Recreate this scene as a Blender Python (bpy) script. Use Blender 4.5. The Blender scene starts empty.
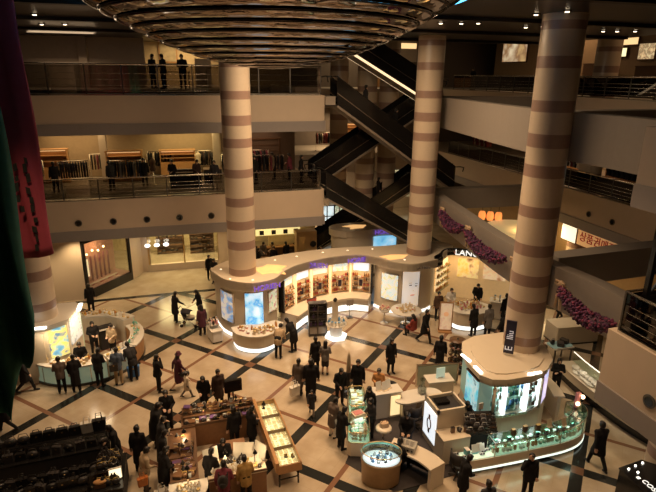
import bpy, bmesh, math, random
from mathutils import Vector, Matrix
from math import sin, cos, pi, radians, sqrt, hypot, atan2
random.seed(7)
SC = bpy.context.scene
COL = SC.collection

# ---------------------------------------------------------------- materials
def nt(m):
    m.use_nodes = True
    n = m.node_tree
    for x in list(n.nodes): n.nodes.remove(x)
    return n
def N(t, kind, **kw):
    n = t.nodes.new(kind)
    for k, v in kw.items(): setattr(n, k, v)
    return n
MATS = {}
def mat(name, col, rough=.5, metal=0., emit=None, es=1., var=.12, scale=6., spec=.5, trans=0., alpha=None, coat=0.):
    if name in MATS: return MATS[name]
    m = bpy.data.materials.new(name); t = nt(m)
    o = N(t, 'ShaderNodeOutputMaterial'); b = N(t, 'ShaderNodeBsdfPrincipled')
    t.links.new(b.outputs[0], o.inputs[0])
    c = (*col, 1.)
    b.inputs['Roughness'].default_value = rough
    b.inputs['Metallic'].default_value = metal
    b.inputs['Specular IOR Level'].default_value = spec
    b.inputs['Coat Weight'].default_value = coat
    if trans: b.inputs['Transmission Weight'].default_value = trans
    if alpha is not None: b.inputs['Alpha'].default_value = alpha
    if var > 0:
        tc = N(t, 'ShaderNodeTexCoord'); no = N(t, 'ShaderNodeTexNoise')
        no.inputs['Scale'].default_value = scale; no.inputs['Detail'].default_value = 4
        t.links.new(tc.outputs['Object'], no.inputs['Vector'])
        r = N(t, 'ShaderNodeMapRange'); r.inputs[3].default_value = 1 - var; r.inputs[4].default_value = 1 + var
        t.links.new(no.outputs[0], r.inputs[0])
        x = N(t, 'ShaderNodeMix', data_type='RGBA', blend_type='MULTIPLY'); x.inputs[0].default_value = 1
        x.inputs[6].default_value = c; t.links.new(r.outputs[0], x.inputs[7])
        t.links.new(x.outputs[2], b.inputs['Base Color'])
    else:
        b.inputs['Base Color'].default_value = c
    if emit is not None:
        b.inputs['Emission Color'].default_value = (*emit, 1.); b.inputs['Emission Strength'].default_value = es
    MATS[name] = m
    return m
def glassmat(name, tint=(.8, .85, .82), a=.2, rough=.03):
    "thin pane: mostly clear, a sharp reflection"
    if name in MATS: return MATS[name]
    m = bpy.data.materials.new(name); t = nt(m)
    o = N(t, 'ShaderNodeOutputMaterial'); mx = N(t, 'ShaderNodeMixShader')
    tr = N(t, 'ShaderNodeBsdfTransparent'); gl = N(t, 'ShaderNodeBsdfGlossy'); fr = N(t, 'ShaderNodeLayerWeight'); pw = N(t, 'ShaderNodeMath', operation='POWER'); pw.inputs[1].default_value = 4.; sc_ = N(t, 'ShaderNodeMath', operation='MULTIPLY'); sc_.inputs[1].default_value = .7
    tr.inputs[0].default_value = (*tint, 1); gl.inputs['Roughness'].default_value = rough
    mth = N(t, 'ShaderNodeMath', operation='ADD'); mth.inputs[1].default_value = a * .3; mth.use_clamp = True
    t.links.new(fr.outputs['Facing'], pw.inputs[0]); t.links.new(pw.outputs[0], sc_.inputs[0]); t.links.new(sc_.outputs[0], mth.inputs[0]); t.links.new(mth.outputs[0], mx.inputs[0])
    t.links.new(tr.outputs[0], mx.inputs[1]); t.links.new(gl.outputs[0], mx.inputs[2]); t.links.new(mx.outputs[0], o.inputs[0])
    MATS[name] = m; return m
def poster(name, cols, scale=3., es=1.5, seed=0.):
    "backlit printed poster: soft blotches of the given colours"
    if name in MATS: return MATS[name]
    m = bpy.data.materials.new(name); t = nt(m)
    o = N(t, 'ShaderNodeOutputMaterial'); b = N(t, 'ShaderNodeBsdfPrincipled'); t.links.new(b.outputs[0], o.inputs[0])
    tc = N(t, 'ShaderNodeTexCoord'); mp = N(t, 'ShaderNodeMapping'); mp.inputs['Location'].default_value = (seed, seed * 1.7, seed * .6)
    no = N(t, 'ShaderNodeTexNoise'); no.inputs['Scale'].default_value = scale; no.inputs['Detail'].default_value = 3
    rp = N(t, 'ShaderNodeValToRGB')
    t.links.new(tc.outputs['Object'], mp.inputs[0]); t.links.new(mp.outputs[0], no.inputs[0]); t.links.new(no.outputs[0], rp.inputs[0])
    el = rp.color_ramp.elements; k = len(cols)
    while len(el) < k: el.new(.5)
    for i, c in enumerate(cols):
        el[i].position = .3 + .4 * i / max(1, k - 1); el[i].color = (*c, 1)
    t.links.new(rp.outputs[0], b.inputs['Base Color']); t.links.new(rp.outputs[0], b.inputs['Emission Color'])
    b.inputs['Emission Strength'].default_value = es; b.inputs['Roughness'].default_value = .25
    MATS[name] = m; return m

# ---------------------------------------------------------------- mesh builder
class MB:
    def __init__(s): s.v = []; s.f = []; s.mi = []; s.sm = []; s.M = Matrix.Identity(4)
    def add(s, vs, fs, mi=0, smooth=False):
        n = len(s.v)
        s.v += [tuple(s.M @ Vector(p)) for p in vs]
        s.f += [tuple(i + n for i in f) for f in fs]; s.mi += [mi] * len(fs); s.sm += [smooth] * len(fs)
        return s
    def box(s, c, d, rz=0, mi=0, bev=0., top=1.):
        "box centred at c, dimensions d; optional chamfer on vertical edges; top = taper of upper face"
        x, y, z = d[0] / 2, d[1] / 2, d[2] / 2
        if bev <= 0: pl = [(-x, -y), (x, -y), (x, y), (-x, y)]
        else:
            b = min(bev, x * .9, y * .9)
            pl = [(-x + b, -y), (x - b, -y), (x, -y + b), (x, y - b), (x - b, y), (-x + b, y), (-x, y - b), (-x, -y + b)]
        R = Matrix.Rotation(rz, 3, 'Z')
        n = len(pl); vs = []
        for zz, k in ((-z, 1.), (z, top)):
            for p in pl:
                q = R @ Vector((p[0] * k, p[1] * k, zz)); vs.append((q.x + c[0], q.y + c[1], q.z + c[2]))
        fs = [tuple(range(n))[::-1], tuple(range(n, 2 * n))] + [(i, (i + 1) % n, (i + 1) % n + n, i + n) for i in range(n)]
        return s.add(vs, fs, mi)
    def obox(s, p0, p1, w, h, mi=0):
        "bar from p0 to p1 with width w (sideways) and height h"
        a, b = Vector(p0), Vector(p1); d = (b - a).normalized()
        up = Vector((0, 0, 1)) if abs(d.z) < .95 else Vector((0, 1, 0))
        r = d.cross(up).normalized(); u = r.cross(d)
        vs = []
        for p in (a, b):
            for i, j in ((-1, -1), (1, -1), (1, 1), (-1, 1)): vs.append(tuple(p + r * i * w / 2 + u * j * h / 2))
        return s.add(vs, [(3, 2, 1, 0), (4, 5, 6, 7), (0, 1, 5, 4), (1, 2, 6, 5), (2, 3, 7, 6), (3, 0, 4, 7)], mi)
    def prism(s, pl, z0, z1, mi=0, mside=None):
        n = len(pl)
        ar = sum(pl[i][0] * pl[(i + 1) % n][1] - pl[(i + 1) % n][0] * pl[i][1] for i in range(n))
        if ar < 0: pl = pl[::-1]
        vs = [(x, y, z0) for x, y in pl] + [(x, y, z1) for x, y in pl]
        s.add(vs, [tuple(range(n))[::-1], tuple(range(n, 2 * n))], mi)
        return s.add(vs, [(i, (i + 1) % n, (i + 1) % n + n, i + n) for i in range(n)], mi if mside is None else mside)
    def wall(s, pl, th, z0, z1, mi=0, closed=False):
        "wall of thickness th to the left of polyline pl"
        off = offset(pl, th)
        n = len(pl)
        for i in range(n - 1):
            a, b, c, d = pl[i], pl[i + 1], off[i + 1], off[i]
            vs = [(*a, z0), (*b, z0), (*c, z0), (*d, z0), (*a, z1), (*b, z1), (*c, z1), (*d, z1)]
            fs = [(0, 1, 5, 4), (2, 3, 7, 6), (4, 5, 6, 7), (3, 2, 1, 0)]
            if i == 0: fs.append((3, 0, 4, 7))
            if i == n - 2: fs.append((1, 2, 6, 5))
            s.add(vs, fs, mi)
        return s
    def cyl(s, p0, p1, r0, r1=None, n=12, mi=0, smooth=True, cap=True):
        r1 = r0 if r1 is None else r1
        a, b = Vector(p0), Vector(p1); d = (b - a)
        if d.length < 1e-6: return s
        d.normalize(); up = Vector((0, 0, 1)) if abs(d.z) < .9 else Vector((1, 0, 0))
        e = d.cross(up).normalized(); g = d.cross(e)
        vs = [tuple(p + (e * cos(2 * pi * i / n) + g * sin(2 * pi * i / n)) * r) for p, r in ((a, r0), (b, r1)) for i in range(n)]
        s.add(vs, [(i, i + n, (i + 1) % n + n, (i + 1) % n) for i in range(n)], mi, smooth)
        if cap: s.add(vs, [tuple(range(n)), tuple(range(n, 2 * n))[::-1]], mi)
        return s
    def tube(s, pts, r, n=8, mi=0):
        pts = [Vector(p) for p in pts]; vs = []; k = len(pts)
        rs = r if isinstance(r, (list, tuple)) else [r] * k
        pe = None
        for i, p in enumerate(pts):
            d = (pts[min(i + 1, k - 1)] - pts[max(i - 1, 0)]).normalized()
            up = pe if pe is not None else (Vector((0, 0, 1)) if abs(d.z) < .9 else Vector((1, 0, 0)))
            e = (up - d * up.dot(d)).normalized(); g = d.cross(e); pe = e
            vs += [tuple(p + (e * cos(2 * pi * j / n) + g * sin(2 * pi * j / n)) * rs[i]) for j in range(n)]
        fs = [(i * n + j, i * n + (j + 1) % n, (i + 1) * n + (j + 1) % n, (i + 1) * n + j) for i in range(k - 1) for j in range(n)]
        s.add(vs, fs, mi, True)
        return s.add(vs, [tuple(range(n))[::-1], tuple(range((k - 1) * n, k * n))], mi)
    def lathe(s, prof, c=(0, 0), n=24, mi=0, sx=1., sy=1., smooth=True):
        k = len(prof); vs = []
        for r, z in prof: vs += [(c[0] + r * sx * cos(2 * pi * j / n), c[1] + r * sy * sin(2 * pi * j / n), z) for j in range(n)]
        fs = [(i * n + j, i * n + (j + 1) % n, (i + 1) * n + (j + 1) % n, (i + 1) * n + j) for i in range(k - 1) for j in range(n)]
        s.add(vs, fs, mi, smooth)
        if prof[0][0] > 1e-4: s.add(vs, [tuple(range(n))[::-1]], mi)
        if prof[-1][0] > 1e-4: s.add(vs, [tuple(range((k - 1) * n, k * n))], mi)
        return s
    def ell(s, c, r, n=12, m=8, mi=0):
        vs = []; R = r if isinstance(r, (tuple, list)) else (r, r, r)
        for i in range(m + 1):
            t = pi * i / m
            vs += [(c[0] + R[0] * sin(t) * cos(2 * pi * j / n), c[1] + R[1] * sin(t) * sin(2 * pi * j / n), c[2] - R[2] * cos(t)) for j in range(n)]
        fs = [(i * n + j, i * n + (j + 1) % n, (i + 1) * n + (j + 1) % n, (i + 1) * n + j) for i in range(m) for j in range(n)]
        return s.add(vs, fs, mi, True)
    def quad(s, a, b, c, d, mi=0): return s.add([a, b, c, d], [(0, 1, 2, 3)], mi)
    def slab3(s, p, ux, uy, w, h, th, mi=0):
        "plate: corner p, unit axes ux, uy, sizes w, h, thickness th along the normal"
        p, ux, uy = Vector(p), Vector(ux).normalized(), Vector(uy).normalized(); nn = ux.cross(uy)
        vs = [tuple(p + ux * a * w + uy * b * h + nn * c * th) for c in (0, 1) for a, b in ((0, 0), (1, 0), (1, 1), (0, 1))]
        return s.add(vs, [(3, 2, 1, 0), (4, 5, 6, 7), (0, 1, 5, 4), (1, 2, 6, 5), (2, 3, 7, 6), (3, 0, 4, 7)], mi)
    def mesh(s, name):
        me = bpy.data.meshes.new(name); me.from_pydata(s.v, [], s.f); 
        me.polygons.foreach_set('material_index', s.mi); me.polygons.foreach_set('use_smooth', s.sm)
        bm = bmesh.new(); bm.from_mesh(me); bmesh.ops.remove_doubles(bm, verts=bm.verts, dist=1e-5)
        bmesh.ops.recalc_face_normals(bm, faces=bm.faces); bm.to_mesh(me); bm.free()
        me.update(); return me
    def build(s, name, m, parent=None, label=None, origin=None):
        if origin is not None:
            ox, oy, oz = origin; s.v = [(x - ox, y - oy, z - oz) for x, y, z in s.v]
        me = s.mesh(name)
        for x in (m if isinstance(m, (list, tuple)) else [m]): me.materials.append(x)
        o = bpy.data.objects.new(name, me); COL.objects.link(o)
        if origin is not None: o.location = origin
        if parent is not None: o.parent = parent
        if label: o['label'] = label
        return o
def offset(pl, d):
    out = []; n = len(pl)
    for i in range(n):
        a = pl[max(i - 1, 0)]; b = pl[min(i + 1, n - 1)]
        tx, ty = b[0] - a[0], b[1] - a[1]; l = hypot(tx, ty) or 1
        out.append((pl[i][0] - ty / l * d, pl[i][1] + tx / l * d))
    return out
def spline(pl, k=5, closed=False):
    "Catmull-Rom through 2-D or 3-D points"
    n = len(pl); out = []
    P = [Vector(p) for p in pl]
    g = (lambda i: P[i % n]) if closed else (lambda i: P[max(0, min(n - 1, i))])
    for i in range(n if closed else n - 1):
        a, b, c, d = g(i - 1), g(i), g(i + 1), g(i + 2)
        for j in range(k):
            t = j / k
            out.append(tuple(.5 * (2 * b + (c - a) * t + (2 * a - 5 * b + 4 * c - d) * t * t + (3 * b - a - 3 * c + d) * t ** 3)))
    if not closed: out.append(tuple(P[-1]))
    return out
def arc(c, r, a0, a1, n=16, ry=None):
    ry = r if ry is None else ry
    return [(c[0] + r * cos(radians(a0 + (a1 - a0) * i / n)), c[1] + ry * sin(radians(a0 + (a1 - a0) * i / n))) for i in range(n + 1)]
def tag(o, label, cat, group=None, kind=None):
    o['label'] = label
    if cat: o['category'] = cat
    if group: o['group'] = group
    if kind: o['kind'] = kind
    return o
def thing(name, label, cat, loc=(0, 0, 0), rz=0, group=None):
    o = bpy.data.objects.new(name, None); COL.objects.link(o); o.empty_display_size = .1
    o.location = loc; o.rotation_euler = (0, 0, rz); return tag(o, label, cat, group)
def struct(o, label, cat='structure'):
    o['kind'] = 'structure'; o['label'] = label; o['category'] = cat; return o
def dup(root, loc=None, rz=None, label=None, group=None, scale=None):
    r = root.copy(); COL.objects.link(r)
    if loc is not None: r.location = loc
    if rz is not None: r.rotation_euler = (0, 0, rz)
    if label: r['label'] = label
    if group: r['group'] = group
    if scale is not None: r.scale = scale if isinstance(scale, (tuple, list)) else (scale,) * 3
    for ch in list(root.children):
        c = ch.copy(); COL.objects.link(c); c.parent = r
        for g in ch.children:
            d = g.copy(); COL.objects.link(d); d.parent = c
    return r
def text(name, body, size, m, parent, M, extrude=.01, label=None, sx=1.):
    cu = bpy.data.curves.new(name, 'FONT'); cu.body = body; cu.size = size; cu.extrude = extrude
    cu.align_x = 'CENTER'; cu.align_y = 'CENTER'
    tmp = bpy.data.objects.new(name, cu); COL.objects.link(tmp)
    dg = bpy.context.evaluated_depsgraph_get()
    me = bpy.data.meshes.new_from_object(tmp.evaluated_get(dg)); bpy.data.objects.remove(tmp)
    me.transform(Matrix.Diagonal((sx, 1, 1, 1)))
    me.materials.clear(); me.materials.append(m)
    o = bpy.data.objects.new(name, me); COL.objects.link(o)
    if parent: o.parent = parent
    o.matrix_local = M
    if label: o['label'] = label
    return o
def facing(p, nx, ny, tilt=0):
    "matrix that stands a flat text upright at p, looking along (nx, ny)"
    z = Vector((nx, ny, 0)).normalized(); y = Vector((0, 0, 1)); x = y.cross(z)
    M = Matrix((x, y, z)).transposed().to_4x4(); M.translation = p
    return M
# ---------------------------------------------------------------- camera (eye 12 m up, turned 16 deg right of the building's long axis, 17.8 deg down)
def make_camera():
    f, t, r, yaw = 533.6, radians(17.817), radians(-.589), radians(15.961)
    fh = Vector((sin(yaw), cos(yaw), 0)); x0 = Vector((cos(yaw), -sin(yaw), 0)); z = Vector((0, 0, 1))
    fw = fh * cos(t) - z * sin(t); up = fh * sin(t) + z * cos(t)
    R = x0 * cos(r) - up * sin(r); U = x0 * sin(r) + up * cos(r)
    cd = bpy.data.cameras.new('camera'); co = bpy.data.objects.new('camera', cd); COL.objects.link(co)
    M = Matrix((R, U, -fw)).transposed().to_4x4(); M.translation = (0, 0, 12); co.matrix_world = M
    cd.sensor_width = 36; cd.lens = f / 656 * 36; cd.clip_end = 200; cd.clip_start = .1
    SC.camera = co
make_camera()
SC.view_settings.view_transform = 'Standard'; SC.view_settings.look = 'None'
SC.view_settings.exposure = 0; SC.view_settings.gamma = 1; SC.view_settings.use_curve_mapping = False
SC.cycles.use_denoising = True; SC.cycles.max_bounces = 7; SC.cycles.diffuse_bounces = 3; SC.cycles.glossy_bounces = 3
SC.cycles.transparent_max_bounces = 24; SC.cycles.sample_clamp_indirect = 4; SC.cycles.sample_clamp_direct = 0
SC.cycles.caustics_reflective = False; SC.cycles.caustics_refractive = False
W = bpy.data.worlds.new('world'); SC.world = W; W.use_nodes = True
W.node_tree.nodes['Background'].inputs[0].default_value = (1, .72, .5, 1); W.node_tree.nodes['Background'].inputs[1].default_value = .005

# ---------------------------------------------------------------- materials
BEIGE = mat('beige_panel', (.62, .5, .385), .45, var=.05, scale=2)
BEIGE_D = mat('beige_stone', (.54, .44, .35), .4, var=.06, scale=2)
GREYB = mat('grey_strip', (.3, .27, .26), .4, var=.06)
SHELL = mat('shell_plaster', (.5, .42, .33), .7, var=.06)
DARKW = mat('dark_wall', (.035, .028, .024), .5)
CEIL = mat('bronze_ceiling', (.03, .026, .023), .3, metal=.5, var=.2, scale=1.5)
SOFF = mat('soffit', (.4, .34, .28), .6, var=.05)
BLACK = mat('black_gloss', (.012, .011, .011), .2, var=0)
BLACKM = mat('black_matt', (.02, .018, .018), .6, var=.2)
STEEL = mat('steel', (.62, .58, .52), .25, metal=1, var=.05)
DSTEEL = mat('dark_steel', (.12, .11, .1), .35, metal=.8, var=.1)
GLASS = glassmat('clear_glass')
GLASSD = glassmat('smoked_glass', (.12, .1, .09), .3)
GLASSM = glassmat('tinted_glass', (.5, .47, .43), .5)
GLASSG = glassmat('green_glass', (.86, .95, .9), .3)
CREAM = mat('cream_laminate', (.68, .59, .465), .35, var=.04, scale=3)
WHITE = mat('white_laminate', (.66, .62, .56), .3, var=.03)
WOOD = mat('honey_wood', (.42, .22, .09), .4, var=.25, scale=12)
WOODD = mat('dark_wood', (.12, .06, .03), .4, var=.25, scale=12)
COLB = mat('column_tile', (.62, .5, .375), .3, var=.05, scale=9)
COLS = mat('column_stripe', (.33, .215, .17), .3, var=.1, scale=9)
WARM = mat('warm_lamp', (1, .8, .5), emit=(1, .66, .32), es=9, var=0)
WARMD = mat('warm_panel', (1, .8, .5), emit=(1, .66, .3), es=1.1, var=0)
WHITEL = mat('white_lamp', (1, 1, 1), emit=(1, .93, .8), es=4.5, var=0)
COOLL = mat('cool_lamp', (1, 1, 1), emit=(.82, .97, 1), es=1.8, var=0)
DOWNL = mat('downlight', (1, .85, .65), emit=(1, .76, .5), es=5, var=0)
DOWNR = mat('roof_downlight', (1, .9, .75), emit=(1, .8, .55), es=1.4, var=0)
BRASS = mat('brass', (.6, .42, .2), .3, metal=1, var=.05)

def floor_material():
    m = bpy.data.materials.new('marble_floor'); t = nt(m); L = t.links.new
    o = N(t, 'ShaderNodeOutputMaterial'); b = N(t, 'ShaderNodeBsdfPrincipled'); L(b.outputs[0], o.inputs[0])
    tc = N(t, 'ShaderNodeTexCoord'); sp = N(t, 'ShaderNodeSeparateXYZ'); L(tc.outputs['Object'], sp.inputs[0])
    def M(op, a, bb=None, c=None):
        n = N(t, 'ShaderNodeMath', operation=op)
        for i, v in enumerate((a, bb, c)):
            if v is None: continue
            if isinstance(v, (int, float)): n.inputs[i].default_value = v
            else: L(v, n.inputs[i])
        return n.outputs[0]
    x, y = sp.outputs[0], sp.outputs[1]; k = sqrt(.5)
    u = M('MULTIPLY', M('SUBTRACT', x, y), k); v = M('MULTIPLY', M('ADD', x, y), k)
    def band(w, c0, s, hw):
        d = M('MULTIPLY', M('ABSOLUTE', M('SUBTRACT', M('FRACT', M('ADD', M('DIVIDE', M('SUBTRACT', w, c0), s), .5)), .5)), s)
        return M('LESS_THAN', d, hw)
    inside = M('LESS_THAN', y, 29.35)
    du, dv = band(u, .2, 4.34, .19), band(v, 16.25, 4.34, .19)
    bu, bv = band(u, .2 + 2.17, 4.34, .085), band(v, 16.25 + 2.17, 4.34, .085)
    dark = M('MAXIMUM', du, dv); cross = M('MULTIPLY', du, dv)
    border = M('LESS_THAN', M('ABSOLUTE', M('SUBTRACT', y, 29.5)), .17)
    dark = M('MAXIMUM', M('MULTIPLY', dark, inside), border)
    brown = M('MULTIPLY', M('MAXIMUM', M('MAXIMUM', bu, bv), M('MULTIPLY', cross, .75)), inside)
    joint = M('MAXIMUM', band(u, .2, .62, .006), band(v, 16.25, .62, .006))
    no = N(t, 'ShaderNodeTexNoise'); no.inputs['Scale'].default_value = 1.3; no.inputs['Detail'].default_value = 9; L(tc.outputs['Object'], no.inputs[0])
    rp = N(t, 'ShaderNodeValToRGB'); rp.color_ramp.elements[0].color = (.37, .29, .2, 1); rp.color_ramp.elements[1].color = (.5, .415, .31, 1)
    rp.color_ramp.elements[0].position = .3; rp.color_ramp.elements[1].position = .7; L(no.outputs[0], rp.inputs[0])
    def mix(f, a, c):
        n = N(t, 'ShaderNodeMix', data_type='RGBA'); L(f, n.inputs[0])
        L(a, n.inputs[6]); n.inputs[7].default_value = (*c, 1); return n.outputs[2]
    c = mix(M('MULTIPLY', joint, .35), rp.outputs[0], (.3, .22, .14))
    c = mix(dark, c, (.02, .021, .02))
    c = mix(brown, c, (.2, .105, .065))
    L(c, b.inputs['Base Color']); b.inputs['Roughness'].default_value = .16; b.inputs['Specular IOR Level'].default_value = .5
    return m
fl = MB().box((8, 22, -.15), (56, 56, .3)).build('floor', floor_material()); struct(fl, 'cream marble floor with dark green and brown diagonal bands')

# ---------------------------------------------------------------- columns
STRIPES = [(1.05, 1.4), (2.05, 2.4), (2.92, 3.25), (4.2, 4.6), (5.17, 5.57), (6.25, 6.65), (7.57, 7.95), (8.9, 9.3), (9.85, 10.28), (10.95, 11.3), (12.25, 12.6), (13.35, 13.6)]
def column(x, y, r=.65, label=''):
    b = MB(); z = 0.; segs = []
    for a, c in STRIPES:
        segs += [(z, a, 0), (a, c, 1)]; z = c
    for a, c, k in segs + [(z, 13.8 if y < 28 and x < 20 else 15.6, 0)]:
        n = 48; vs = [(r * cos(2 * pi * j / n), r * sin(2 * pi * j / n), q) for q in (a, c) for j in range(n)]
        b.add(vs, [(j, (j + 1) % n, (j + 1) % n + n, j + n) for j in range(n)], k, True)
    o = b.build('column', [COLB, COLS]); o.location = (x, y, 0); struct(o, label); return o
COLA, COLBB, COLC, COLD, COLE = (2.68, 24.25), (12.2, 24.9), (11.62, 14.85), (-5.8, 22.3), (13.85, 10.15)
for p, l in ((COLA, 'striped beige column rising through the left end of the curved white shop'), (COLBB, 'striped beige column rising through the right end of the curved white shop'),
             (COLC, 'large striped column over the kiosk with the blue lightbox'), (COLD, 'striped column behind the red banner'), (COLE, 'striped column beside the black counter')):
    column(*p, label=l)
for i, (x, y) in enumerate([(11.58, 38), (14.0, 34.5), (12.45, 34.5), (23.5, 26)]):
    column(x, y, label='striped column standing back from the atrium edge, beyond the balconies')

# ---------------------------------------------------------------- left/back wing: floors, soffits and balcony fascias
def slab(name, pl, z0, z1, m, label):
    return struct(MB().prism(pl, z0, z1).build(name, m), label)
for z, zb, nm in ((5.9, 3.85, 'second'), (10.95, 9.1, 'third')):
    slab('slab', [(-16, 28.4), (7.65, 28.4), (7.65, 44), (-16, 44)], zb + .02, z - .02 if z < 6 else z + .25, SOFF, nm + ' level floor slab along the back of the atrium')
    b = MB(); b.box((-4.15, 28.3, (zb + .53 + z) / 2), (23.7, .2, z - zb - .53), mi=0); b.box((-4.15, 28.27, zb + .265), (23.7, .26, .53), mi=1)
    b.box((7.75, 36, (zb + .53 + z) / 2), (.2, 15.2, z - zb - .53), mi=0); b.box((7.78, 36, zb + .265), (.26, 15.3, .53), mi=1)
    struct(b.build('trim_1' if z < 6 else 'trim_2', [BEIGE, GREYB]), f'beige {nm} level balcony fascia with a grey lower strip at the back')
# recessed round downlights in the lower fascia
for k in range(8):
    x = -8.2 + 1.63 * k
    t = thing('fascia_downlight', 'round black recessed fitting in the lower beige balcony fascia', 'downlight', (x, 28.2, 4.78), group='round fittings along the lower balcony fascia')
    b = MB(); b.cyl((0, -.03, 0), (0, .0, 0), .17, .17, 20); b.build('trim_ring', DSTEEL, t)
    b = MB(); b.cyl((0, -.035, 0), (0, -.03, 0), .12, .12, 16); b.build('lens', BLACK, t)

def railing(name, label, pts, z, parent_cat='railing', h=1.08, glass=GLASS, rails=4, post=1.6, group=None, base=True):
    t = thing(name, label, parent_cat, (pts[0][0], pts[0][1], z), group=group)
    ox, oy = pts[0]
    P = [(x - ox, y - oy) for x, y in pts]
    b = MB(); b.tube([(x, y, h) for x, y in P], .035, 8); b.build('top_rail', STEEL, t)
    for k in range(rails):
        b = MB(); b.tube([(x, y, .2 + k * (h - .35) / rails) for x, y in P], .012, 6); b.build('cross_rail', STEEL, t)
    b = MB()
    for i in range(len(P) - 1):
        b.obox((*P[i], h / 2 + .03), (*P[i + 1], h / 2 + .03), .012, h - .16)
    b.build('glass_panel', glass, t)
    if base:
        b = MB(); b.obox((*P[0], .03), (*P[1], .03), .14, .06) if len(P) == 2 else [b.obox((*P[i], .03), (*P[i + 1], .03), .14, .06) for i in range(len(P) - 1)]
        b.build('base_rail', STEEL, t)
    for i in range(len(P) - 1):
        L = hypot(P[i + 1][0] - P[i][0], P[i + 1][1] - P[i][1]); n = max(1, int(L / post))
        for k in range(n + (i == len(P) - 2)):
            x = P[i][0] + (P[i + 1][0] - P[i][0]) * k / n; y = P[i][1] + (P[i + 1][1] - P[i][1]) * k / n
            MB().box((x, y, h / 2), (.05, .05, h)).build('post', DSTEEL, t)
    return t
railing('railing', 'glass railing with a steel handrail along the lower back balcony', [(-12, 28.3), (7.6, 28.3)], 5.9, glass=GLASSM)
railing('railing', 'glass railing with a steel handrail along the upper back balcony', [(-12, 28.3), (7.6, 28.3)], 10.95, h=1.42, glass=GLASSM)
railing('railing', 'short return railing at the escalator end of the lower back balcony', [(7.72, 30.0), (7.72, 30.3)], 5.9)

slab('slab', [(7.85, 28.2), (8.4, 28.2), (8.4, 29.7), (7.85, 29.7)], 10.45, 10.9, SOFF, 'third level landing at the head of the escalator')
# back walls, ground level: diagonal shop window corner, recessed shop front
def wallseg(name, a, b_, z0, z1, m, label, th=.2):
    return struct(MB().wall([a, b_], th, z0, z1).build(name, m), label)
wallseg('wall_left', (-16, 29.75), (-5.3, 29.75), 0, 3.85, BEIGE, 'plain beige wall left of the corner shop window')
b = MB(); b.wall([(-3.05, 32.4), (-2.75, 32.9), (-2.5, 33.6)], .2, 0, 3.85); b.wall([(-2.5, 33.6), (-2.0, 33.6)], .2, 0, 3.85); struct(b.build('wall_corner', BEIGE), 'beige wall return between the corner window and the shop front')
struct(MB().box((0, 33.58, .22), (4.4, .2, .44)).build('trim_3', BEIGE_D), 'stone sill under the back shop window')
b = MB(); b.box((2.9, 33.6, 1.92), (1.4, .3, 3.85)); b.box((4.0, 33.7, 1.92), (.9, .3, 3.85)); struct(b.build('wall_back', BEIGE), 'beige wall behind the left column')
struct(MB().box((-4, 38.6, 1.92), (24, .2, 3.85)).build('wall_shop', mat('shop_cream', (.7, .58, .36), .6)), 'cream rear wall of the ground level shops')
struct(MB().box((-4, 33.4, 7.5), (.4, .4, 3.2)).box((2.4, 33.4, 7.5), (.4, .4, 3.2)).build('wall_piers', BEIGE_D), 'stone piers of the second level shops')
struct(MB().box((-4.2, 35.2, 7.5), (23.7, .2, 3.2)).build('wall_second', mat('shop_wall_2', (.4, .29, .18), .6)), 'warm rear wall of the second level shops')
struct(MB().box((5.2, 34.9, 7.5), (4.8, .15, 3.2)).build('wall_second_shade', mat('painted_shop_shade', (.12, .08, .055), .6)), 'added dark panel for the dim second level right of the column')  # dark panel before the rear wall, the dimness is put into its colour
struct(MB().box((-4.2, 36.6, 12.8), (23.7, .2, 3.7)).build('wall_third', mat('shop_wall_3', (.6, .46, .28), .6)), 'warm rear wall of the third level shops')
b = MB()
for x0, x1 in ((-12, -8.3), (-7.75, -4.65), (-4.15, -1.25)): b.box(((x0 + x1) / 2, 33, 12.6), (x1 - x0, .15, 3.1))
struct(b.build('wall_shutters', mat('shutter', (.55, .45, .36), .5)), 'plain dim panels along the third level shop fronts')
struct(MB().box((-8.0, 32.9, 12.75), (.45, .45, 3.65)).box((-4.4, 32.9, 12.75), (.42, .45, 3.65)).build('wall_piers', BEIGE_D), 'dark piers between the third level panels')
# hall behind the escalators
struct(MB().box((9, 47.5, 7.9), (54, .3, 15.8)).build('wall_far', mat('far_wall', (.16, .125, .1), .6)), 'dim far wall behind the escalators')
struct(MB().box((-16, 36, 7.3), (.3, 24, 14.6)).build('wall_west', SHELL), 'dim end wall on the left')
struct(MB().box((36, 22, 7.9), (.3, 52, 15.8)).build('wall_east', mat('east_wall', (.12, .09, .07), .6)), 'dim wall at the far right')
for z, zb, nm in ((5.9, 4.4, 'second'), (10.95, 9.5, 'third')):
    slab('slab', [(7.65, 41.5), (36, 41.5), (36, 47.4), (7.65, 47.4)], zb, z, SOFF, nm + ' level floor behind the escalator hall')

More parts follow.
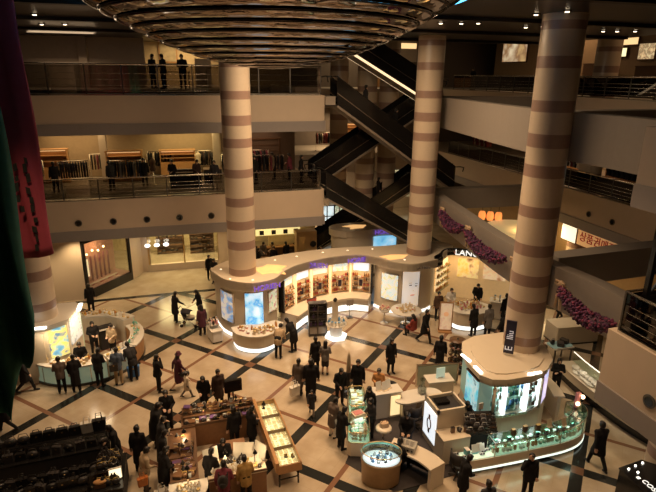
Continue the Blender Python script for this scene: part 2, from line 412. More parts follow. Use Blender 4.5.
# ---------------------------------------------------------------- right side: curved edge beams, cross beams, far wing
EDGE = spline([(14.2, 29.5), (13.35, 26), (12.75, 22), (12.2, 18.5), (12.0, 16.2), (12.0, 14.6), (12.2, 12.7), (12.15, 10.5)], 5)
GREY2 = mat('beam_grey', (.28, .24, .205), .5, var=.06)
for z, zb, nm in ((5.9, 4.45, 'second'), (10.95, 9.45, 'third')):
    b = MB(); b.wall(EDGE, .5, zb, z); struct(b.build('beam', GREY2), nm + ' level curved beam on the right edge of the atrium')
    slab('beam', [(13.6, 26.7), (21.5, 26.2), (21.5, 26.9), (13.6, 27.4)], zb + .3, z, GREY2, nm + ' level cross beam behind the right hand edge')
    slab('beam', [(12.75, 14.9), (21.5, 15.3), (21.5, 16.0), (12.75, 15.6)], zb + .3, z, GREY2, nm + ' level cross beam beside the large column')
    zs = 3.85 if z < 6 else 9.1
    slab('slab', [(21.75, 12), (36, 12), (36, 41.5), (21.75, 41.5)], zs + .02, z - .02, SOFF, nm + ' level floor of the far right wing')
    b = MB(); b.box((21.65, 26.7, (zs + .55 + z) / 2), (.2, 29.5, z - zs - .55), mi=0); b.box((21.63, 26.7, zs + .275), (.26, 29.5, .55), mi=1)
    struct(b.build('trim_4' if z < 6 else 'trim_5', [BEIGE_D, GREYB]), nm + ' level fascia of the far right wing')
    slab('slab', [(10.5, -2), (36, -2), (36, 9.7), (10.5, 9.7)], zs + .02, z - .02, SOFF, nm + ' level floor of the near right wing')
    b = MB(); b.box((10.4, 3.85, (zs + .55 + z) / 2), (.2, 12.1, z - zs - .55), mi=0); b.box((10.38, 3.85, zs + .275), (.26, 12.1, .55), mi=1)
    b.box((16, 9.8, (zs + .55 + z) / 2), (11, .2, z - zs - .55), mi=0); b.box((16, 9.82, zs + .275), (11, .26, .55), mi=1)
    struct(b.build('trim_6' if z < 6 else 'trim_7', [BEIGE, GREYB]), nm + ' level fascia of the near right wing')
for k, y in enumerate((21.7, 23.4)):
    t = thing('fascia_downlight', 'round black fitting in the far right fascia above the red lettered sign', 'downlight', (21.54, y, 4.85), group='round fittings along the far right fascia')
    MB().cyl((-.03, 0, 0), (0, 0, 0), .17, .17, 20).build('trim_ring', DSTEEL, t); MB().cyl((-.035, 0, 0), (-.03, 0, 0), .12, .12, 16).build('lens', BLACK, t)
for y in (8.35, 5.2):
    t = thing('fascia_downlight', 'large round black fitting on the near right fascia' if y > 8 else 'round black fitting on the near right fascia towards the viewer', 'downlight', (10.3, y, 4.75))
    MB().cyl((-.03, 0, 0), (0, 0, 0), .17, .17, 20).build('trim_ring', DSTEEL, t); MB().cyl((-.035, 0, 0), (-.03, 0, 0), .12, .12, 16).build('lens', BLACK, t)
railing('railing', 'dark railing along the far right second level balcony', [(21.72, 40), (21.72, 15.8)], 5.9, glass=GLASSD)
railing('railing', 'dark railing along the far right third level balcony', [(21.72, 40), (21.72, 15.8)], 10.95, glass=GLASSD)
railing('railing', 'dark railing on the near right second level block', [(10.45, 2), (10.45, 9.7), (18, 9.7)], 5.9, glass=GLASSD)
railing('railing', 'dark railing on the near right third level block', [(10.45, 2), (10.45, 9.7), (18, 9.7)], 10.95, glass=GLASSD)

# ---------------------------------------------------------------- ceiling
b = MB(); b.box((-4.15, 19.5, 14.0), (23.7, 49, .4)); b.box((14.1, 11.6, 14.0), (12.8, 33.2, .4)); b.box((14.1, 28.3, 14.8), (12.8, .2, 2.0)); b.box((7.8, 36, 14.8), (.2, 15.4, 2.0)); b.box((20.6, 11.6, 14.8), (.2, 33.2, 2.0)); struct(b.build('ceiling', CEIL), 'dark bronze ceiling over the atrium')
struct(MB().box((21.9, 38, 15.75), (28.3, 19.6, .3)).box((28.3, 11.6, 15.75), (15.6, 33.4, .3)).build('ceiling', CEIL), 'higher dark ceiling over the escalator hall and far wing')
for k in range(6):
    struct(MB().box((2.25, 1 + 5.2 * k, 13.74), (36.5, .35, .12)).build('ceiling_rib', mat('rib', (.03, .026, .022), .4, metal=.4)), 'dark rib across the atrium ceiling')
# ---------------------------------------------------------------- stepped mirror dome under the ceiling
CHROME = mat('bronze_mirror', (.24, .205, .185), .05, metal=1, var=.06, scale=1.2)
_t = CHROME.node_tree; _n = N(_t, 'ShaderNodeTexNoise'); _n.inputs['Scale'].default_value = .9; _b = N(_t, 'ShaderNodeBump'); _b.inputs['Strength'].default_value = .22; _b.inputs['Distance'].default_value = .3
_c = N(_t, 'ShaderNodeTexCoord'); _t.links.new(_c.outputs['Object'], _n.inputs[0]); _t.links.new(_n.outputs[0], _b.inputs['Height']); _t.links.new(_b.outputs[0], [x for x in _t.nodes if x.type == 'BSDF_PRINCIPLED'][0].inputs['Normal'])
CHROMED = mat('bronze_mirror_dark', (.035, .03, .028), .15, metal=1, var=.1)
NEON = mat('blue_neon', (.1, .5, .9), emit=(.1, .55, 1.), es=3.5, var=0)
t = thing('ceiling_dome', 'large round stepped mirror-bronze ceiling feature hanging over the atrium', 'ceiling dome', (2.35, 13.2, 12.0))
NR = 13
for i in range(NR):
    r0, r1 = 4.3 * (i / NR) ** .9, 4.3 * ((i + 1) / NR) ** .9
    z0, z1 = .12 + 1.53 * (r0 / 4.3) ** 1.9, .12 + 1.53 * (r1 / 4.3) ** 1.9; h = z1 - z0
    p_ = [(max(r0 - .01, 0), z0)] + [(r0 + (r1 - r0) * k / 6, z0 + h * .8 * k / 6 - .018 * sin(pi * k / 6)) for k in range(1, 7)]
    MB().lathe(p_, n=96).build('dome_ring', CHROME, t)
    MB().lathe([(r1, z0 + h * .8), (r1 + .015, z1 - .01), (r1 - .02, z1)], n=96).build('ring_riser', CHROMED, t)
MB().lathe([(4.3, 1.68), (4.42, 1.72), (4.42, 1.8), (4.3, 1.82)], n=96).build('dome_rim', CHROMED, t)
MB().tube([(4.46 * cos(2 * pi * k / 72), 4.46 * sin(2 * pi * k / 72), 1.7) for k in range(73)], .055, 8).build('neon_tube', NEON, t)

# recessed downlights in the ceiling
for k, (x, y) in enumerate([(-5.0, 20.5), (-4.1, 20.8), (-4.7, 24.9), (-3.8, 24.5), (10.7, 15.0), (11.0, 14.0), (11.5, 15.3), (11.8, 14.4), (9.4, 18.6), (10.1, 18.4), (10.6, 18.1), (13.1, 18.9), (13.4, 18.3), (17.0, 19.3), (17.5, 19.1), (18.1, 18.8), (-1.5, 6.5), (7.5, 8.0), (5, 20), (0, 20)]):
    t = thing('ceiling_downlight', 'small recessed downlight glowing in the dark bronze ceiling', 'downlight', (x, y, 13.8), group='small downlights in the dark ceiling')
    MB().lathe([(.13, 0), (.13, -.03), (.09, -.035), (.09, 0)], n=16).build('trim_ring', DSTEEL, t); MB().cyl((0, 0, -.005), (0, 0, -.055), .06, n=12).build('lens', DOWNL, t)

# ---------------------------------------------------------------- hanging fabric banners on the left
def banner(name, label, x0, y0, x1, y1, z0, z1, m, folds, amp, scallop, marks=None):
    t = thing(name, label, 'banner', ((x0 + x1) / 2, (y0 + y1) / 2, z0))
    d = Vector((x1 - x0, y1 - y0)); L = d.length; d.normalize(); nrm = Vector((-d.y, d.x)); nx, nz = 60, 24
    vs = []
    for j in range(nz + 1):
        for i in range(nx + 1):
            a = i / nx; q = j / nz
            w = amp * sin(a * folds * 2 * pi + .6 * sin(q * 5)) * (1.2 - .5 * q)
            hem = scallop * (.12 * sin(a * folds * 2 * pi + 1.1) + max(0, (a - .7) / .3) ** 1.3); z = hem + (z1 - z0 - hem) * q
            p = d * ((a - .5) * L + .03 * sin(q * 9 + i)) + nrm * w
            vs.append((p.x, p.y, z))
    fs = [(j * (nx + 1) + i, j * (nx + 1) + i + 1, (j + 1) * (nx + 1) + i + 1, (j + 1) * (nx + 1) + i) for j in range(nz) for i in range(nx)]
    o = MB().add(vs, fs, 0, True).build('cloth', m, t)
    so = o.modifiers.new('thick', 'SOLIDIFY'); so.thickness = .012
    MB().cyl((-d.x * L / 2, -d.y * L / 2, z1 - z0 + .02), (d.x * L / 2, d.y * L / 2, z1 - z0 + .02), .03).build('rod', DSTEEL, t)
    if marks:
        rr = random.Random(3); b = MB()
        for (a, q0, q1, w) in marks:
            for k in range(int((q1 - q0) * 26)):
                q = q0 + k / 26; p = d * ((a - .5) * L + rr.uniform(-.05, .05)) + nrm * (-amp - .05)
                b.slab3((p.x, p.y, (z1 - z0) * q), (d.x, d.y, rr.uniform(-.5, .5)), (0, 0, 1), rr.uniform(.06, w), rr.uniform(.1, .2), .004)
        b.build('lettering', BLACKM, t)
    return t
banner('red_banner', 'dark red hanging banner with a column of black brushed characters', -6.2, 12.9, -2.9, 13.1, 7.85, 13.7, mat('red_cloth', (.36, .05, .085), .8, var=.15), 4, .06, .1,
       marks=[(.9, .04, .46, .1), (.83, .2, .42, .09)])
banner('green_banner', 'dark green draped banner hanging nearest the viewer at the left edge', -5.4, 8.8, -2.42, 9.0, 6.1, 13.7, mat('green_cloth', (.035, .18, .125), .8, var=.3), 7, .11, 1.9)

# ---------------------------------------------------------------- garland swags with bows along the second level beam
PURP = [mat('blossom_purple', (.11, .025, .085), .7, var=.3), mat('blossom_rose', (.2, .03, .08), .7, var=.3), mat('blossom_dark', (.05, .015, .04), .7, var=.3)]
RIB = mat('gold_ribbon', (.55, .38, .24), .4, var=.1)
def edge_x(y):
    for a, c in zip(EDGE, EDGE[1:]):
        if c[1] <= y <= a[1]: return a[0] + (c[0] - a[0]) * (a[1] - y) / (a[1] - c[1])
    return EDGE[-1][0]
BOWS = [(edge_x(y) - .12, y, z) for y, z in ((23.9, 5.5), (20.4, 5.5), (16.2, 5.45), (13.75, 5.45), (11.0, 5.2))]
def garland(a, b_, sag, label):
    rr = random.Random(int(a[1] * 10)); m = MB(); n = 26
    t = thing('garland', label, 'garland', (a[0], a[1], a[2] - .3), group='purple blossom swags along the right edge beam')
    A, B = Vector(a), Vector(b_)
    core = []
    for i in range(n + 1):
        q = .09 + .82 * i / n; p = A.lerp(B, q); p.z -= sag * 4 * q * (1 - q) - .08; p.x = edge_x(p.y) - .33
        core.append(p - A + Vector((0, 0, .3)))
    rad = [.1 + .17 * sin(pi * min(1, max(0, (i / n)))) ** .5 for i in range(n + 1)]
    m.tube(core, [r * .85 for r in rad], 8, 2)
    for i in range(n + 1):
        for k in range(16):
            an = rr.uniform(0, 2 * pi); r = rad[i] * rr.uniform(.8, 1.05); q = core[i] + Vector((cos(an) * r, rr.uniform(-.09, .09), sin(an) * r))
            s = rr.uniform(.035, .06); m.ell(tuple(q), (s, s, s), 5, 3, rr.choice((0, 0, 1, 2)))
    m.build('blossom_rope', PURP, t)
garland(BOWS[0], BOWS[1], .42, 'purple and rose blossom swag at the far end of the right edge beam')
garland(BOWS[1], BOWS[2], .42, 'purple and rose blossom swag between the two middle bows left of the large column')
garland(BOWS[3], BOWS[4], .5, 'purple and rose blossom swag right of the large column')
for k, p in enumerate(BOWS):
    t = thing('ribbon_bow', ['small gold ribbon bow at the far end of the blossom swags', 'gold ribbon bow where the two far blossom swags meet', 'gold ribbon bow just left of the large column', 'gold ribbon bow with long tails at the right side of the large column', 'gold ribbon bow at the near end of the right blossom swag'][k], 'bow', (p[0] + .03, p[1], p[2]))
    MB().ell((0, 0, 0), (.1, .12, .12), 10, 8).build('knot', RIB, t)
    for s in (-1, 1):
        b = MB(); b.tube([(0, 0, 0), (-.03, s * .1, .06), (-.05, s * .2, .07), (-.05, s * .21, -.03), (-.02, s * .1, -.05), (0, 0, 0)], [.03, .05, .05, .05, .05, .03], 8); b.build('loop', RIB, t)
        b = MB(); b.tube([(0, 0, -.05), (-.02, s * .07, -.4), (-.02, s * .12, -.9)], [.03, .06, .045], 6); b.build('tail', RIB, t)

# ---------------------------------------------------------------- escalators
def escalator(label, xa, za, xb, zb, y, w=1.25, lit=False):
    t = thing('escalator', label, 'escalator', (xa, y, min(za, zb))); z0 = min(za, zb)
    dx = xb - xa; L = abs(dx)
    P = lambda x, z, yy: (x - xa, yy, z - z0)
    sg = 1 if dx > 0 else -1
    f = lambda q, dz=0, yy=0: P(xa + dx * q, za + (zb - za) * q + dz, yy)
    b = MB()
    for yy in (-w / 2 - .08, w / 2 + .08):
        th = .08
        lo = [f(0, -.55, yy), f(1, -.55 if zb > 1 else -.02, yy), f(1, .08, yy), f(0, .08, yy)]
        if za < 1: lo[0] = f(0, -.02, yy)
        vs = [(p[0], p[1] - th / 2, p[2]) for p in lo] + [(p[0], p[1] + th / 2, p[2]) for p in lo]
        b.add(vs, [(0, 1, 2, 3), (7, 6, 5, 4), (0, 4, 5, 1), (1, 5, 6, 2), (2, 6, 7, 3), (3, 7, 4, 0)])
    lo = [f(0, -.55 if za > 1 else -.02), f(1, -.55 if zb > 1 else -.02)]
    b.build('truss', BLACK, t)
    MB().obox(lo[0], lo[1], w + .26, .12).build('soffit_panel', mat('escalator_cladding', (.3, .25, .2), .4, var=.05), t)
    b = MB(); n = int(abs(zb - za) / .2)
    for k in range(n):
        p = f((k + .5) / n, -.02); b.box((p[0], 0, p[2]), (L / n + .02, w - .04, .1))
    b.build('steps', DSTEEL, t)
    for yy in (-w / 2 - .05, w / 2 + .05):
        b = MB(); lo = [f(0, .1, yy), f(1, .1, yy), f(1, .92, yy), f(0, .92, yy)]
        vs = [(p[0], p[1] - .01, p[2]) for p in lo] + [(p[0], p[1] + .01, p[2]) for p in lo]
        b.add(vs, [(0, 1, 2, 3), (7, 6, 5, 4), (0, 4, 5, 1), (1, 5, 6, 2), (2, 6, 7, 3), (3, 7, 4, 0)]); b.build('balustrade', mat('black_balustrade', (.015, .013, .012), .12, var=0), t)
        e0, e1 = f(0, .96, yy), f(1, .96, yy)
        MB().tube([(e0[0] - sg * .5, yy, e0[2] - .3), (e0[0] - sg * .55, yy, e0[2] - .05), (e0[0] - sg * .3, yy, e0[2]), e0, e1, (e1[0] + sg * .3, yy, e1[2]), (e1[0] + sg * .55, yy, e1[2] - .05), (e1[0] + sg * .5, yy, e1[2] - .3)], .035, 8).build('handrail', BLACK, t)
        MB().obox(f(0, .12, yy * 1.06), f(1, .12, yy * 1.06), .03, .03).build('skirt_rail', STEEL, t)
        if lit: MB().obox(f(0, -.55, yy * 1.14), f(1, -.55, yy * 1.14), .07, .12).build('truss_edge_glow', mat('painted_edge_light', (1, .8, .55), emit=(1, .72, .42), es=1.3, var=0), t)  # glow put into bars to draw the lit bottom edges of the truss
    return t
escalator('nearest escalator coming down from the lower balcony to the ground behind the curved shop', 7.95, 5.9, 17.3, 0, 29.0)
escalator('dark escalator coming down from the upper balcony towards the right', 8.5, 10.95, 15.9, 5.9, 28.95)
escalator('dark escalator rising to the right behind the nearest one, from lower to upper level', 7.95, 5.9, 16.0, 10.95, 31.9)
escalator('escalator with lit lower truss edges at the top near the ceiling', 9.4, 13.85, 15.1, 10.75, 30.35, lit=True)
escalator('rear escalator rising right from the ground behind the curved shop', 7.2, 0, 16.6, 5.9, 33.35)

t = thing('steel_gate_frame', 'tall black steel frame standing on the corner of the near right lower block', 'steel frame', (10.9, 9.55, 5.9))
for x, y in ((0, 0), (.9, .0), (1.9, 0)): MB().box((x, y, 1.6), (.12, .12, 3.2)).build('post', BLACK, t)
for z in (.9, 1.6, 2.3, 3.1): MB().box((.95, 0, z), (1.9, .07, .07)).build('rail', BLACK, t)
for x in (.45, 1.4): MB().obox((x - .42, 0, .9), (x + .42, 0, 2.3), .05, .05).build('brace', BLACK, t)
# ---------------------------------------------------------------- people
SKIN = mat('skin', (.56, .35, .24), .5, var=.05); EYE = mat('eye', (.02, .015, .012), .3, var=0); LIP = mat('lip', (.4, .13, .11), .4, var=0)
HAIR = mat('black_hair', (.012, .009, .008), .4, var=.2); SHOE = mat('black_shoe', (.015, .013, .012), .3, var=0)
def cl(name, c, r=.85): return mat('cloth_' + name, c, r, var=.25, scale=14, spec=.2)
CLO = {k: cl(k, v) for k, v in dict(black=(.013, .012, .013), charcoal=(.035, .033, .036), navy=(.016, .018, .032), brown=(.1, .06, .04), dkbrown=(.05, .03, .025), plum=(.09, .03, .045), maroon=(.16, .035, .05),
      grey=(.16, .14, .13), greybrown=(.13, .1, .085), beige=(.42, .31, .2), khaki=(.4, .3, .18), bluegrey=(.1, .13, .19), cream=(.6, .5, .38), white=(.72, .68, .62), mustard=(.34, .21, .07), red=(.25, .05, .04), orange=(.5, .24, .09)).items()}
def rx(p, th, c):
    y, z = p[1] - c[1], p[2] - c[2]
    return Vector((p[0], c[1] + y * cos(th) + z * sin(th), c[2] - y * sin(th) + z * cos(th)))
def make_pose(kind):
    J = {}
    th = {'lean': .6, 'bow': .95, 'lookdown': .16, 'push': .12, 'walk': .06}.get(kind, .02)
    hipz = .93
    if kind == 'sit': hipz = .52
    c = Vector((0, 0, hipz)); dz = hipz - .93
    U = lambda x, y, z: rx((x, y, z + dz), th, c)
    J['pelvis'] = c; J['waist'] = U(0, .0, 1.08); J['chest'] = U(0, .0, 1.27); J['neck'] = U(0, .0, 1.45)
    J['th'] = th; hd = th + {'lean': .1, 'lookdown': .25, 'sit': .35, 'hands': .15, 'bow': -.1}.get(kind, 0); J['hd'] = hd
    J['head'] = J['neck'] + rx((0, .025, .135), hd, (0, 0, 0))
    arms = {'stand': ((.235, .0, 1.12), (.25, .05, .87), (.23, -.01, 1.12), (.25, .04, .87)),
            'hands': ((.24, .0, 1.13), (.11, .23, 1.1), (.24, .0, 1.13), (.13, .22, 1.06)),
            'lookdown': ((.24, .05, 1.13), (.13, .27, 1.05), (.24, .02, 1.12), (.22, .12, .88)),
            'lean': ((.24, .1, 1.16), (.2, .33, 1.12), (.24, .08, 1.14), (.2, .28, 1.08)),
            'bow': ((.22, .16, 1.22), (.17, .36, 1.3), (.22, .14, 1.2), (.16, .32, 1.24)),
            'walk': ((.23, .1, 1.13), (.21, .25, .95), (.23, -.13, 1.14), (.23, -.15, .88)),
            'walkb': ((.23, -.12, 1.14), (.24, -.13, .88), (.23, .1, 1.13), (.21, .26, .97)),
            'phone': ((.3, .12, 1.22), (.12, .1, 1.56), (.23, -.02, 1.12), (.22, .08, .88)),
            'push': ((.22, .14, 1.17), (.2, .38, 1.02), (.22, .14, 1.17), (.2, .38, 1.02)),
            'sit': ((.23, .1, 1.15), (.13, .3, 1.05), (.23, .1, 1.15), (.13, .3, 1.03)),
            'fold': ((.24, .06, 1.14), (-.02, .19, 1.2), (.24, .06, 1.14), (-.02, .21, 1.14))}[kind]
    for s, e, w, n in ((1, arms[0], arms[1], 'R'), (-1, arms[2], arms[3], 'L')):
        J['sh' + n] = U(s * .17, 0, 1.37); J['el' + n] = U(s * e[0], e[1], e[2]); J['wr' + n] = U(s * w[0], w[1], w[2])
    legs = {'walk': ((.1, -.06, .5), (.1, -.36, .16), (.1, .16, .5), (.1, .27, .09)), 'walkb': ((.1, .17, .5), (.1, .28, .09), (.1, -.05, .5), (.1, -.34, .15)),
            'sit': ((.12, .42, .5), (.12, .42, .09), (.13, .42, .5), (.13, .38, .09))}.get(kind, ((.1, .02, .5), (.11, 0, .09), (.1, .03, .5), (.115, .02, .09)))
    for s, k, a, n in ((1, legs[0], legs[1], 'R'), (-1, legs[2], legs[3], 'L')):
        J['hip' + n] = Vector((s * .09, 0, hipz - .03)); J['kn' + n] = Vector((s * k[0], k[1], k[2])); J['an' + n] = Vector((s * a[0], a[1], a[2]))
        tip = -.055 if a[2] < .12 else -.13
        J['toe' + n] = J['an' + n] + Vector((s * .015, .15, tip if a[2] < .12 else tip + .05))
        if J['toe' + n].z < .03: J['toe' + n].z = .03
    return J
def remesh(mb, vox, smooth=2, dec=None, name='m'):
    me = mb.mesh(name); o = bpy.data.objects.new('tmp', me); COL.objects.link(o)
    m = o.modifiers.new('r', 'REMESH'); m.mode = 'VOXEL'; m.voxel_size = vox
    if smooth: s = o.modifiers.new('s', 'SMOOTH'); s.factor = .5; s.iterations = smooth
    if dec: d = o.modifiers.new('d', 'DECIMATE'); d.ratio = dec
    out = bpy.data.meshes.new_from_object(o.evaluated_get(bpy.context.evaluated_depsgraph_get()))
    bpy.data.objects.remove(o); bpy.data.meshes.remove(me); out.name = name
    out.polygons.foreach_set('use_smooth', [True] * len(out.polygons)); return out
def caps(b, p, q, r0, r1, n=12):
    b.cyl(tuple(p), tuple(q), r0, r1, n); b.ell(tuple(p), r0, n, 8); b.ell(tuple(q), r1, n, 8)
def torso(b, J, e):
    for s in (-1, 1):
        o = Vector((s * .055, 0, 0))
        caps(b, J['pelvis'] + o, J['waist'] + o, .115 + e, .1 + e); caps(b, J['waist'] + o, J['chest'] + o * 1.3, .1 + e, .115 + e)
        caps(b, J['chest'] + o * 1.3, (J['sh' + ('R' if s > 0 else 'L')] + J['neck'] * .35) / 1.35 + Vector((0, 0, -.03)), .11 + e, .06 + e)
    caps(b, J['shR'], J['shL'], .055 + e, .055 + e)
PC = {}
def piece(pose, kind):
    if (pose, kind) in PC: return PC[pose, kind]
    J = make_pose(pose) if pose else None; b = MB()
    if kind == 'body':
        torso(b, J, -.01); caps(b, J['neck'] - Vector((0, 0, .05)), J['head'] - Vector((0, 0, .06)), .052, .05)
        R = Matrix.Rotation(-J['hd'], 3, 'X'); h = J['head']
        hp = lambda x, y, z: tuple(h + R @ Vector((x, y, z)))
        b.ell(hp(0, -.01, .02), (.075, .092, .1)); b.ell(hp(0, .02, -.05), (.055, .065, .07)); b.ell(hp(0, .045, -.085), (.03, .03, .025))
        caps(b, hp(0, .085, .0), hp(0, .1, -.03), .012, .017, 8)
        for s in (-1, 1): b.ell(hp(s * .078, -.005, -.01), (.014, .02, .03), 8, 6); b.ell(hp(s * .032, .072, .008), (.016, .014, .011), 8, 6)
        b.ell(hp(0, .077, -.062), (.024, .014, .012), 8, 6)
        for n, s in (('R', 1), ('L', -1)):
            caps(b, J['sh' + n], J['el' + n], .05, .04); caps(b, J['el' + n], J['wr' + n], .04, .028)
            d = (J['wr' + n] - J['el' + n]).normalized(); up = Vector((0, 0, 1)) if abs(d.z) < .8 else Vector((0, 1, 0))
            sd = d.cross(up).normalized(); nn = sd.cross(d)
            pc = J['wr' + n] + d * .045
            for k in (-1, 0, 1): caps(b, J['wr' + n] + sd * k * .012, pc + sd * k * .024 + d * .03, .017, .016, 8)
            for k, L in zip((-1.5, -.5, .5, 1.5), (.06, .075, .08, .065)):
                r0 = pc + d * .035 + sd * k * .023; m1 = r0 + d * L * .55 - nn * .012 + sd * k * .004; m2 = m1 + d * L * .42 - nn * .026
                caps(b, r0, m1, .0105, .01, 8); caps(b, m1, m2, .01, .009, 8)
            t0 = J['wr' + n] + d * .03 - sd * s * .028; t1 = t0 + d * .035 - sd * s * .03 - nn * .01; t2 = t1 + d * .032 - sd * s * .006 - nn * .01
            caps(b, t0, t1, .013, .012, 8); caps(b, t1, t2, .012, .01, 8)
            caps(b, J['hip' + n], J['kn' + n], .085, .055); caps(b, J['kn' + n], J['an' + n], .055, .036); caps(b, J['an' + n] - Vector((0, .02, .03)), J['toe' + n], .036, .028)
        me = remesh(b, .011, 1, None, 'person')
        for m in (SKIN, EYE, LIP): me.materials.append(m)
        Ri = R.inverted(); idx = []
        for p in me.polygons:
            q = Ri @ (Vector(p.center) - h); k = 0
            if q.y > .06 and .014 < abs(q.x) < .05 and abs(q.z - .008) < .012: k = 1
            elif q.y > .065 and abs(q.x) < .026 and abs(q.z + .062) < .009: k = 2
            idx.append(k)
        me.polygons.foreach_set('material_index', idx)
    elif kind in ('coat', 'jacket', 'longcoat'):
        torso(b, J, .022)
        for n in 'RL': caps(b, J['sh' + n], J['el' + n], .068, .058); caps(b, J['el' + n], J['wr' + n] - (J['wr' + n] - J['el' + n]).normalized() * .01, .056, .044)
        hem = {'jacket': .8, 'coat': .58, 'longcoat': .42}[kind]
        if pose == 'sit':
            for n in 'RL': caps(b, J['hip' + n], J['hip' + n].lerp(J['kn' + n], .8), .12, .09)
        else:
            for s, n in ((1, 'R'), (-1, 'L')):
                for f in (-1, 1):
                    k = J['kn' + n] if n == 'R' else J['kn' + n]
                    q = Vector((s * .085, k.y * .45 + f * .05, hem))
                    caps(b, Vector((s * .05, f * .03, .93)), q, .115, .095 if kind == 'jacket' else .105)
            for f in (-1, 1): caps(b, Vector((0, f * .04, .95)), Vector((0, (J['knR'].y + J['knL'].y) * .22 + f * .09, hem)), .115, .1)
        caps(b, J['neck'] - Vector((0, 0, .03)), J['neck'] + (J['head'] - J['neck']) * .12, .075, .068)
        me = remesh(b, .021, 2, .6, kind)
    elif kind == 'trousers':
        for s in (-1, 1): caps(b, J['pelvis'] + Vector((s * .055, 0, .1)), J['pelvis'] + Vector((s * .055, 0, -.02)), .115, .115)
        for n in 'RL': caps(b, J['hip' + n], J['kn' + n], .098, .074); caps(b, J['kn' + n], J['an' + n] + (J['kn' + n] - J['an' + n]).normalized() * .03, .072, .058)
        me = remesh(b, .02, 2, .6, kind)
    elif kind == 'skirt':
        for s in (-1, 1):
            for f in (-1, 1): caps(b, J['pelvis'] + Vector((s * .055, 0, .1)), Vector((s * .08, f * .05 + J['knR'].y * .2, .52)), .112, .095)
        me = remesh(b, .021, 2, .6, kind)
    elif kind in ('hair', 'longhair', 'bun', 'cap'):
        b.ell((0, -.022, .03), (.094, .1, .104)); b.ell((0, -.05, -.02), (.078, .066, .085)); b.ell((0, .045, .085), (.06, .045, .035))
        for s in (-1, 1): caps(b, (s * .074, .0, .03), (s * .072, -.01, -.035 if kind == 'hair' else -.09), .026, .022, 8)
        if kind == 'longhair':
            for s in (-1, 0, 1): caps(b, (s * .05, -.06, -.02), (s * .055, -.085, -.22), .05, .035)
        if kind == 'bun': b.ell((0, -.115, .05), (.05, .045, .05))
        me = remesh(b, .014, 1, .6, kind)
    elif kind == 'hat':
        b.lathe([(.02, .15), (.07, .145), (.09, .11), (.095, .055), (.14, .035), (.145, .025), (.09, .03)], n=24); me = b.mesh('hat')
    elif kind in ('shoeR', 'shoeL'):
        n = kind[-1]; a, t = J['an' + n], J['toe' + n]
        caps(b, a - Vector((0, .035, .035)), t, .044, .037); caps(b, a, a - Vector((0, .02, .03)), .045, .045)
        me = remesh(b, .016, 1, None, 'shoe')
        z0 = min(v.co.z for v in me.vertices)
        for v in me.vertices: v.co.z += max(0, .002 - z0) if z0 < .05 else 0
    PC[pose, kind] = me; return me
def person(x, y, hdg, label, pose='stand', h=1.66, top=('coat', 'black'), bottom=('trousers', 'black'), hair='hair', hat=None, z=0., group=None, wide=1.):
    "hdg: compass-like, degrees counter-clockwise from +Y that the person faces"
    J = make_pose(pose)
    o = bpy.data.objects.new('person', piece(pose, 'body')); COL.objects.link(o)
    o.location = (x, y, z); o.rotation_euler = (0, 0, radians(hdg)); k = h / 1.7; o.scale = (k * wide, k * wide, k)
    tag(o, label, 'person', group)
    def kid(name, me, m):
        c = bpy.data.objects.new(name, me); COL.objects.link(c); c.parent = o
        if not me.materials: me.materials.append(m)
        c.material_slots[0].link = 'OBJECT'; c.material_slots[0].material = m; return c
    kid({'coat': 'coat', 'longcoat': 'coat', 'jacket': 'jacket'}[top[0]], piece(pose, top[0]), CLO[top[1]])
    kid(bottom[0], piece(pose, bottom[0]), CLO[bottom[1]])
    hd = Matrix.Rotation(-J['hd'], 4, 'X'); hd.translation = J['head']
    kid('hair', piece(None, hair), HAIR).matrix_local = hd
    if hat: kid('hat', piece(None, 'hat'), CLO[hat]).matrix_local = hd
    kid('shoe', piece(pose, 'shoeR'), SHOE); kid('shoe', piece(pose, 'shoeL'), SHOE)
    return o
# ---------------------------------------------------------------- small goods (one of each kind, then copies)

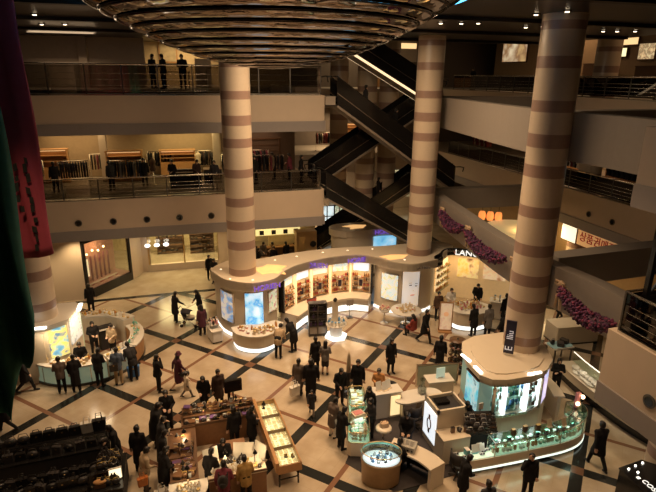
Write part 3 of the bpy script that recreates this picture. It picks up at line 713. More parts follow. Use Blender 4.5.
GM = {k: mat('goods_' + k, v, .3, var=.1) for k, v in dict(amber=(.5, .22, .05), gold=(.6, .42, .14), white=(.8, .78, .72), pink=(.6, .25, .25), green=(.14, .4, .3), blue=(.08, .25, .5), purple=(.12, .06, .18), dark=(.03, .025, .025), red=(.4, .05, .04), silver=(.55, .55, .55), brown=(.16, .08, .04), teal=(.1, .4, .42), cream=(.65, .52, .36)).items()}
def proto(kind):
    b = MB()
    if kind == 'bottle': b.lathe([(0, 0), (.04, 0), (.045, .02), (.045, .12), (.018, .145), (.018, .16)], n=10); b.lathe([(.022, .16), (.022, .2), (0, .2)], n=8, mi=1)
    elif kind == 'jar': b.lathe([(0, 0), (.05, 0), (.055, .02), (.055, .06)], n=10); b.lathe([(.058, .06), (.058, .085), (0, .085)], n=10, mi=1)
    elif kind == 'carton': b.box((0, 0, .08), (.1, .07, .16)); b.box((0, 0, .165), (.102, .072, .012), mi=1)
    elif kind == 'ring_box': b.box((0, 0, .02), (.11, .09, .04)); b.box((0, .04, .07), (.11, .015, .09), mi=1); b.ell((0, -.005, .05), (.022, .022, .014), 8, 5, 1)
    elif kind == 'bust': b.lathe([(0, 0), (.06, 0), (.06, .015), (.02, .03), (.03, .08), (.075, .15), (.05, .2), (.025, .23), (.022, .27), (0, .28)], n=12, sy=.7); b.tube([(.06 * cos(a), -.05 - .01 * sin(a), .17 - .05 * abs(sin(a))) for a in [i * pi / 6 for i in range(7)]], .006, 5, 1)
    elif kind == 'watch': b.tube([(0, .035 * cos(a), .045 + .035 * sin(a)) for a in [i * pi / 6 for i in range(13)]], .012, 6); b.cyl((0, -.045, .045), (0, -.035, .045), .022, n=12, mi=1); b.box((0, 0, .006), (.06, .08, .012))
    elif kind == 'sunglasses':
        for s in (-1, 1): b.ell((s * .035, 0, .035), (.03, .006, .024), 10, 6); b.tube([(s * .064, 0, .045), (s * .066, .1, .045), (s * .064, .13, .02)], .004, 5, 1)
        b.tube([(-.01, 0, .045), (.01, 0, .045)], .004, 5, 1); b.box((0, .04, .008), (.12, .1, .016), mi=1)
    elif kind == 'pouch': b.ell((0, 0, .07), (.11, .05, .075), 10, 6); b.tube([(-.07, 0, .11), (-.05, 0, .19), (.05, 0, .19), (.07, 0, .11)], .008, 5, 1)
    elif kind == 'folded': b.box((0, 0, .035), (.26, .2, .07), bev=.03); b.box((.0, 0, .09), (.25, .19, .04), bev=.03, mi=1)
    elif kind == 'plate': b.lathe([(0, 0), (.05, 0), (.06, .01), (.13, .03), (.13, .036), (.05, .014), (0, .014)], n=16); b.ell((0, 0, .05), (.05, .05, .04), 8, 6, 1)
    elif kind == 'cup': b.lathe([(0, 0), (.05, 0), (.075, .09), (.07, .09), (.045, .012), (0, .012)], n=14); b.tube([(.07, 0, .075), (.11, 0, .06), (.1, 0, .03), (.06, 0, .025)], .008, 5, 1)
    elif kind == 'card': b.box((0, 0, .005), (.14, .08, .01), mi=1); b.slab3((-.07, .0, .01), (1, 0, 0), (0, .35, 1), .14, .2, .008)
    elif kind == 'pad': b.box((0, 0, .008), (.145, .185, .016), bev=.012); b.ell((0, 0, .018), (.03, .03, .008), 8, 4, 1)
    return b.mesh(kind)
PR = {}
NAMES = dict(bottle='cosmetics_bottle', jar='cosmetics_jar', carton='cosmetics_carton', ring_box='jewellery_box', bust='necklace_bust', watch='wristwatch', sunglasses='sunglasses', pouch='small_pouch', folded='folded_scarf', plate='porcelain_dish', cup='porcelain_cup', card='price_card', pad='jewellery_pad')
CATS = dict(bottle='bottle', jar='jar', carton='box', ring_box='jewellery box', bust='necklace stand', watch='watch', sunglasses='sunglasses', pouch='bag', folded='scarf', plate='dish', cup='cup', card='sign', pad='jewellery pad')
GW = dict(bottle='cosmetics bottle', jar='cosmetics jar', carton='cosmetics carton', ring_box='open jewellery box', bust='necklace bust', watch='wristwatch on its stand', sunglasses='pair of sunglasses', pouch='small pouch with a handle', folded='folded scarf', plate='porcelain dish', cup='porcelain cup', card='price card', pad='jewellery pad lying flat')
def goods(kind, c1, c2, pts, where, group, sc=1.):
    "copies of one kind at pts = (x, y, z, rz)"
    key = (kind, c1, c2)
    if key not in PR:
        me = proto(kind); me.materials.append(GM[c1]); me.materials.append(GM[c2]); PR[key] = me
    cn = {'dark': 'black'}.get(c1, c1)
    for (x, y, z, rz) in pts:
        o = bpy.data.objects.new(NAMES[kind], PR[key]); COL.objects.link(o)
        o.location = (x, y, z); o.rotation_euler = (0, 0, rz); o.scale = (sc,) * 3
        tag(o, f'small {cn} {GW[kind]} {where}', CATS[kind], f'{cn} {GW[kind]}s {group}')
RG = random.Random(11)
def mixed(spots, kinds, where, group, sc=1.):
    "shares spots out among kinds = [(kind, c1, c2)]"
    b = {k: [] for k in kinds}
    for s in spots: b[RG.choice(kinds)].append(s)
    for k, v in b.items(): goods(*k, v, where, group, sc)
def gridspots(x0, y0, x1, y1, nx, ny, z, rz=0, jit=.2):
    out = []
    for i in range(nx):
        for j in range(ny):
            dx, dy = (x1 - x0) / nx, (y1 - y0) / ny
            out.append((x0 + dx * (i + .5 + RG.uniform(-jit, jit)), y0 + dy * (j + .5 + RG.uniform(-jit, jit)), z, rz + RG.uniform(-.3, .3)))
    return out
def along(pl, n, z, side=0., jit=.03):
    "n spots spread along a polyline, shifted sideways"
    q = offset(pl, side); L = [0]
    for a, b in zip(q, q[1:]): L.append(L[-1] + hypot(b[0] - a[0], b[1] - a[1]))
    out = []
    for k in range(n):
        s = L[-1] * (k + .5) / n; i = max(j for j in range(len(L) - 1) if L[j] <= s); t_ = (s - L[i]) / max(1e-6, L[i + 1] - L[i])
        a, b = q[i], q[i + 1]; an = atan2(b[1] - a[1], b[0] - a[0])
        out.append((a[0] + (b[0] - a[0]) * t_ + RG.uniform(-jit, jit), a[1] + (b[1] - a[1]) * t_ + RG.uniform(-jit, jit), z, an))
    return out
def area_light(name, loc, size, energy, col=(1, .72, .42), rot=(0, 0, 0), sy=None, spread=None):
    l = bpy.data.lights.new(name, 'AREA'); l.energy = energy; l.color = col; l.size = size
    if sy: l.shape = 'RECTANGLE'; l.size_y = sy
    if spread: l.spread = radians(spread)
    o = bpy.data.objects.new(name, l); COL.objects.link(o); o.location = loc; o.rotation_euler = rot; return o
def spot(name, loc, to, energy, col=(1, .74, .45), ang=50, blend=.5, size=.1):
    l = bpy.data.lights.new(name, 'SPOT'); l.energy = energy; l.color = col; l.spot_size = radians(ang); l.spot_blend = blend; l.shadow_soft_size = size
    o = bpy.data.objects.new(name, l); COL.objects.link(o); o.location = loc
    d = Vector(to) - Vector(loc); o.rotation_euler = d.to_track_quat('-Z', 'Y').to_euler(); return o
def point(name, loc, energy, col=(1, .72, .42), size=.1):
    l = bpy.data.lights.new(name, 'POINT'); l.energy = energy; l.color = col; l.shadow_soft_size = size
    o = bpy.data.objects.new(name, l); COL.objects.link(o); o.location = loc; return o
# ---------------------------------------------------------------- curved white cosmetics shop between two columns
P_BLUE = poster('poster_blue', [(.7, .85, .92), (.7, .85, .92), (.4, .68, .85), (.08, .38, .75), (.7, .85, .9)], 1.6, .95, 3.)
P_SKIN = poster('poster_face', [(.95, .8, .62), (1., .9, .78), (.75, .85, .95)], 1.2, .4, 1.)
P_GREEN = poster('poster_green', [(.2, .4, .25), (.8, .85, .6), (.55, .25, .25)], 4, .5, 5.)
P_WARM = poster('poster_warm', [(.8, .5, .22), (.85, .65, .4), (.45, .22, .1)], 2.5, .5, 2.)
P_MIX = poster('poster_mixed', [(.85, .9, .8), (.5, .7, .75), (.9, .75, .5), (.35, .5, .3)], 5, .65, 4.)
P_YEL = poster('poster_yellow', [(.75, .5, .06), (.85, .65, .3), (.2, .08, .03)], 2.5, .5, 7.)
P_WHITE = poster('poster_white', [(.9, .93, 1), (.95, .97, 1), (.45, .55, .6)], 6, .8, 9.)
SIGNP = mat('violet_sign', (.16, .08, .42), emit=(.2, .1, .6), es=.7, var=0)
GLOW = mat('under_glow', (1, 1, 1), emit=(.95, .97, .9), es=1.5, var=0)
LEDC = mat('shelf_glow', (1, .8, .5), emit=(1, .7, .36), es=.75, var=0)
ROOFP = spline([(1.25, 25.1), (1.45, 24.1), (1.85, 23.3), (2.9, 22.62), (3.95, 22.9), (4.6, 23.75), (5.45, 24.5), (6.7, 25.05), (7.9, 25.3), (9.0, 25.2), (9.75, 24.6), (10.2, 23.85), (11.1, 23.2), (12.2, 23.4), (13.0, 23.7), (13.4, 24.4), (14.0, 24.95), (14.6, 25.6), (14.2, 26.5), (12.6, 26.6), (10.8, 26.5), (9.0, 26.75), (7.3, 26.75), (5.5, 26.5), (3.6, 26.0), (2.3, 26.2)], 4, closed=True)
t = thing('shop_canopy', 'cream wavy canopy roof over the curved white shop, with violet signs', 'canopy', (2.68, 24.25, 2.5))
O = lambda pl: [(x - 2.68, y - 24.25) for x, y in pl]
MB().prism(O(ROOFP), .04, .4).build('roof', CREAM, t)
MB().wall(O(ROOFP[:68]), .1, 0, .46).build('fascia', CREAM, t)
def star(cx, cy, r, ry, k=5, ph=0.3):
    rr = random.Random(int(cx * 10)); return [(cx + r * q_ * cos(ph + i * pi / k), cy + ry * q_ * sin(ph + i * pi / k)) for i in range(2 * k) for q_ in (rr.uniform(.75, 1.15) if i % 2 == 0 else rr.uniform(.45, .75),)]
STARL = mat('star_light', (.8, .5, .2), emit=(1, .55, .2), es=.8, var=.3, scale=3)
for cx, cy, r, ry in ((4.0, 24.3, 1.0, .95), (10.6, 24.55, .9, .5)):
    MB().prism(O(star(cx, cy, r, ry)), .395, .42).build('roof_light', STARL, t, 'glowing star shaped opening in the roof')
for k in range(9):
    x, y = [(1.7, 24.9), (2.0, 23.5), (3.0, 23.1), (4.5, 25.6), (5.7, 25.9), (7.2, 26.2), (8.6, 26.2), (10.0, 26.1), (11.0, 24.0)][k]
    MB().cyl((x - 2.68, y - 24.25, .4), (x - 2.68, y - 24.25, .42), .05, n=10).build('roof_spot', DOWNR, t)
for body, px, py, nx, ny in (('HORIEN', 3.55, 22.62, .25, -1), ('HORIEN', 6.45, 24.9, -.35, -1), ('HORIEN', 8.85, 25.15, .12, -1)):
    text('sign_lettering', body, .36, SIGNP, t, Matrix.Translation((-2.68, -24.25, -2.5)) @ facing(Vector((px + nx * .12, py + ny * .12, 2.72)), nx, ny), .03, 'violet sign lettering')
text('sign_lettering', 'LA MIEN', .2, mat('grey_sign', (.2, .17, .16), .4, var=0), t, Matrix.Translation((-2.68, -24.25, -2.5)) @ facing(Vector((11.65, 23.1, 2.72)), -.05, -1), .02, 'grey sign lettering')

def drumthing(label, pl, posters, z1=2.5):
    c = pl[len(pl) // 2]; t = thing('display_drum', label, 'display wall', (c[0], c[1], 0)); q = lambda P: [(x - c[0], y - c[1]) for x, y in P]
    S = spline(pl, 6); MB().wall(q(S), .12, 0, z1).build('panel', CREAM, t)
    MB().wall(q(offset(S, -.03)), .03, .02, .16).build('under_glow', GLOW, t)
    for a, b_, z0, zz, m, lab in posters:
        seg = S[a:b_]
        po = MB().wall(q(offset(seg, -.05)), .045, z0, zz).build('poster', m, t, lab)
        f = MB(); f.wall(q(offset(seg, -.06)), .05, z0 - .05, z0); f.wall(q(offset(seg, -.06)), .05, zz, zz + .05)
        for e in (seg[0], seg[-1]): f.box((e[0] - c[0], e[1] - c[1], (z0 + zz) / 2), (.07, .07, zz - z0 + .1))
        f.build('poster_frame', STEEL, po)
    return t, S
LD, LS = drumthing('left rounded end wall of the curved shop carrying backlit blue posters', [(1.4, 25.2), (1.5, 24.6), (1.65, 24.0), (2.0, 23.4), (2.5, 23.0), (3.1, 22.88), (3.7, 23.1), (4.2, 23.6)],
    [(11, 20, .75, 2.2, poster('poster_model', [(.5, .6, .65), (.85, .75, .6), (.2, .4, .7), (.4, .3, .25)], 2, .5, 12.), 'backlit portrait poster'), (25, 34, .6, 2.35, P_BLUE, 'large backlit white and blue poster'), (36, 42, 1.2, 2.2, P_GREEN, 'lit niche with green packs')])
RD, RS = drumthing('right rounded end wall of the curved shop with a big backlit face poster', [(9.75, 24.95), (10.15, 24.2), (10.7, 23.72), (11.4, 23.55), (12.2, 23.7), (12.6, 23.95)],
    [(4, 12, .75, 2.15, P_MIX, 'lit niche of green and pink packs'), (13, 21, .45, 2.4, P_SKIN, 'large backlit face poster')])
# the face on the poster
cc = RD.location; fb = MB(); mid = RS[17]; ux = Vector((RS[20][0] - RS[14][0], RS[20][1] - RS[14][1], 0)).normalized(); nn = Vector((ux.y, -ux.x, 0)); o0 = Vector((mid[0] - cc[0], mid[1] - cc[1], 0)) + nn * .09
def disc(b, u, z, ru, rz, mi, lift):
    vs = [tuple(o0 + nn * lift + ux * (u + ru * cos(2 * pi * i / 24)) + Vector((0, 0, z + rz * sin(2 * pi * i / 24)))) for i in range(24)]
    b.add(vs, [tuple(range(24))], mi)
FM = [mat('face_skin', (.9, .75, .6), emit=(1, .84, .66), es=.6, var=.1, scale=2), mat('face_dark', (.15, .1, .08), .5, var=0), mat('face_lips', (.6, .3, .25), emit=(.6, .3, .25), es=.4, var=0), mat('face_hair', (.3, .28, .26), .5, var=.3)]
disc(fb, -.1, 1.68, .1, .03, 1, .008); disc(fb, .2, 1.62, .09, .03, 1, .008); disc(fb, -.11, 1.8, .12, .016, 1, .008); disc(fb, .21, 1.75, .11, .016, 1, .008); disc(fb, .06, 1.36, .045, .016, 3, .008); disc(fb, .03, 1.12, .15, .04, 2, .008)
fb.build('face_print', FM, RD, 'printed face on the poster')

# shelf bays
SH = spline([(4.42, 23.85), (5.3, 24.72), (6.4, 25.32), (7.6, 25.6), (8.7, 25.58), (9.65, 25.1)], 6)
t = thing('shelf_wall', 'curved run of warmly lit cosmetics shelf bays between the two end walls', 'shelf wall', (7.0, 25.4, 0)); q = lambda P: [(x - 7.0, y - 25.4) for x, y in P]
MB().wall(q(SH), .12, .8, 2.5).build('back_panel', mat('shelf_back', (.78, .6, .38), .5, emit=(1, .66, .34), es=.18, var=.08), t)  # faint emission on the panel stands in for lamp light falling on it
FL = offset(SH, -1.05)
MB().prism(q(SH) + q(FL)[::-1], .7, .8).build('ledge', CREAM, t)
MB().prism(q(offset(SH, 0)) + q(offset(SH, -.9))[::-1], 0, .7).build('plinth', CREAM, t)
MB().wall(q(offset(SH, -.93)), .03, .06, .36).build('under_glow', GLOW, t)
NB = 5; LEN = len(SH) - 1
def at_s(pl, s):
    L = [0]
    for a, b_ in zip(pl, pl[1:]): L.append(L[-1] + hypot(b_[0] - a[0], b_[1] - a[1]))
    d = s * L[-1]; i = max(j for j in range(len(L) - 1) if L[j] <= d + 1e-9); k = (d - L[i]) / (L[i + 1] - L[i]); a, b_ = pl[i], pl[i + 1]
    return (a[0] + (b_[0] - a[0]) * k, a[1] + (b_[1] - a[1]) * k), atan2(b_[1] - a[1], b_[0] - a[0])
def sub(pl, s0, s1, n=5): return [at_s(pl, s0 + (s1 - s0) * i / n)[0] for i in range(n + 1)]
for e in (0.0, .999):
    (x, y), an = at_s(SH, e); MB().box((x - 7 + .06 * sin(an), y - 25.4 - .1, 1.65), (.09, .32, 1.7), an).build('end_post', BLACK, t)
for k in range(NB):
    s0, s1 = k / NB, (k + 1) / NB
    if k:
        (x, y), an = at_s(SH, s0); MB().box((x - 7 + .1 * sin(an), y - 25.4 - .1 * cos(an), 1.65), (.06, .2, 1.7), an).build('divider', LEDC, t)
    sp_ = sub(SH, s0 + .03, s1 - .03); MB().wall(q(offset(sp_, -.05)), .05, 2.0, 2.42).build('header_lightbox', (P_MIX, P_WHITE, P_SKIN, P_MIX, P_WHITE)[k], t, 'lit picture header')
    for z in (.88, 1.15, 1.42, 1.7):
        for a, b_ in ((s0 + .02, s0 + .075), (s1 - .075, s1 - .02)):
            MB().wall(q(offset(sub(SH, a, b_, 2), -.2)), .2, z, z + .025).build('shelf', WOOD, t)
            sp2 = [(x, y, z + .03, an) for (x, y, _, an) in along(sub(SH, a, b_, 2), 3, z, -.1, .01)]
            mixed(sp2, [('bottle', 'amber', 'gold'), ('bottle', 'brown', 'dark'), ('carton', 'red', 'gold'), ('jar', 'white', 'gold')], 'on the lit shelves of the curved shop', 'on the curved shop shelves', .95)
    c_ = sub(SH, s0 + .075, s1 - .075, 3); MB().wall(q(offset(sub(SH, s0 + .085, s1 - .085, 3), -.06)), .05, 1.12, 1.46).build('dark_panel', mat('violet_dark', (.06, .04, .08), .4, var=.3), t, 'dark violet centre panel')
    MB().wall(q(offset(c_, -.22)),   .16, 1.6, 1.62).build('shelf', WOOD, t); MB().wall(q(offset(c_, -.22)), .16, .95, .97).build('shelf', WOOD, t)
    for z in (1.62, .97): mixed([(x, y, z, an) for (x, y, _, an) in along(c_, 5, z, -.12, .01)], [('bottle', 'white', 'gold'), ('bottle', 'pink', 'gold'), ('carton', 'white', 'gold'), ('jar', 'amber', 'gold')], 'on the lit shelves of the curved shop', 'on the curved shop shelves', .9)
    (x, y), an = at_s(SH, (s0 + s1) / 2)
    area_light('bay_light', (x + .35 * sin(an), y - .35 * cos(an), 2.38), .8, 9, (1, .7, .38), (radians(-18), 0, an), sy=.08)
goods('carton', 'red', 'dark', [(6.0 + .1 * k, 24.55 + .04 * k, .8, .3) for k in range(5)], 'in a row on the ledge of the curved shop', 'on the shop ledge', 1.2)

# tester counter at the left end
TC = spline([(1.9, 22.6), (2.05, 21.95), (2.55, 21.5), (3.2, 21.4), (3.85, 21.8), (4.25, 22.55)], 5)
t = thing('tester_counter', 'low rounded tester counter with make-up at the left end of the curved shop', 'counter', (3.0, 22.2, 0)); q = lambda P: [(x - 3.0, y - 22.2) for x, y in P]
IN = [(3.95, 22.85), (3.1, 22.6), (2.4, 22.75)]
MB().prism(q(TC + IN), .25, .82).build('body', CREAM, t); MB().prism(q(offset(TC, -.05) + IN), .82, .87).build('top', WHITE, t)
MB().prism(q(offset(TC, .1) + IN), 0, .25).build('plinth', BLACK, t); MB().wall(q(offset(TC, .05)), .03, .03, .2).build('under_glow', GLOW, t)
sp_ = []
for k in range(46):
    (x, y), an = at_s(TC, RG.uniform(.05, .95)); d = RG.uniform(.12, .75); px, py = x + (3.1 - x) * d * .8, y + (22.5 - y) * d * .8; sp_.append((px, py, .87, an))
mixed(sp_, [('bottle', 'amber', 'gold'), ('jar', 'gold', 'white'), ('jar', 'pink', 'white'), ('bottle', 'white', 'gold'), ('carton', 'cream', 'gold')], 'on the low tester counter', 'on the tester counter', 1.15)

# perfume stand left of the drum
t = thing('display_trolley', 'small white display trolley of bottles beside the stroller, left of the curved shop', 'trolley', (1.15, 23.2, 0), .25)
MB().box((0, 0, .35), (.5, .8, .5), bev=.05).build('body', WHITE, t); MB().box((0, 0, .63), (.56, .86, .05), bev=.05).build('top', WHITE, t); MB().box((0, .1, .85), (.4, .5, .04)).build('tray', WHITE, t)
for a in (-1, 1): MB().cyl((a * .17, .1, .65), (a * .17, .1, .85), .02).build('tray_leg', STEEL, t)
for a, b_ in ((-.18, -.3), (.18, -.3), (-.18, .3), (.18, .3)): MB().cyl((a, b_, 0), (a, b_, .1), .04).build('wheel', BLACK, t)
mixed(gridspots(.92, 23.05, 1.32, 23.5, 3, 4, .87), [('bottle', 'dark', 'gold'), ('bottle', 'pink', 'white'), ('bottle', 'silver', 'dark')], 'on the white trolley left of the curved shop', 'on the white trolley', 1.2)

# free-standing rack and pedestal in front of the shelves
t = thing('product_rack', 'dark free-standing two column product rack in front of the curved shop', 'rack', (5.95, 22.5, 0), -.1)
f = MB()
for x in (-.42, 0, .42): f.box((x, 0, .85), (.04, .34, 1.7))
f.box((0, .16, .85), (.86, .03, 1.7)); f.box((0, 0, 1.7), (.88, .36, .04)); f.build('frame', DSTEEL, t)
for z in (.08, .5, .9, 1.3): MB().box((0, 0, z), (.84, .32, .03)).build('shelf', DSTEEL, t)
for x in (-.21, .21): MB().box((x, -.12, .3), (.36, .02, .36)).build('base_panel', mat('rack_panel', (.3, .26, .22), .5), t)
for z in (.515, .915, 1.315): mixed([(5.95 + x, 22.47 - x * .1, z, 0) for x in (-.32, -.2, -.1, .1, .2, .32)], [('carton', 'dark', 'silver'), ('pouch', 'dark', 'silver'), ('bottle', 'purple', 'silver')], 'on the dark two column rack', 'on the dark rack', 1.25)
t = thing('pedestal_display', 'glowing pedestal display with a tall pole in front of the curved shop', 'pedestal', (6.75, 22.05, 0))
MB().lathe([(.5, 0), (.55, .03), (.55, .12), (.4, .14)], n=6).build('base_glow', GLOW, t); MB().lathe([(.3, .14), (.3, .6), (.5, .7), (.5, .74), (0, .74)], n=24).build('column', WHITE, t)
MB().box((0, .2, 1.25), (.3, .05, 1.05)).build('pole', CREAM, t); MB().ell((0, .2, 1.85), (.1, .08, .11)).build('pole_finial', BLACK, t)
mixed([(6.75 + .36 * cos(a), 22.05 + .33 * sin(a) - .05, .74, a) for a in [i * .48 for i in range(13)]], [('bottle', 'white', 'silver'), ('carton', 'white', 'blue'), ('bottle', 'blue', 'silver'), ('jar', 'white', 'silver')], 'on the glowing pedestal', 'on the glowing pedestal', 1.3)
t = thing('small_sign', 'small dark sign on a stand by the glowing ledge', 'sign', (8.05, 23.95, 0)); MB().box((0, 0, .02), (.3, .3, .04)).build('base', DSTEEL, t); MB().cyl((0, 0, 0), (0, 0, .7), .015).build('stem', DSTEEL, t); MB().box((0, -.02, .85), (.36, .03, .32)).build('panel', mat('rack_panel', (.3, .26, .22), .5), t)

# make-up table and chairs at the right end
t = thing('make_up_table', 'white make-up table under the face poster', 'table', (10.6, 22.6, 0)); MB().lathe([(.75, .7), (.78, .73), (.75, .76), (0, .76)], n=32).build('top', WHITE, t); MB().lathe([(.25, 0), (.25, .03), (.05, .06), (.05, .7)], n=16).build('leg', STEEL, t)
mixed(gridspots(10.15, 22.2, 11.0, 22.95, 4, 4, .76), [('jar', 'white', 'gold'), ('bottle', 'cream', 'gold'), ('jar', 'pink', 'white')], 'on the white make-up table', 'on the make-up table', 1.2)
t = thing('flower_bowl', 'pink flower arrangement in a bowl by the curved shop', 'flowers', (9.55, 22.9, 0)); MB().lathe([(.2, 0), (.2, .02), (.03, .05), (.03, .6), (.24, .66), (.3, .78), (.28, .78), (.2, .68), (0, .68)], n=20).build('bowl', WHITE, t)
f = MB()
for k in range(40):
    a, r = RG.uniform(0, 6.28), RG.uniform(0, .26); f.ell((r * cos(a), r * sin(a), .82 + .12 * RG.random()), .045, 6, 4, k % 2)
f.build('blooms', [GM['pink'], GM['cream']], t)

# ---------------------------------------------------------------- black-trimmed corner shop on the right
t = thing('corner_shop_wall', 'warm lit corner shop wall with posters under a black curved fascia', 'display wall', (14.4, 25.2, 0)); c0 = (14.4, 25.2); q = lambda P: [(x - c0[0], y - c0[1]) for x, y in P]
W1 = [(12.75, 24.1), (14.3, 25.35)]; W2 = [(14.3, 25.35), (18.6, 22.4)]
BK = mat('corner_back', (.8, .62, .38), .5, emit=(1, .68, .32), es=.14, var=.1)
MB().wall(q(W1 + [W2[1]]), .15, 0, 2.75).build('panel', BK, t)
FAS = spline([(12.5, 23.55), (12.95, 23.55), (13.15, 24.0), (13.7, 24.75), (14.4, 24.85), (15.4, 24.1), (17.0, 23.0), (18.5, 21.95)], 5)
MB().wall(q(FAS), .12, 2.6, 2.98).build('fascia', BLACK, t, 'glossy black fascia')
MB().prism(q(FAS + [W2[1], (14.35, 25.4), (12.75, 24.15)]), 2.78, 2.9).build('soffit', CREAM, t)
text('sign_lettering', 'LANC', .42, mat('soft_letter', (.9, .9, .85), .4, emit=(1, .95, .85), es=1.2, var=0), t, Matrix.Translation((-c0[0], -c0[1], 0)) @ facing(Vector((14.85, 24.42, 2.79)), -.57, -.82), .03, 'white sign lettering', sx=1.15)
MB().ell((14.35 - c0[0], 24.78 - c0[1], 2.8), (.08, .05, .1)).build('emblem', GM['pink'], t)
def board(parent, pl, s0, s1, z0, z1, m, lab, lift=.04):
    a, b_ = Vector(pl[0]), Vector(pl[1]); seg = [tuple(a.lerp(b_, s0)), tuple(a.lerp(b_, s1))]
    return MB().wall(q(offset(seg, -lift)), lift - .005, z0, z1).build('poster', m, parent, lab)
board(t, W2, .1, .32, 1.25, 2.35, P_YEL, 'yellow floral poster'); board(t, W2, .37, .6, 1.3, 2.35, P_WARM, 'pale backlit poster'); board(t, W2, .66, .76, 1.5, 2.1, poster('poster_small_blue', [(.1, .1, .2), (.4, .5, .8), (.7, .6, .5)], 3, 1, 2.), 'small blue picture'); board(t, W2, .85, .97, .9, 2.2, P_WARM, 'warm backlit panel')
for z in (.8, 1.2, 1.6, 2.0):
    MB().wall(q(offset([(12.9, 24.2), (14.1, 25.15)], -.24)), .22, z, z + .03).build('shelf', GLASS, t)
    mixed(along([(12.9, 24.2), (14.1, 25.15)], 9, z + .03, -.13, .015), [('bottle', 'amber', 'gold'), ('carton', 'gold', 'white'), ('jar', 'gold', 'white')], 'on the glass shelves of the corner shop', 'on the corner shop shelves', 1.1)
MB().wall(q(offset([(12.95, 24.25), (14.1, 25.2)], -.06)), .02, .75, 2.4).build('lit_panel', LEDC, t)
area_light('corner_light', (14.6, 24.3, 2.55), 1.6, 20, (1, .66, .3), (0, 0, -.6), sy=.6)
t = thing('fan_counter', 'fan shaped cream counter with testers in front of the corner shop', 'counter', (13.7, 21.7, 0)); c0 = (13.7, 21.7)
fan = spline([(12.55, 21.75), (12.75, 21.2), (13.4, 20.85), (14.2, 20.95), (14.75, 21.5)], 5) + [(14.4, 22.25), (13.5, 22.4), (12.75, 22.25)]
MB().prism(q(fan), .3, .93).build('body', CREAM, t); MB().prism(q(offset(fan[:21], -.05) + fan[21:]), .93, .98).build('top', WHITE, t); MB().prism(q(offset(fan[:21], .12) + fan[21:]), 0, .3).build('plinth', BLACKM, t); MB().wall(q(offset(fan[:21], .06)), .03, .05, .24).build('under_glow', GLOW, t)
mixed(gridspots(12.95, 21.3, 14.3, 22.1, 8, 4, .98), [('bottle', 'amber', 'gold'), ('jar', 'white', 'gold'), ('bottle', 'pink', 'white'), ('carton', 'cream', 'gold')], 'on the fan shaped counter', 'on the fan shaped counter', 1.15)
t = thing('straight_counter', 'straight tester counter on the right of the corner shop', 'counter', (16.2, 21.6, 0), -.6); MB().box((0, 0, .45), (2.4, .6, .9), bev=.06).build('body', CREAM, t); MB().box((0, 0, .93), (2.5, .68, .06), bev=.06).build('top', WHITE, t)
mixed([(16.2 + a * cos(-.6) - b_ * sin(-.6), 21.6 + a * sin(-.6) + b_ * cos(-.6), .96, RG.uniform(0, 3)) for a in (-1., -.75, -.5, -.25, 0, .25, .5, .75, 1.) for b_ in (-.15, .15)], [('bottle', 'white', 'silver'), ('jar', 'white', 'gold'), ('carton', 'white', 'blue')], 'on the straight counter of the corner shop', 'on the straight counter', 1.15)
t = thing('poster_stand', 'upright backlit poster stand left of the fan shaped counter', 'poster stand', (12.1, 21.25, 0), -.35)
MB().box((0, 0, .03), (.65, .4, .06)).build('base', WOOD, t); f = MB()
for x in (-.3, .3): f.box((x, 0, .8), (.05, .07, 1.5))
f.box((0, 0, 1.55), (.65, .07, .05)); f.box((0, 0, .1), (.65, .07, .05)); f.build('frame', WOOD, t)
MB().box((0, -.01, .82), (.56, .03, 1.42)).build('poster', poster('poster_soft', [(.6, .42, .25), (.75, .55, .35), (.5, .3, .2)], 2, .5, 4.), t); MB().cyl((0, -.03, .95), (0, -.035, .95), .12, n=16).build('emblem', mat('peach_emblem', (.6, .3, .15), emit=(.9, .45, .2), es=.5, var=0), t)
# ---------------------------------------------------------------- round kiosk at the left column
KC = (-4.35, 22.98)
GREENG = mat('green_lit_glass', (.46, .56, .4), .15, emit=(.6, .85, .6), es=.12, var=.15, scale=3)
def ringcounter(label, a0, a1, front, mats, z=.9, r=2.35, w=.55, c=KC, lit=True, name='ring_counter', frontlab=None):
    A = arc(c, r, a0, a1, max(6, int(abs(a1 - a0) / 8))); B = arc(c, r - w, a0, a1, max(6, int(abs(a1 - a0) / 8)))
    m = A[len(A) // 2]; t = thing(name, label, 'counter', (m[0], m[1], 0)); q = lambda P: [(x - m[0], y - m[1]) for x, y in P]
    A2 = arc(c, r - .07, a0, a1, len(A) - 1)
    MB().prism(q(A2) + q(B)[::-1], .0, z - .06).build('body', mats[0], t)
    MB().wall(q(A), .06, .12, z - .1).build('front_panel', front, t, frontlab)
    MB().prism(q(offset(A, -.04)) + q(B)[::-1], z - .06, z).build('top', mats[1], t)
    MB().wall(q(offset(A, -.02)), .1, 0, .1).build('kick_strip', DSTEEL, t)
    return t, A
t, A1 = ringcounter('curved front counter with pale green lit glass at the left round kiosk', 172, 296, GREENG, (CREAM, WHITE), frontlab='pale green lit glass front')
for k in range(9): 
    a = radians(172 + 124 * k / 8); MB().box((KC[0] + 2.36 * cos(a) - t.location.x, KC[1] + 2.36 * sin(a) - t.location.y, .45), (.03, .03, .7), a).build('glass_rib', STEEL, t)
sp_ = along(arc(KC, 2.1, 174, 294, 20), 34, .9, 0, .12) + along(arc(KC, 1.95, 200, 294, 20), 16, .9, 0, .06)
mixed(sp_, [('bottle', 'amber', 'gold'), ('jar', 'gold', 'cream'), ('bottle', 'pink', 'gold'), ('jar', 'amber', 'white'), ('carton', 'cream', 'gold')], 'on the green glass counter of the left kiosk', 'on the green glass counter', 1.2)
t, A2 = ringcounter('pale counter section with a blue panel where three customers stand at the left kiosk', 298, 330, mat('pale_blue_panel', (.3, .42, .45), .3, var=.05), (CREAM, WHITE))
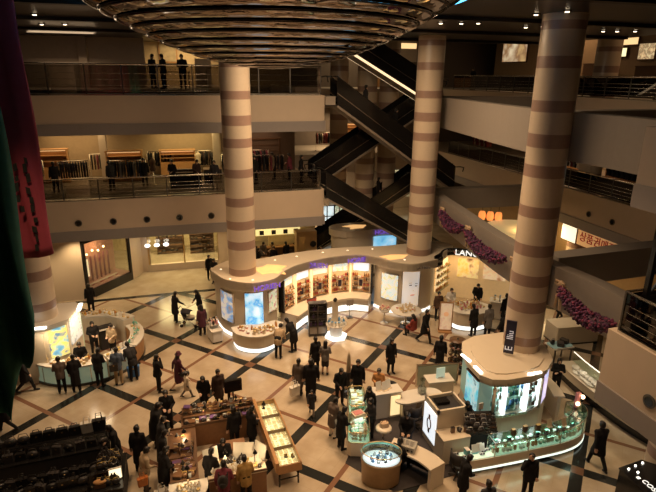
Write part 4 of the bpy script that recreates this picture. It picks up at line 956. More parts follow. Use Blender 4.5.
mixed(along(arc(KC, 2.08, 300, 328, 6), 9, .9, 0, .12), [('bottle', 'white', 'silver'), ('jar', 'white', 'gold'), ('card', 'white', 'blue')], 'on the pale section of the left kiosk', 'on the pale kiosk section', 1.2)
t, A3 = ringcounter('honey wood fronted curved counter at the right of the left kiosk', 332, 392, WOOD, (WOOD, WHITE), frontlab='honey wood front')
mixed(along(arc(KC, 2.08, 334, 390, 10), 20, .9, 0, .13), [('bottle', 'white', 'gold'), ('jar', 'gold', 'cream'), ('bottle', 'green', 'silver'), ('carton', 'white', 'green')], 'on the wood fronted counter of the left kiosk', 'on the wood fronted counter', 1.2)
t, A4 = ringcounter('back counter with a tall beige inner panel at the left round kiosk', 396, 466, GREENG, (CREAM, WHITE), z=1.15)
mixed(along(arc(KC, 2.08, 398, 464, 12), 26, 1.15, 0, .13), [('bottle', 'white', 'gold'), ('jar', 'gold', 'cream'), ('plate', 'white', 'gold'), ('bottle', 'amber', 'gold')], 'on the back counter of the left kiosk', 'on the back kiosk counter', 1.2)
# tower round the column with lightboxes
TW = [(-6.75, 21.35), (-5.45, 21.25), (-4.75, 21.75), (-4.45, 22.9), (-4.75, 23.35), (-6.75, 23.4)]
t = thing('kiosk_tower', 'kiosk tower around the left column with a blue poster and a white lightbox', 'kiosk tower', (-5.6, 22.3, 0)); q = lambda P: [(x + 5.6, y - 22.3) for x, y in P]
MB().prism(q(TW), 0, 2.35).build('body', CREAM, t)
RT = [(-5.6 + (x + 5.6) * 1.1, 22.3 + (y - 22.3) * 1.1) for x, y in TW]; MB().prism(q(RT), 2.35, 2.5).build('roof', WHITE, t)
def facepanel(parent, base, p, q_, z0, z1, m, lab, s0=.08, s1=.92, lift=.05, name='lightbox'):
    a, b_ = Vector(p), Vector(q_); seg = [tuple(a.lerp(b_, s0)), tuple(a.lerp(b_, s1))]
    loc = lambda P: [(x - base[0], y - base[1]) for x, y in P]
    return MB().wall(loc(offset(seg, -lift)), lift - .005, z0, z1).build(name, m, parent, lab)
facepanel(t, (-5.6, 22.3), TW[1], TW[2], 1.0, 2.25, poster('poster_blue_yellow', [(.1, .25, .4), (.15, .4, .55), (.85, .7, .15), (.1, .2, .3)], 2.2, .9, 6.), 'blue and yellow poster')
facepanel(t, (-5.6, 22.3), TW[2], TW[3], 1.25, 2.28, poster('poster_pale', [(.6, .62, .62), (.7, .7, .66), (.25, .3, .32)], 6, .5, 9.), 'bright white picture lightbox')
facepanel(t, (-5.6, 22.3), TW[0], TW[1], .3, 2.2, CREAM, None, name='front_panel')
for p, d in (((-5.75, 21.05, 2.52), (.8, .14, .05)), ((-4.4, 22.8, 2.52), (.14, .7, .05))): MB().box((p[0] + 5.6, p[1] - 22.3, p[2]), d).build('roof_lamp', WHITEL, t)
facepanel(t, (-5.6, 22.3), TW[3], TW[4], .4, 2.2, GREENG, 'pale green lit edge')
area_light('kiosk_light', (-4.0, 22.0, 2.6), .8, 36, (1, .76, .46), (0, 0, 0))
area_light('kiosk_light', (-5.2, 20.9, 2.3), .9, 16, (1, .74, .44), (0, 0, 0), sy=.2)
t = thing('demo_rack', 'dark rack of testers inside the left kiosk', 'rack', (-3.65, 23.75, 0), .4); MB().box((0, 0, .55), (.6, .3, 1.1)).build('body', BLACKM, t); MB().box((0, -.1, 1.0), (.7, .3, .04)).build('top', WHITE, t)

# ---------------------------------------------------------------- kiosk around the large column
KP = [(9.35, 15.1), (9.15, 14.4), (9.1, 13.5), (9.35, 13.12), (9.8, 12.98), (10.8, 12.98), (11.5, 13.2), (12.15, 13.75), (12.5, 14.6), (12.35, 15.4), (11.6, 16.0), (10.4, 16.0), (9.7, 15.7)]
t = thing('column_kiosk', 'kiosk around the large column with a blue lightbox and lit shelf window', 'kiosk', (10.8, 14.4, 0)); c0 = (10.8, 14.4); q = lambda P: [(x - c0[0], y - c0[1]) for x, y in P]
INS = [(c0[0] + (x - c0[0]) * .95, c0[1] + (y - c0[1]) * .95) for x, y in KP]
low = INS; WIN0, WIN1 = 1.12, 2.3
MB().prism(q(low), 0, WIN0).build('base', CREAM, t)
bk = [INS[0], INS[1], INS[2], (9.55, 13.35), (9.9, 13.6), (10.9, 13.6), (11.5, 13.75), INS[7], INS[8], INS[9], INS[10], INS[11], INS[12]]
MB().prism(q(bk), WIN0, WIN1).build('window_back', mat('niche_back', (.3, .5, .42), .4, emit=(.6, .9, .75), es=.12, var=.1), t)
MB().prism(q(INS), WIN1, 2.45).build('header', CREAM, t)
MB().prism(q(KP), 2.45, 2.62).build('roof', CREAM, t)
MB().prism(q([(c0[0] + (x - c0[0]) * .8, c0[1] + (y - c0[1]) * .8) for x, y in KP]), 2.62, 2.66).build('roof_plate', CREAM, t)
MB().wall(q([(9.38, 13.2), (9.85, 13.05), (10.8, 13.05), (11.45, 13.28)]), .06, WIN0, WIN0 + .08).build('window_sill', STEEL, t)
for x, y in ((9.5, 13.12), (11.42, 13.25)): MB().cyl((x - c0[0], y - c0[1], WIN0), (x - c0[0], y - c0[1], WIN1), .05).build('mullion', CREAM, t)
for x in (9.98, 10.82, 11.35): MB().box((x - c0[0], 13.36 - c0[1] + (.1 if x > 11 else 0), 1.71), (.1 if x < 11 else .08, .36, 1.16)).build('light_column', COOLL, t, 'bright white light column')
for i, (x0, x1, cols) in enumerate(((9.55, 9.9, ('green', 'teal')), (10.1, 10.72, ('blue', 'green')), (10.92, 11.28, ('silver', 'brown')))):
    for z in (WIN0 + .08, 1.42, 1.7, 1.98):
        MB().box(((x0 + x1) / 2 - c0[0], 13.38 - c0[1], z), (x1 - x0, .34, .02)).build('shelf', GLASS, t)
        n = 3 if x1 - x0 < .5 else 5
        mixed([(x0 + (x1 - x0) * (k + .5) / n, 13.3 + RG.uniform(-.04, .08), z + .01, RG.uniform(-.3, .3)) for k in range(n)], [('bottle', cols[0], 'white'), ('carton', cols[1], 'white'), ('bottle', 'white', cols[0])], 'on the lit window shelves of the column kiosk', 'on the column kiosk shelves', 1.1)
LBX = facepanel(t, c0, INS[1], INS[2], 1.15, 2.3, poster('poster_cyan', [(.05, .35, .6), (.2, .75, .95), (.6, .9, .95), (.1, .25, .3)], 2.2, .55, 8.), 'cyan backlit poster', .05, .95, .06)
f = MB(); a, b_ = Vector(INS[1]), Vector(INS[2]); 
for z in (1.12, 2.32): f.obox((a.x - c0[0] - .03, a.y - c0[1], z), (b_.x - c0[0] - .03, b_.y - c0[1], z), .08, .05)
f.build('poster_frame', DSTEEL, LBX)
MB().wall(q(offset([(11.45, 13.3), (12.0, 13.72)], -.03)), .03, 1.15, 2.28).build('lightbox', poster('poster_violet', [(.45, .6, .95), (.75, .6, .9), (.9, .85, 1)], 1.5, 1.0, 3.), t, 'blue and violet lightbox')
for p, d, rz in (((9.2, 14.55, 2.65), (.08, .5, .05), .1), ((9.2, 13.75, 2.65), (.08, .45, .05), 0), ((10.9, 13.06, 2.65), (.5, .08, .05), 0)): MB().box((p[0] - c0[0], p[1] - c0[1], p[2]), d, rz).build('roof_lamp', WHITEL, t)
area_light('niche_light', (10.4, 13.3, 2.28), 1.7, 6, (.85, 1, .95), (0, 0, 0), sy=.15)
# the column's navy name plate
t = thing('column_sign', 'navy vertical sign with white script on the large column', 'sign', (10.72, 14.32, 2.75)); NV = mat('navy_plate', (.015, .015, .05), .3, var=0)
R_ = radians(232 + 90); MB().box((0, 0, .62), (.34, .07, 1.24), R_ - pi).build('plate', NV, t)
wm = mat('white_letter', (.8, .8, .82), .4, emit=(.8, .8, .85), es=.3, var=0)
nx, ny = cos(radians(232)), sin(radians(232))
M_ = facing(Vector((nx * .05, ny * .05, .2)), nx, ny) @ Matrix.Rotation(pi / 2, 4, 'Z'); text('lettering', 'E', .36, wm, t, M_, .006, 'white letter')
M_ = facing(Vector((nx * .05, ny * .05, .72)), nx, ny) @ Matrix.Rotation(pi / 2, 4, 'Z'); text('lettering', 'lliu', .3, wm, t, M_, .006, 'white script letters')

# glass counter in front of the kiosk
GCP = spline([(7.8, 12.1), (9.0, 12.06), (10.4, 12.05), (11.8, 12.1), (12.6, 12.35), (13.1, 12.85), (13.15, 13.4)], 6)
t = thing('glass_counter', 'long lit glass display counter curving in front of the column kiosk', 'glass counter', (10.4, 12.4, 0)); c0 = (10.4, 12.4); W_ = .46
base_ = lambda pl, w: q(pl) + q(offset(pl, w))[::-1]
MB().prism(base_(GCP, W_), .1, .5).build('base', CREAM, t); MB().prism(base_(offset(GCP, .08), W_ - .16), 0, .1).build('plinth', BLACK, t)
MB().wall(q(offset(GCP, -.012)), .012, .1, .17).build('under_glow', mat('green_white_glow', (1, 1, 1), emit=(.85, 1., .85), es=1.3, var=0), t)
MB().prism(base_(offset(GCP, .03), W_ - .06), .5, .53).build('display_floor', mat('lit_floor', (.6, .75, .62), .4, emit=(.7, 1, .8), es=.35, var=.1), t)
S1 = GCP[6:]; MB().wall(q(S1), .012, .53, 1.0).build('front_glass', GLASSG, t); MB().wall(q(offset(S1, W_)), .012, .53, 1.0).build('back_glass', GLASSG, t)
MB().prism(base_(S1, W_), 1.0, 1.015).build('glass_top', GLASSG, t); MB().prism(base_(offset(S1, .05), W_ - .1), .8, .81).build('glass_shelf', GLASSG, t)
f = MB(); 
for pl in (S1, offset(S1, W_)): f.tube([(x - c0[0], y - c0[1], 1.015) for x, y in pl], .014, 6)
for s in (0, .25, .5, .72, 1.0):
    (x, y), an = at_s(S1, min(s, .999)); 
    for d in (0, W_): f.box((x - c0[0] - sin(an) * d, y - c0[1] + cos(an) * d, .76), (.03, .03, .5), an)
    f.obox((x - c0[0], y - c0[1], 1.012), (x - c0[0] - sin(an) * W_, y - c0[1] + cos(an) * W_, 1.012), .025, .025)
f.build('frame', STEEL, t)
sp_ = along(S1, 30, .535, .15, .03) + along(S1, 26, .535, .34, .03); mixed(sp_, [('jar', 'green', 'white'), ('bottle', 'amber', 'white'), ('carton', 'cream', 'green'), ('jar', 'white', 'silver')], 'inside the long lit glass counter', 'inside the long glass counter', 1.15)
mixed(along(S1, 26, .81, .23, .06), [('jar', 'green', 'white'), ('jar', 'white', 'silver'), ('carton', 'dark', 'green')], 'on the upper shelf of the long glass counter', 'on the long glass counter shelf', 1.05)
mixed(along(GCP[:7], 12, .535, .25, .12), [('sunglasses', 'dark', 'silver'), ('carton', 'teal', 'white'), ('card', 'white', 'teal')], 'on the open left end of the long counter', 'on the open counter end', 1.3)
mixed(along(S1[2:14], 5, 1.015, .23, .08), [('carton', 'brown', 'gold'), ('bottle', 'white', 'silver'), ('card', 'cream', 'white')], 'on top of the long glass counter', 'on top of the long glass counter', 1.3)
area_light('counter_light', (10.6, 12.3, .99), 3.6, 12, (.8, 1, .88), (0, 0, 0), sy=.1)
t = thing('lamp_stand', 'twin glowing lamp stand on the curved end of the long glass counter', 'lamp', (12.85, 12.95, 1.015)); MB().cyl((0, 0, 0), (0, 0, .5), .02).build('stem', BRASS, t)
for dz, s in ((.2, -1), (.45, 1)): MB().ell((s * .08, 0, dz), .075, 12, 8).build('globe', mat('peach_lamp', (1, .8, .6), emit=(1, .7, .45), es=4, var=0), t)
MB().box((0, .12, .28), (.16, .1, .56)).build('bracket', GM['pink'], t)
t = thing('sunglasses_rack', 'dark tilted rack full of sunglasses left of the column kiosk', 'rack', (9.0, 12.98, 0), -.2); MB().box((0, 0, .5), (.95, .4, 1.0)).build('body', BLACKM, t)
f = MB(); f.slab3((-.5, -.25, .85), (1, 0, 0), (0, .5, .55), 1.0, .75, .03); f.build('tilted_panel', BLACKM, t)
sg = []
for i in range(8):
    for j in range(5): x, y = -.43 + .123 * i, -.24 + .09 * j; sg.append((9.0 + x * cos(.2) + y * sin(.2), 12.98 - x * sin(.2) + y * cos(.2), .9 + .1 * j, -.2))
mixed(sg, [('sunglasses', 'dark', 'dark'), ('sunglasses', 'brown', 'dark'), ('pouch', 'dark', 'silver'), ('sunglasses', 'dark', 'silver')], 'on the dark tilted rack', 'on the sunglasses rack', 1.35)
t = thing('card_holder', 'white card holder standing at the sunglasses rack', 'sign', (9.15, 13.28, 1.45)); MB().box((0, 0, .1), (.16, .03, .24)).build('card', WHITE, t); MB().box((0, .03, -.2), (.03, .03, .4)).build('stem', STEEL, t)
# counters to the right of the kiosk
t = thing('service_counter', 'cream curved service counter between the column kiosk and the spotlit counter', 'counter', (13.2, 15.4, 0)); c0 = (13.2, 15.4)
SP = spline([(12.62, 13.75), (12.85, 14.5), (12.9, 15.5), (12.75, 16.8)], 6)
MB().prism(base_(SP, -.12), 0, .98).build('body', CREAM, t); MB().prism(base_(offset(SP, .14), -.4), .98, 1.03).build('top', CREAM, t)
t = thing('spotlit_counter', 'long cream counter with a row of white spotlit goods under the near right balcony', 'counter', (14.4, 13.5, 0)); c0 = (14.4, 13.5)
LP = spline([(14.8, 16.4), (14.65, 15.3), (14.6, 13.8), (14.7, 12.4), (14.95, 11.4)], 6)
MB().prism(base_(offset(LP, .02), 1.05), 0, .28).build('plinth', BLACK, t); MB().prism(base_(LP, 1.1), .28, .6).build('body', CREAM, t); MB().prism(base_(offset(LP, -.04), 1.18), .6, .65).build('top', CREAM, t)
MB().wall(q(offset(LP[:14], .62)), .02, .65, 1.05).build('back_glass', GLASSG, t); MB().tube([(x - c0[0], y - c0[1], 1.06) for x, y in offset(LP[:14], .63)], .02, 6).build('glass_rail', mat('glow_rail', (1, .95, .85), emit=(1, .9, .72), es=1.6, var=0), t)
PW = along(LP[4:14], 10, .65, .28, .03); mixed(PW, [('cup', 'white', 'white'), ('plate', 'white', 'white')], 'in the row on the long cream counter', 'on the spotlit counter', 2.0)
mixed(along(LP[15:22], 8, .65, .3, .1), [('plate', 'white', 'pink'), ('cup', 'white', 'white')], 'at the near end of the long cream counter', 'at the near end of the spotlit counter', 2.2)
for x, y in ((14.9, 14.9), (14.9, 13.7), (15.0, 12.4)): spot('goods_spot', (x, y, 2.9), (x, y, .65), 60, (1, .88, .68), 38, .4, .05)
t = thing('blue_table', 'small table with a pale blue cloth beyond the spotlit counter', 'table', (15.6, 17.4, 0)); MB().box((0, 0, .78), (1.0, .7, .05)).build('top', WHITE, t); MB().box((0, 0, .815), (1.04, .6, .02), bev=.1).build('cloth', mat('pale_blue_cloth', (.3, .5, .58), .7), t)
for a in (-.42, .42):
    for b_ in (-.28, .28): MB().box((a, b_, .38), (.05, .05, .76)).build('leg', DSTEEL, t)
mixed([(15.3, 17.5, .83, .3), (15.55, 17.3, .83, 1), (15.9, 17.5, .83, 2)], [('pouch', 'dark', 'dark'), ('folded', 'dark', 'dark')], 'on the pale blue cloth', 'on the blue cloth', 1.4)
t = thing('display_plinth', 'plain cream display plinth seen below the right garland', 'plinth', (17.6, 19.0, 0), -.1); MB().box((0, 0, .45), (2.2, 1.0, .9), bev=.04).build('body', CREAM, t); MB().box((0, 0, .03), (2.24, 1.04, .06), bev=.04).build('kick_strip', BLACK, t)
# black counter by the near column
t = thing('black_counter', 'black counter with white lettering and tiny lamps by the near right column', 'counter', (12.75, 9.95, 0)); c0 = (12.75, 9.95)
BC = [(11.7, 8.5), (11.8, 10.02), (12.7, 10.12), (13.05, 9.75), (13.0, 9.0), (12.9, 8.3)]
MB().prism(q(BC), 0, 1.1).build('body', BLACK, t); MB().prism(q([(12.4 + (x - 12.4) * 1.03, 9.3 + (y - 9.3) * 1.03) for x, y in BC]), 1.1, 1.14).build('top', BLACK, t)
for x, y in ((12.0, 9.9), (12.3, 9.96), (12.6, 10.0), (12.15, 9.72)): MB().ell((x - c0[0], y - c0[1], 1.165), .032, 10, 6).build('bulb', WHITEL, t)
text('lettering', 'COSMO', .22, mat('soft_letter', (.9, .9, .85), .4, emit=(1, .95, .85), es=1.2, var=0), t, Matrix.Translation((12.05 - c0[0], 9.05 - c0[1], 1.145)) @ Matrix.Rotation(-pi / 2 , 4, 'Z'), .006, 'white lettering')
MB().box((12.0 - c0[0], 9.55 - c0[1], 1.15), (.1, .08, .012)).build('emblem', mat('soft_letter', (.9, .9, .85)), t)

# ---------------------------------------------------------------- watch and writing desk island
CARP = mat('dark_carpet', (.035, .028, .028), .9, var=.3, scale=8)
tag(MB().prism([(4.55, 13.6), (5.6, 12.0), (8.55, 12.25), (8.75, 13.0), (8.9, 16.4), (7.1, 16.6), (5.9, 15.6)], 0, .015).build('carpet', CARP), 'dark carpet under the watch and desk island', 'carpet')
t = thing('oval_showcase', 'oval wood showcase with a bright glass top at the front edge of the carpet', 'showcase', (5.35, 12.55, 0), -.35); OV = dict(n=40, sx=1., sy=.68)
MB().lathe([(.52, 0), (.52, .05), (.58, .07), (.6, .78), (.62, .8), (.62, .84), (.0, .84)], **OV).build('body', mat('pale_wood', (.5, .34, .19), .4, var=.2), t)
MB().lathe([(.0, .845), (.57, .845), (.57, .855), (0, .855)], **OV).build('display_floor', mat('bright_floor', (.85, .9, .95), .3, emit=(.85, .95, 1), es=1.0, var=0), t)
MB().lathe([(.6, .84), (.6, 1.14)], **OV).build('glass_wall', GLASS, t); MB().lathe([(.6, 1.14), (0, 1.145)], **OV).build('glass_top', GLASS, t)
MB().tube([(.61 * cos(a), .61 * .68 * sin(a), 1.145) for a in [i * pi / 24 for i in range(49)]], .014, 6).build('rim', BRASS, t)
MB().tube([(.605 * cos(a), .605 * .68 * sin(a), 1.1) for a in [radians(30) + i * pi / 24 for i in range(22)]], .03, 6).build('lamp_strip', mat('green_trim', (.1, .35, .28), .2, emit=(.5, .9, .75), es=.5, var=0), t)
mixed([(5.35 + .4 * cos(a) * k, 12.55 + .26 * sin(a) * k, .857, a) for k in (.35, .8) for a in [i * .7 for i in range(9)]], [('watch', 'silver', 'white'), ('watch', 'dark', 'silver'), ('watch', 'blue', 'silver')], 'inside the oval showcase', 'inside the oval showcase', 1.3)
area_light('oval_light', (5.35, 12.55, 1.12), .7, 4, (.9, .97, 1))
t = thing('curved_desk', 'curved cream writing desk sweeping across the dark carpet', 'desk', (6.9, 12.3, 0)); c0 = (6.9, 12.3)
DP = spline([(6.15, 13.45), (6.6, 13.05), (7.0, 12.5), (7.2, 11.95)], 8)
MB().prism(base_(DP, -.62), .72, .78).build('top', CREAM, t); MB().prism(base_(DP[-3:], -.58), 0, .72).build('end_panel', CREAM, t); MB().wall(q(offset(DP, -.1)), -.05, .12, .72).build('modesty_panel', BLACKM, t); MB().prism(base_(DP[:3], -.55), 0, .72).build('end_panel', CREAM, t)
t = thing('desk_organiser', 'clear desk organiser with cards on the curved desk', 'organiser', (6.35, 12.85, .78), -.7); MB().box((0, 0, .1), (.55, .4, .2)).build('tray', mat('frost', (.4, .38, .34), .2, var=.1), t)
for k in range(3): MB().slab3((-.2 + .15 * k, -.1, .2), (1, 0, 0), (0, .4, 1), .12, .16, .01).build('card', WHITE, t)
for k in range(4): MB().box((-.2 + .13 * k, -.2, .08), (.06, .02, .06)).build('label_slot', BLACK, t)
t = thing('clock_cabinet', 'cream cabinet with a lit clock panel on its left side', 'cabinet', (8.1, 13.75, 0))
f = MB(); f.box((0, 0, .75), (1.05, .95, 1.5)); f.build('body', CREAM, t); f = MB()
for a, b_, w, d in ((0, .44, 1.05, .07), (0, -.44, 1.05, .07), (-.49, 0, .07, .95), (.49, 0, .07, .95)): f.box((a, b_, 1.56), (w, d, .14))
f.build('upstand', CREAM, t); MB().box((0, 0, 1.51), (.9, .8, .02)).build('recess', BLACKM, t); MB().box((-.1, .1, 1.57), (.45, .3, .12)).build('till', BLACK, t)
MB().box((-.54, 0, .85), (.04, .86, 1.15)).build('light_panel', mat('clock_panel', (.9, .95, 1), emit=(.85, .93, 1), es=.9, var=0), t, 'bright white panel')
f = MB(); f.tube([(-.57, .13 * cos(a), .85 + .2 * sin(a)) for a in [i * pi / 12 for i in range(25)]], .022, 6); f.box((-.57, 0, 1.12), (.02, .1, .14)); f.box((-.57, 0, .58), (.02, .1, .14)); f.build('watch_picture', [GM['brown']], t, 'picture of a wristwatch')
t = thing('low_cabinet', 'low cream cabinet in front of the clock cabinet', 'cabinet', (8.0, 12.97, 0)); MB().box((0, 0, .45), (.95, .58, .9)).build('body', CREAM, t); MB().box((0, 0, .92), (.98, .6, .04)).build('top', CREAM, t)
mixed([(8.0, 13.0, .94, 0), (8.25, 13.0, .94, 1), (8.42, 12.95, .94, 1)], [('cup', 'dark', 'dark'), ('carton', 'brown', 'dark')], 'on the low cream cabinet', 'on the low cabinet', 1.2)
def chair(x, y, rz, label, back=.85):
    t = thing('office_chair', label, 'chair', (x, y, 0.015), rz); CF = mat('chair_fabric', (.02, .018, .02), .7, var=.2)
    MB().box((0, 0, .46), (.48, .46, .08), bev=.08).build('seat', CF, t)
    b = MB(); b.add(*(lambda A: ([(x_, y_ , z) for z in (.58, .95) for x_, y_ in A], [(i, i + 1, i + 1 + len(A), i + len(A)) for i in range(len(A) - 1)]))(arc((0, 0), .27, 200, 340, 12)), 0, True); o = b.build('backrest', CF, t); s = o.modifiers.new('th', 'SOLIDIFY'); s.thickness = .05
    MB().cyl((0, 0, .1), (0, 0, .42), .03).cyl((0, -.25, .45), (0, -.26, .6), .02).build('column', DSTEEL, t)
    for k in range(5): a = k * 2 * pi / 5; MB().obox((0, 0, .1), (.27 * cos(a), .27 * sin(a), .05), .04, .04).build('leg', DSTEEL, t)
    return t
chair(7.1, 16.15, 2.6, 'black chair tucked behind the round white desk'); chair(7.45, 14.7, .2, 'black chair in front of the round white desk'); chair(7.75, 12.1, -1.2, 'black chair between the curved desk and the low cabinet')
t = thing('round_desk', 'white rounded desk with a glass vase at the back of the carpet', 'desk', (8.0, 15.5, 0)); MB().prism([(x, y) for x, y in spline([(-1.0, -.1), (-.7, -.4), (.1, -.35), (.6, -.5), (.9, -.1), (.6, .35), (-.5, .35)], 5, True)], .71, .76).build('top', WHITE, t)
MB().box((.35, -.05, .35), (.7, .45, .7)).build('pedestal', CREAM, t); MB().box((-.7, 0, .35), (.06, .4, .7)).build('side_panel', CREAM, t); MB().box((.3, -.285, .5), (.3, .02, .08)).build('drawer_slot', BLACKM, t)
t = thing('glass_vase', 'glass vase standing on the rounded white desk', 'vase', (8.15, 15.6, .76)); MB().lathe([(.1, 0), (.16, .04), (.17, .2), (.1, .34), (.08, .5), (.11, .58)], n=18).build('vase', glassmat('vase_glass', (.7, .75, .7), .8), t); MB().lathe([(0, .01), (.14, .04), (.15, .18), (0, .19)], n=14).build('water', GM['silver'], t)
t = thing('lit_cabinet', 'cream cabinet with a glowing front panel behind the showcases', 'cabinet', (6.65, 15.75, 0)); MB().box((-.12, 0, .5), (.6, .5, 1.0)).build('body', WHITE, t); MB().box((.4, -.02, .5), (.44, .5, 1.0)).build('side_unit', CREAM, t); MB().box((.4, -.28, .5), (.36, .02, .8)).build('glow_panel', mat('yellow_glow', (1, .8, .5), emit=(1, .74, .36), es=1.0, var=.2, scale=2), t, 'glowing yellow panel'); MB().box((.15, 0, 1.02), (1.06, .54, .04)).build('top', WHITE, t)
mixed([(6.9, 15.8, 1.04, .4), (6.5, 15.75, 1.04, .2), (6.72, 15.7, 1.04, .2)], [('card', 'white', 'cream'), ('carton', 'white', 'cream')], 'on the glowing cream cabinet', 'on the glowing cabinet', 1.6)
t = thing('stool', 'pale round topped stool standing on the dark carpet', 'stool', (6.05, 14.1, .015)); MB().lathe([(0, .6), (.2, .6), (.27, .64), (.27, .7), (.2, .74), (0, .75)], n=24).build('seat', CREAM, t); MB().cyl((0, 0, .05), (0, 0, .62), .035).build('column', STEEL, t); MB().lathe([(.2, 0), (.2, .03), (.05, .06)], n=20).build('base', STEEL, t)
t = thing('pale_bag', 'pale folded bag lying on the round stool', 'bag', (6.07, 14.12, .765)); MB().box((0, 0, .07), (.34, .22, .14), bev=.06, top=.8).build('body', mat('pale_leather', (.6, .42, .28), .5), t); MB().tube([(-.1, 0, .14), (-.07, 0, .22), (.07, 0, .22), (.1, 0, .14)], .012, 6).build('handle', WOODD, t)
def showcase(label, x, y, w, d, rz, kinds, where, grp):
    t = thing('glass_showcase', label, 'showcase', (x, y, 0), rz)
    MB().box((0, 0, .31), (w, d, .5), bev=.1).build('base', CREAM, t); MB().box((0, 0, .03), (w - .08, d - .08, .06), bev=.1).build('plinth', BLACK, t)
    MB().box((0, 0, .57), (w - .04, d - .04, .02), bev=.1).build('display_floor', mat('lit_floor', (.6, .75, .62), .4), t)
    MB().box((0, 0, .775), (w, d, .39), bev=.1).build('glass_box', GLASSG, t); MB().box((0, 0, .77), (w - .06, d - .06, .01), bev=.1).build('glass_shelf', GLASSG, t)
    f = MB()
    for zz in (.58, .97):
        P = [(-w / 2 + .1, -d / 2), (w / 2 - .1, -d / 2), (w / 2, -d / 2 + .1), (w / 2, d / 2 - .1), (w / 2 - .1, d / 2), (-w / 2 + .1, d / 2), (-w / 2, d / 2 - .1), (-w / 2, -d / 2 + .1), (-w / 2 + .1, -d / 2)]
        f.tube([(a, b_, zz) for a, b_ in P], .014, 6)
    f.build('frame', BRASS, t)
    R = Matrix.Rotation(rz, 2); sp = []
    for (a, b_, z, r) in gridspots(-w / 2 + .1, -d / 2 + .1, w / 2 - .1, d / 2 - .1, 4, 6, 0): p = R @ Vector((a, b_)); sp += [(x + p.x, y + p.y, .58, r), (x + p.x + .02, y + p.y, .776, r)]
    mixed(sp, kinds, where, grp, 1.1); area_light('case_light', (x, y, .96), w * .7, 3.5, (.9, 1, .85), (0, 0, rz), sy=d * .7)
    return t
showcase('glass showcase with two black-coated customers leaning on its far end', 5.65, 15.75, .62, 1.25, -.25, [('ring_box', 'green', 'white'), ('ring_box', 'cream', 'gold'), ('card', 'white', 'green')], 'inside the far glass showcase', 'inside the far showcase')
showcase('lit glass showcase at the front left corner of the carpet', 5.2, 14.25, .72, 1.1, -.3, [('ring_box', 'green', 'white'), ('watch', 'silver', 'white'), ('bust', 'cream', 'gold'), ('card', 'white', 'green')], 'inside the front left glass showcase', 'inside the front left showcase')
t = thing('cream_box', 'cream box of papers on the front left showcase', 'box', (5.3, 14.62, .985), .2); MB().box((0, 0, .05), (.4, .3, .1), bev=.02).build('body', CREAM, t); MB().box((0, 0, .11), (.3, .22, .02)).build('papers', GM['pink'], t)
# low fence panels left of the column kiosk
t = thing('glass_partition', 'low pale glass partition left of the column kiosk', 'partition', (9.5, 17.0, 0), -.15); MB().box((0, 0, .5), (1.7, .05, .9)).build('pane', mat('pale_pane', (.4, .46, .38), .15, var=.1), t); MB().box((0, 0, .97), (1.74, .07, .05)).build('cap_rail', STEEL, t)
for a in (-.85, .85): MB().box((a, 0, .5), (.06, .08, 1.0)).build('post', STEEL, t)
t = thing('counter_unit', 'plain cream counter unit against the left side of the column kiosk', 'counter', (9.15, 16.2, 0), -.1); MB().box((0, 0, .42), (1.0, .55, .84)).build('body', CREAM, t); MB().box((0, 0, .86), (1.05, .6, .04)).build('top', WHITE, t)
t = thing('notice_card', 'pale upright notice card on the cream counter unit', 'sign', (9.2, 16.2, .88)); MB().box((0, 0, .22), (.36, .03, .44)).build('card', mat('pale_card', (.6, .75, .68), .3, emit=(.6, .85, .75), es=.25, var=0), t); MB().box((0, .03, .02), (.2, .1, .03)).build('foot', STEEL, t)
t = thing('accessory_stand', 'tall stand of small hanging accessories beside the standing woman in black', 'display stand', (10.75, 17.75, 0)); MB().lathe([(.3, 0), (.3, .04), (.04, .06), (.04, 1.6), (0, 1.62)], n=16).build('pole', DSTEEL, t)
for z in (.5, .85, 1.2, 1.5): MB().lathe([(.34, z), (.34, z + .02), (0, z + .02)], n=20).build('tier', WOODD, t)
for z in (.52, .87, 1.22): mixed([(10.75 + .25 * cos(a), 17.75 + .25 * sin(a), z, a) for a in [i * .62 for i in range(10)]], [('pouch', 'brown', 'gold'), ('ring_box', 'pink', 'white'), ('pouch', 'cream', 'brown')], 'on the tall accessory stand', 'on the accessory stand', .85)
# ---------------------------------------------------------------- long jewellery vitrine
t = thing('jewellery_table', 'long narrow honey wood display table lit from within, at the centre front', 'display table', (2.5, 14.75, 0), .06)
f = MB(); f.box((0, 0, .6), (.74, 3.5, .05)); 
for a in (-.35, .35): f.box((a, 0, .72), (.05, 3.5, .28))
for b_ in (-1.73, 1.73): f.box((0, b_, .72), (.74, .05, .28))
f.build('case', WOOD, t); MB().box((-.38, 0, .82), (.1, 3.5, .34)).build('back_rail', WOOD, t, 'tall honey wood back rail')
MB().box((0, 0, .66), (.64, 3.4, .06)).build('display_floor', mat('vitrine_floor', (.85, .72, .45), .5, emit=(1, .8, .46), es=1.25, var=.12, scale=5), t)
MB().box((0, 0, .855), (.68, 3.46, .012)).build('glass_top', GLASS, t)
for b_ in (-.85, 0, .85): MB().box((0, b_, .79), (.64, .02, .12)).build('divider', WOODD, t)
for a in (-.3, .3):
    for b_ in (-1.6, 1.6):
        MB().cyl((a, b_, 0), (a * .95, b_, .58), .03, .035).build('leg', BLACK, t)
MB().obox((-.3, -1.6, .25), (.3, -1.6, .25), .03, .03).build('stretcher', BLACK, t)
R = Matrix.Rotation(.06, 2); sp_ = []
for i in range(4):
    for j in range(17):
        p = R @ Vector((-.24 + .16 * i, -1.6 + .2 * j)); sp_.append((2.5 + p.x, 14.75 + p.y, .69, RG.uniform(-.2, .2)))
mixed(sp_, [('pad', 'cream', 'gold'), ('pad', 'white', 'gold'), ('pad', 'cream', 'silver')], 'inside the long honey wood table', 'inside the long wood table', .95)
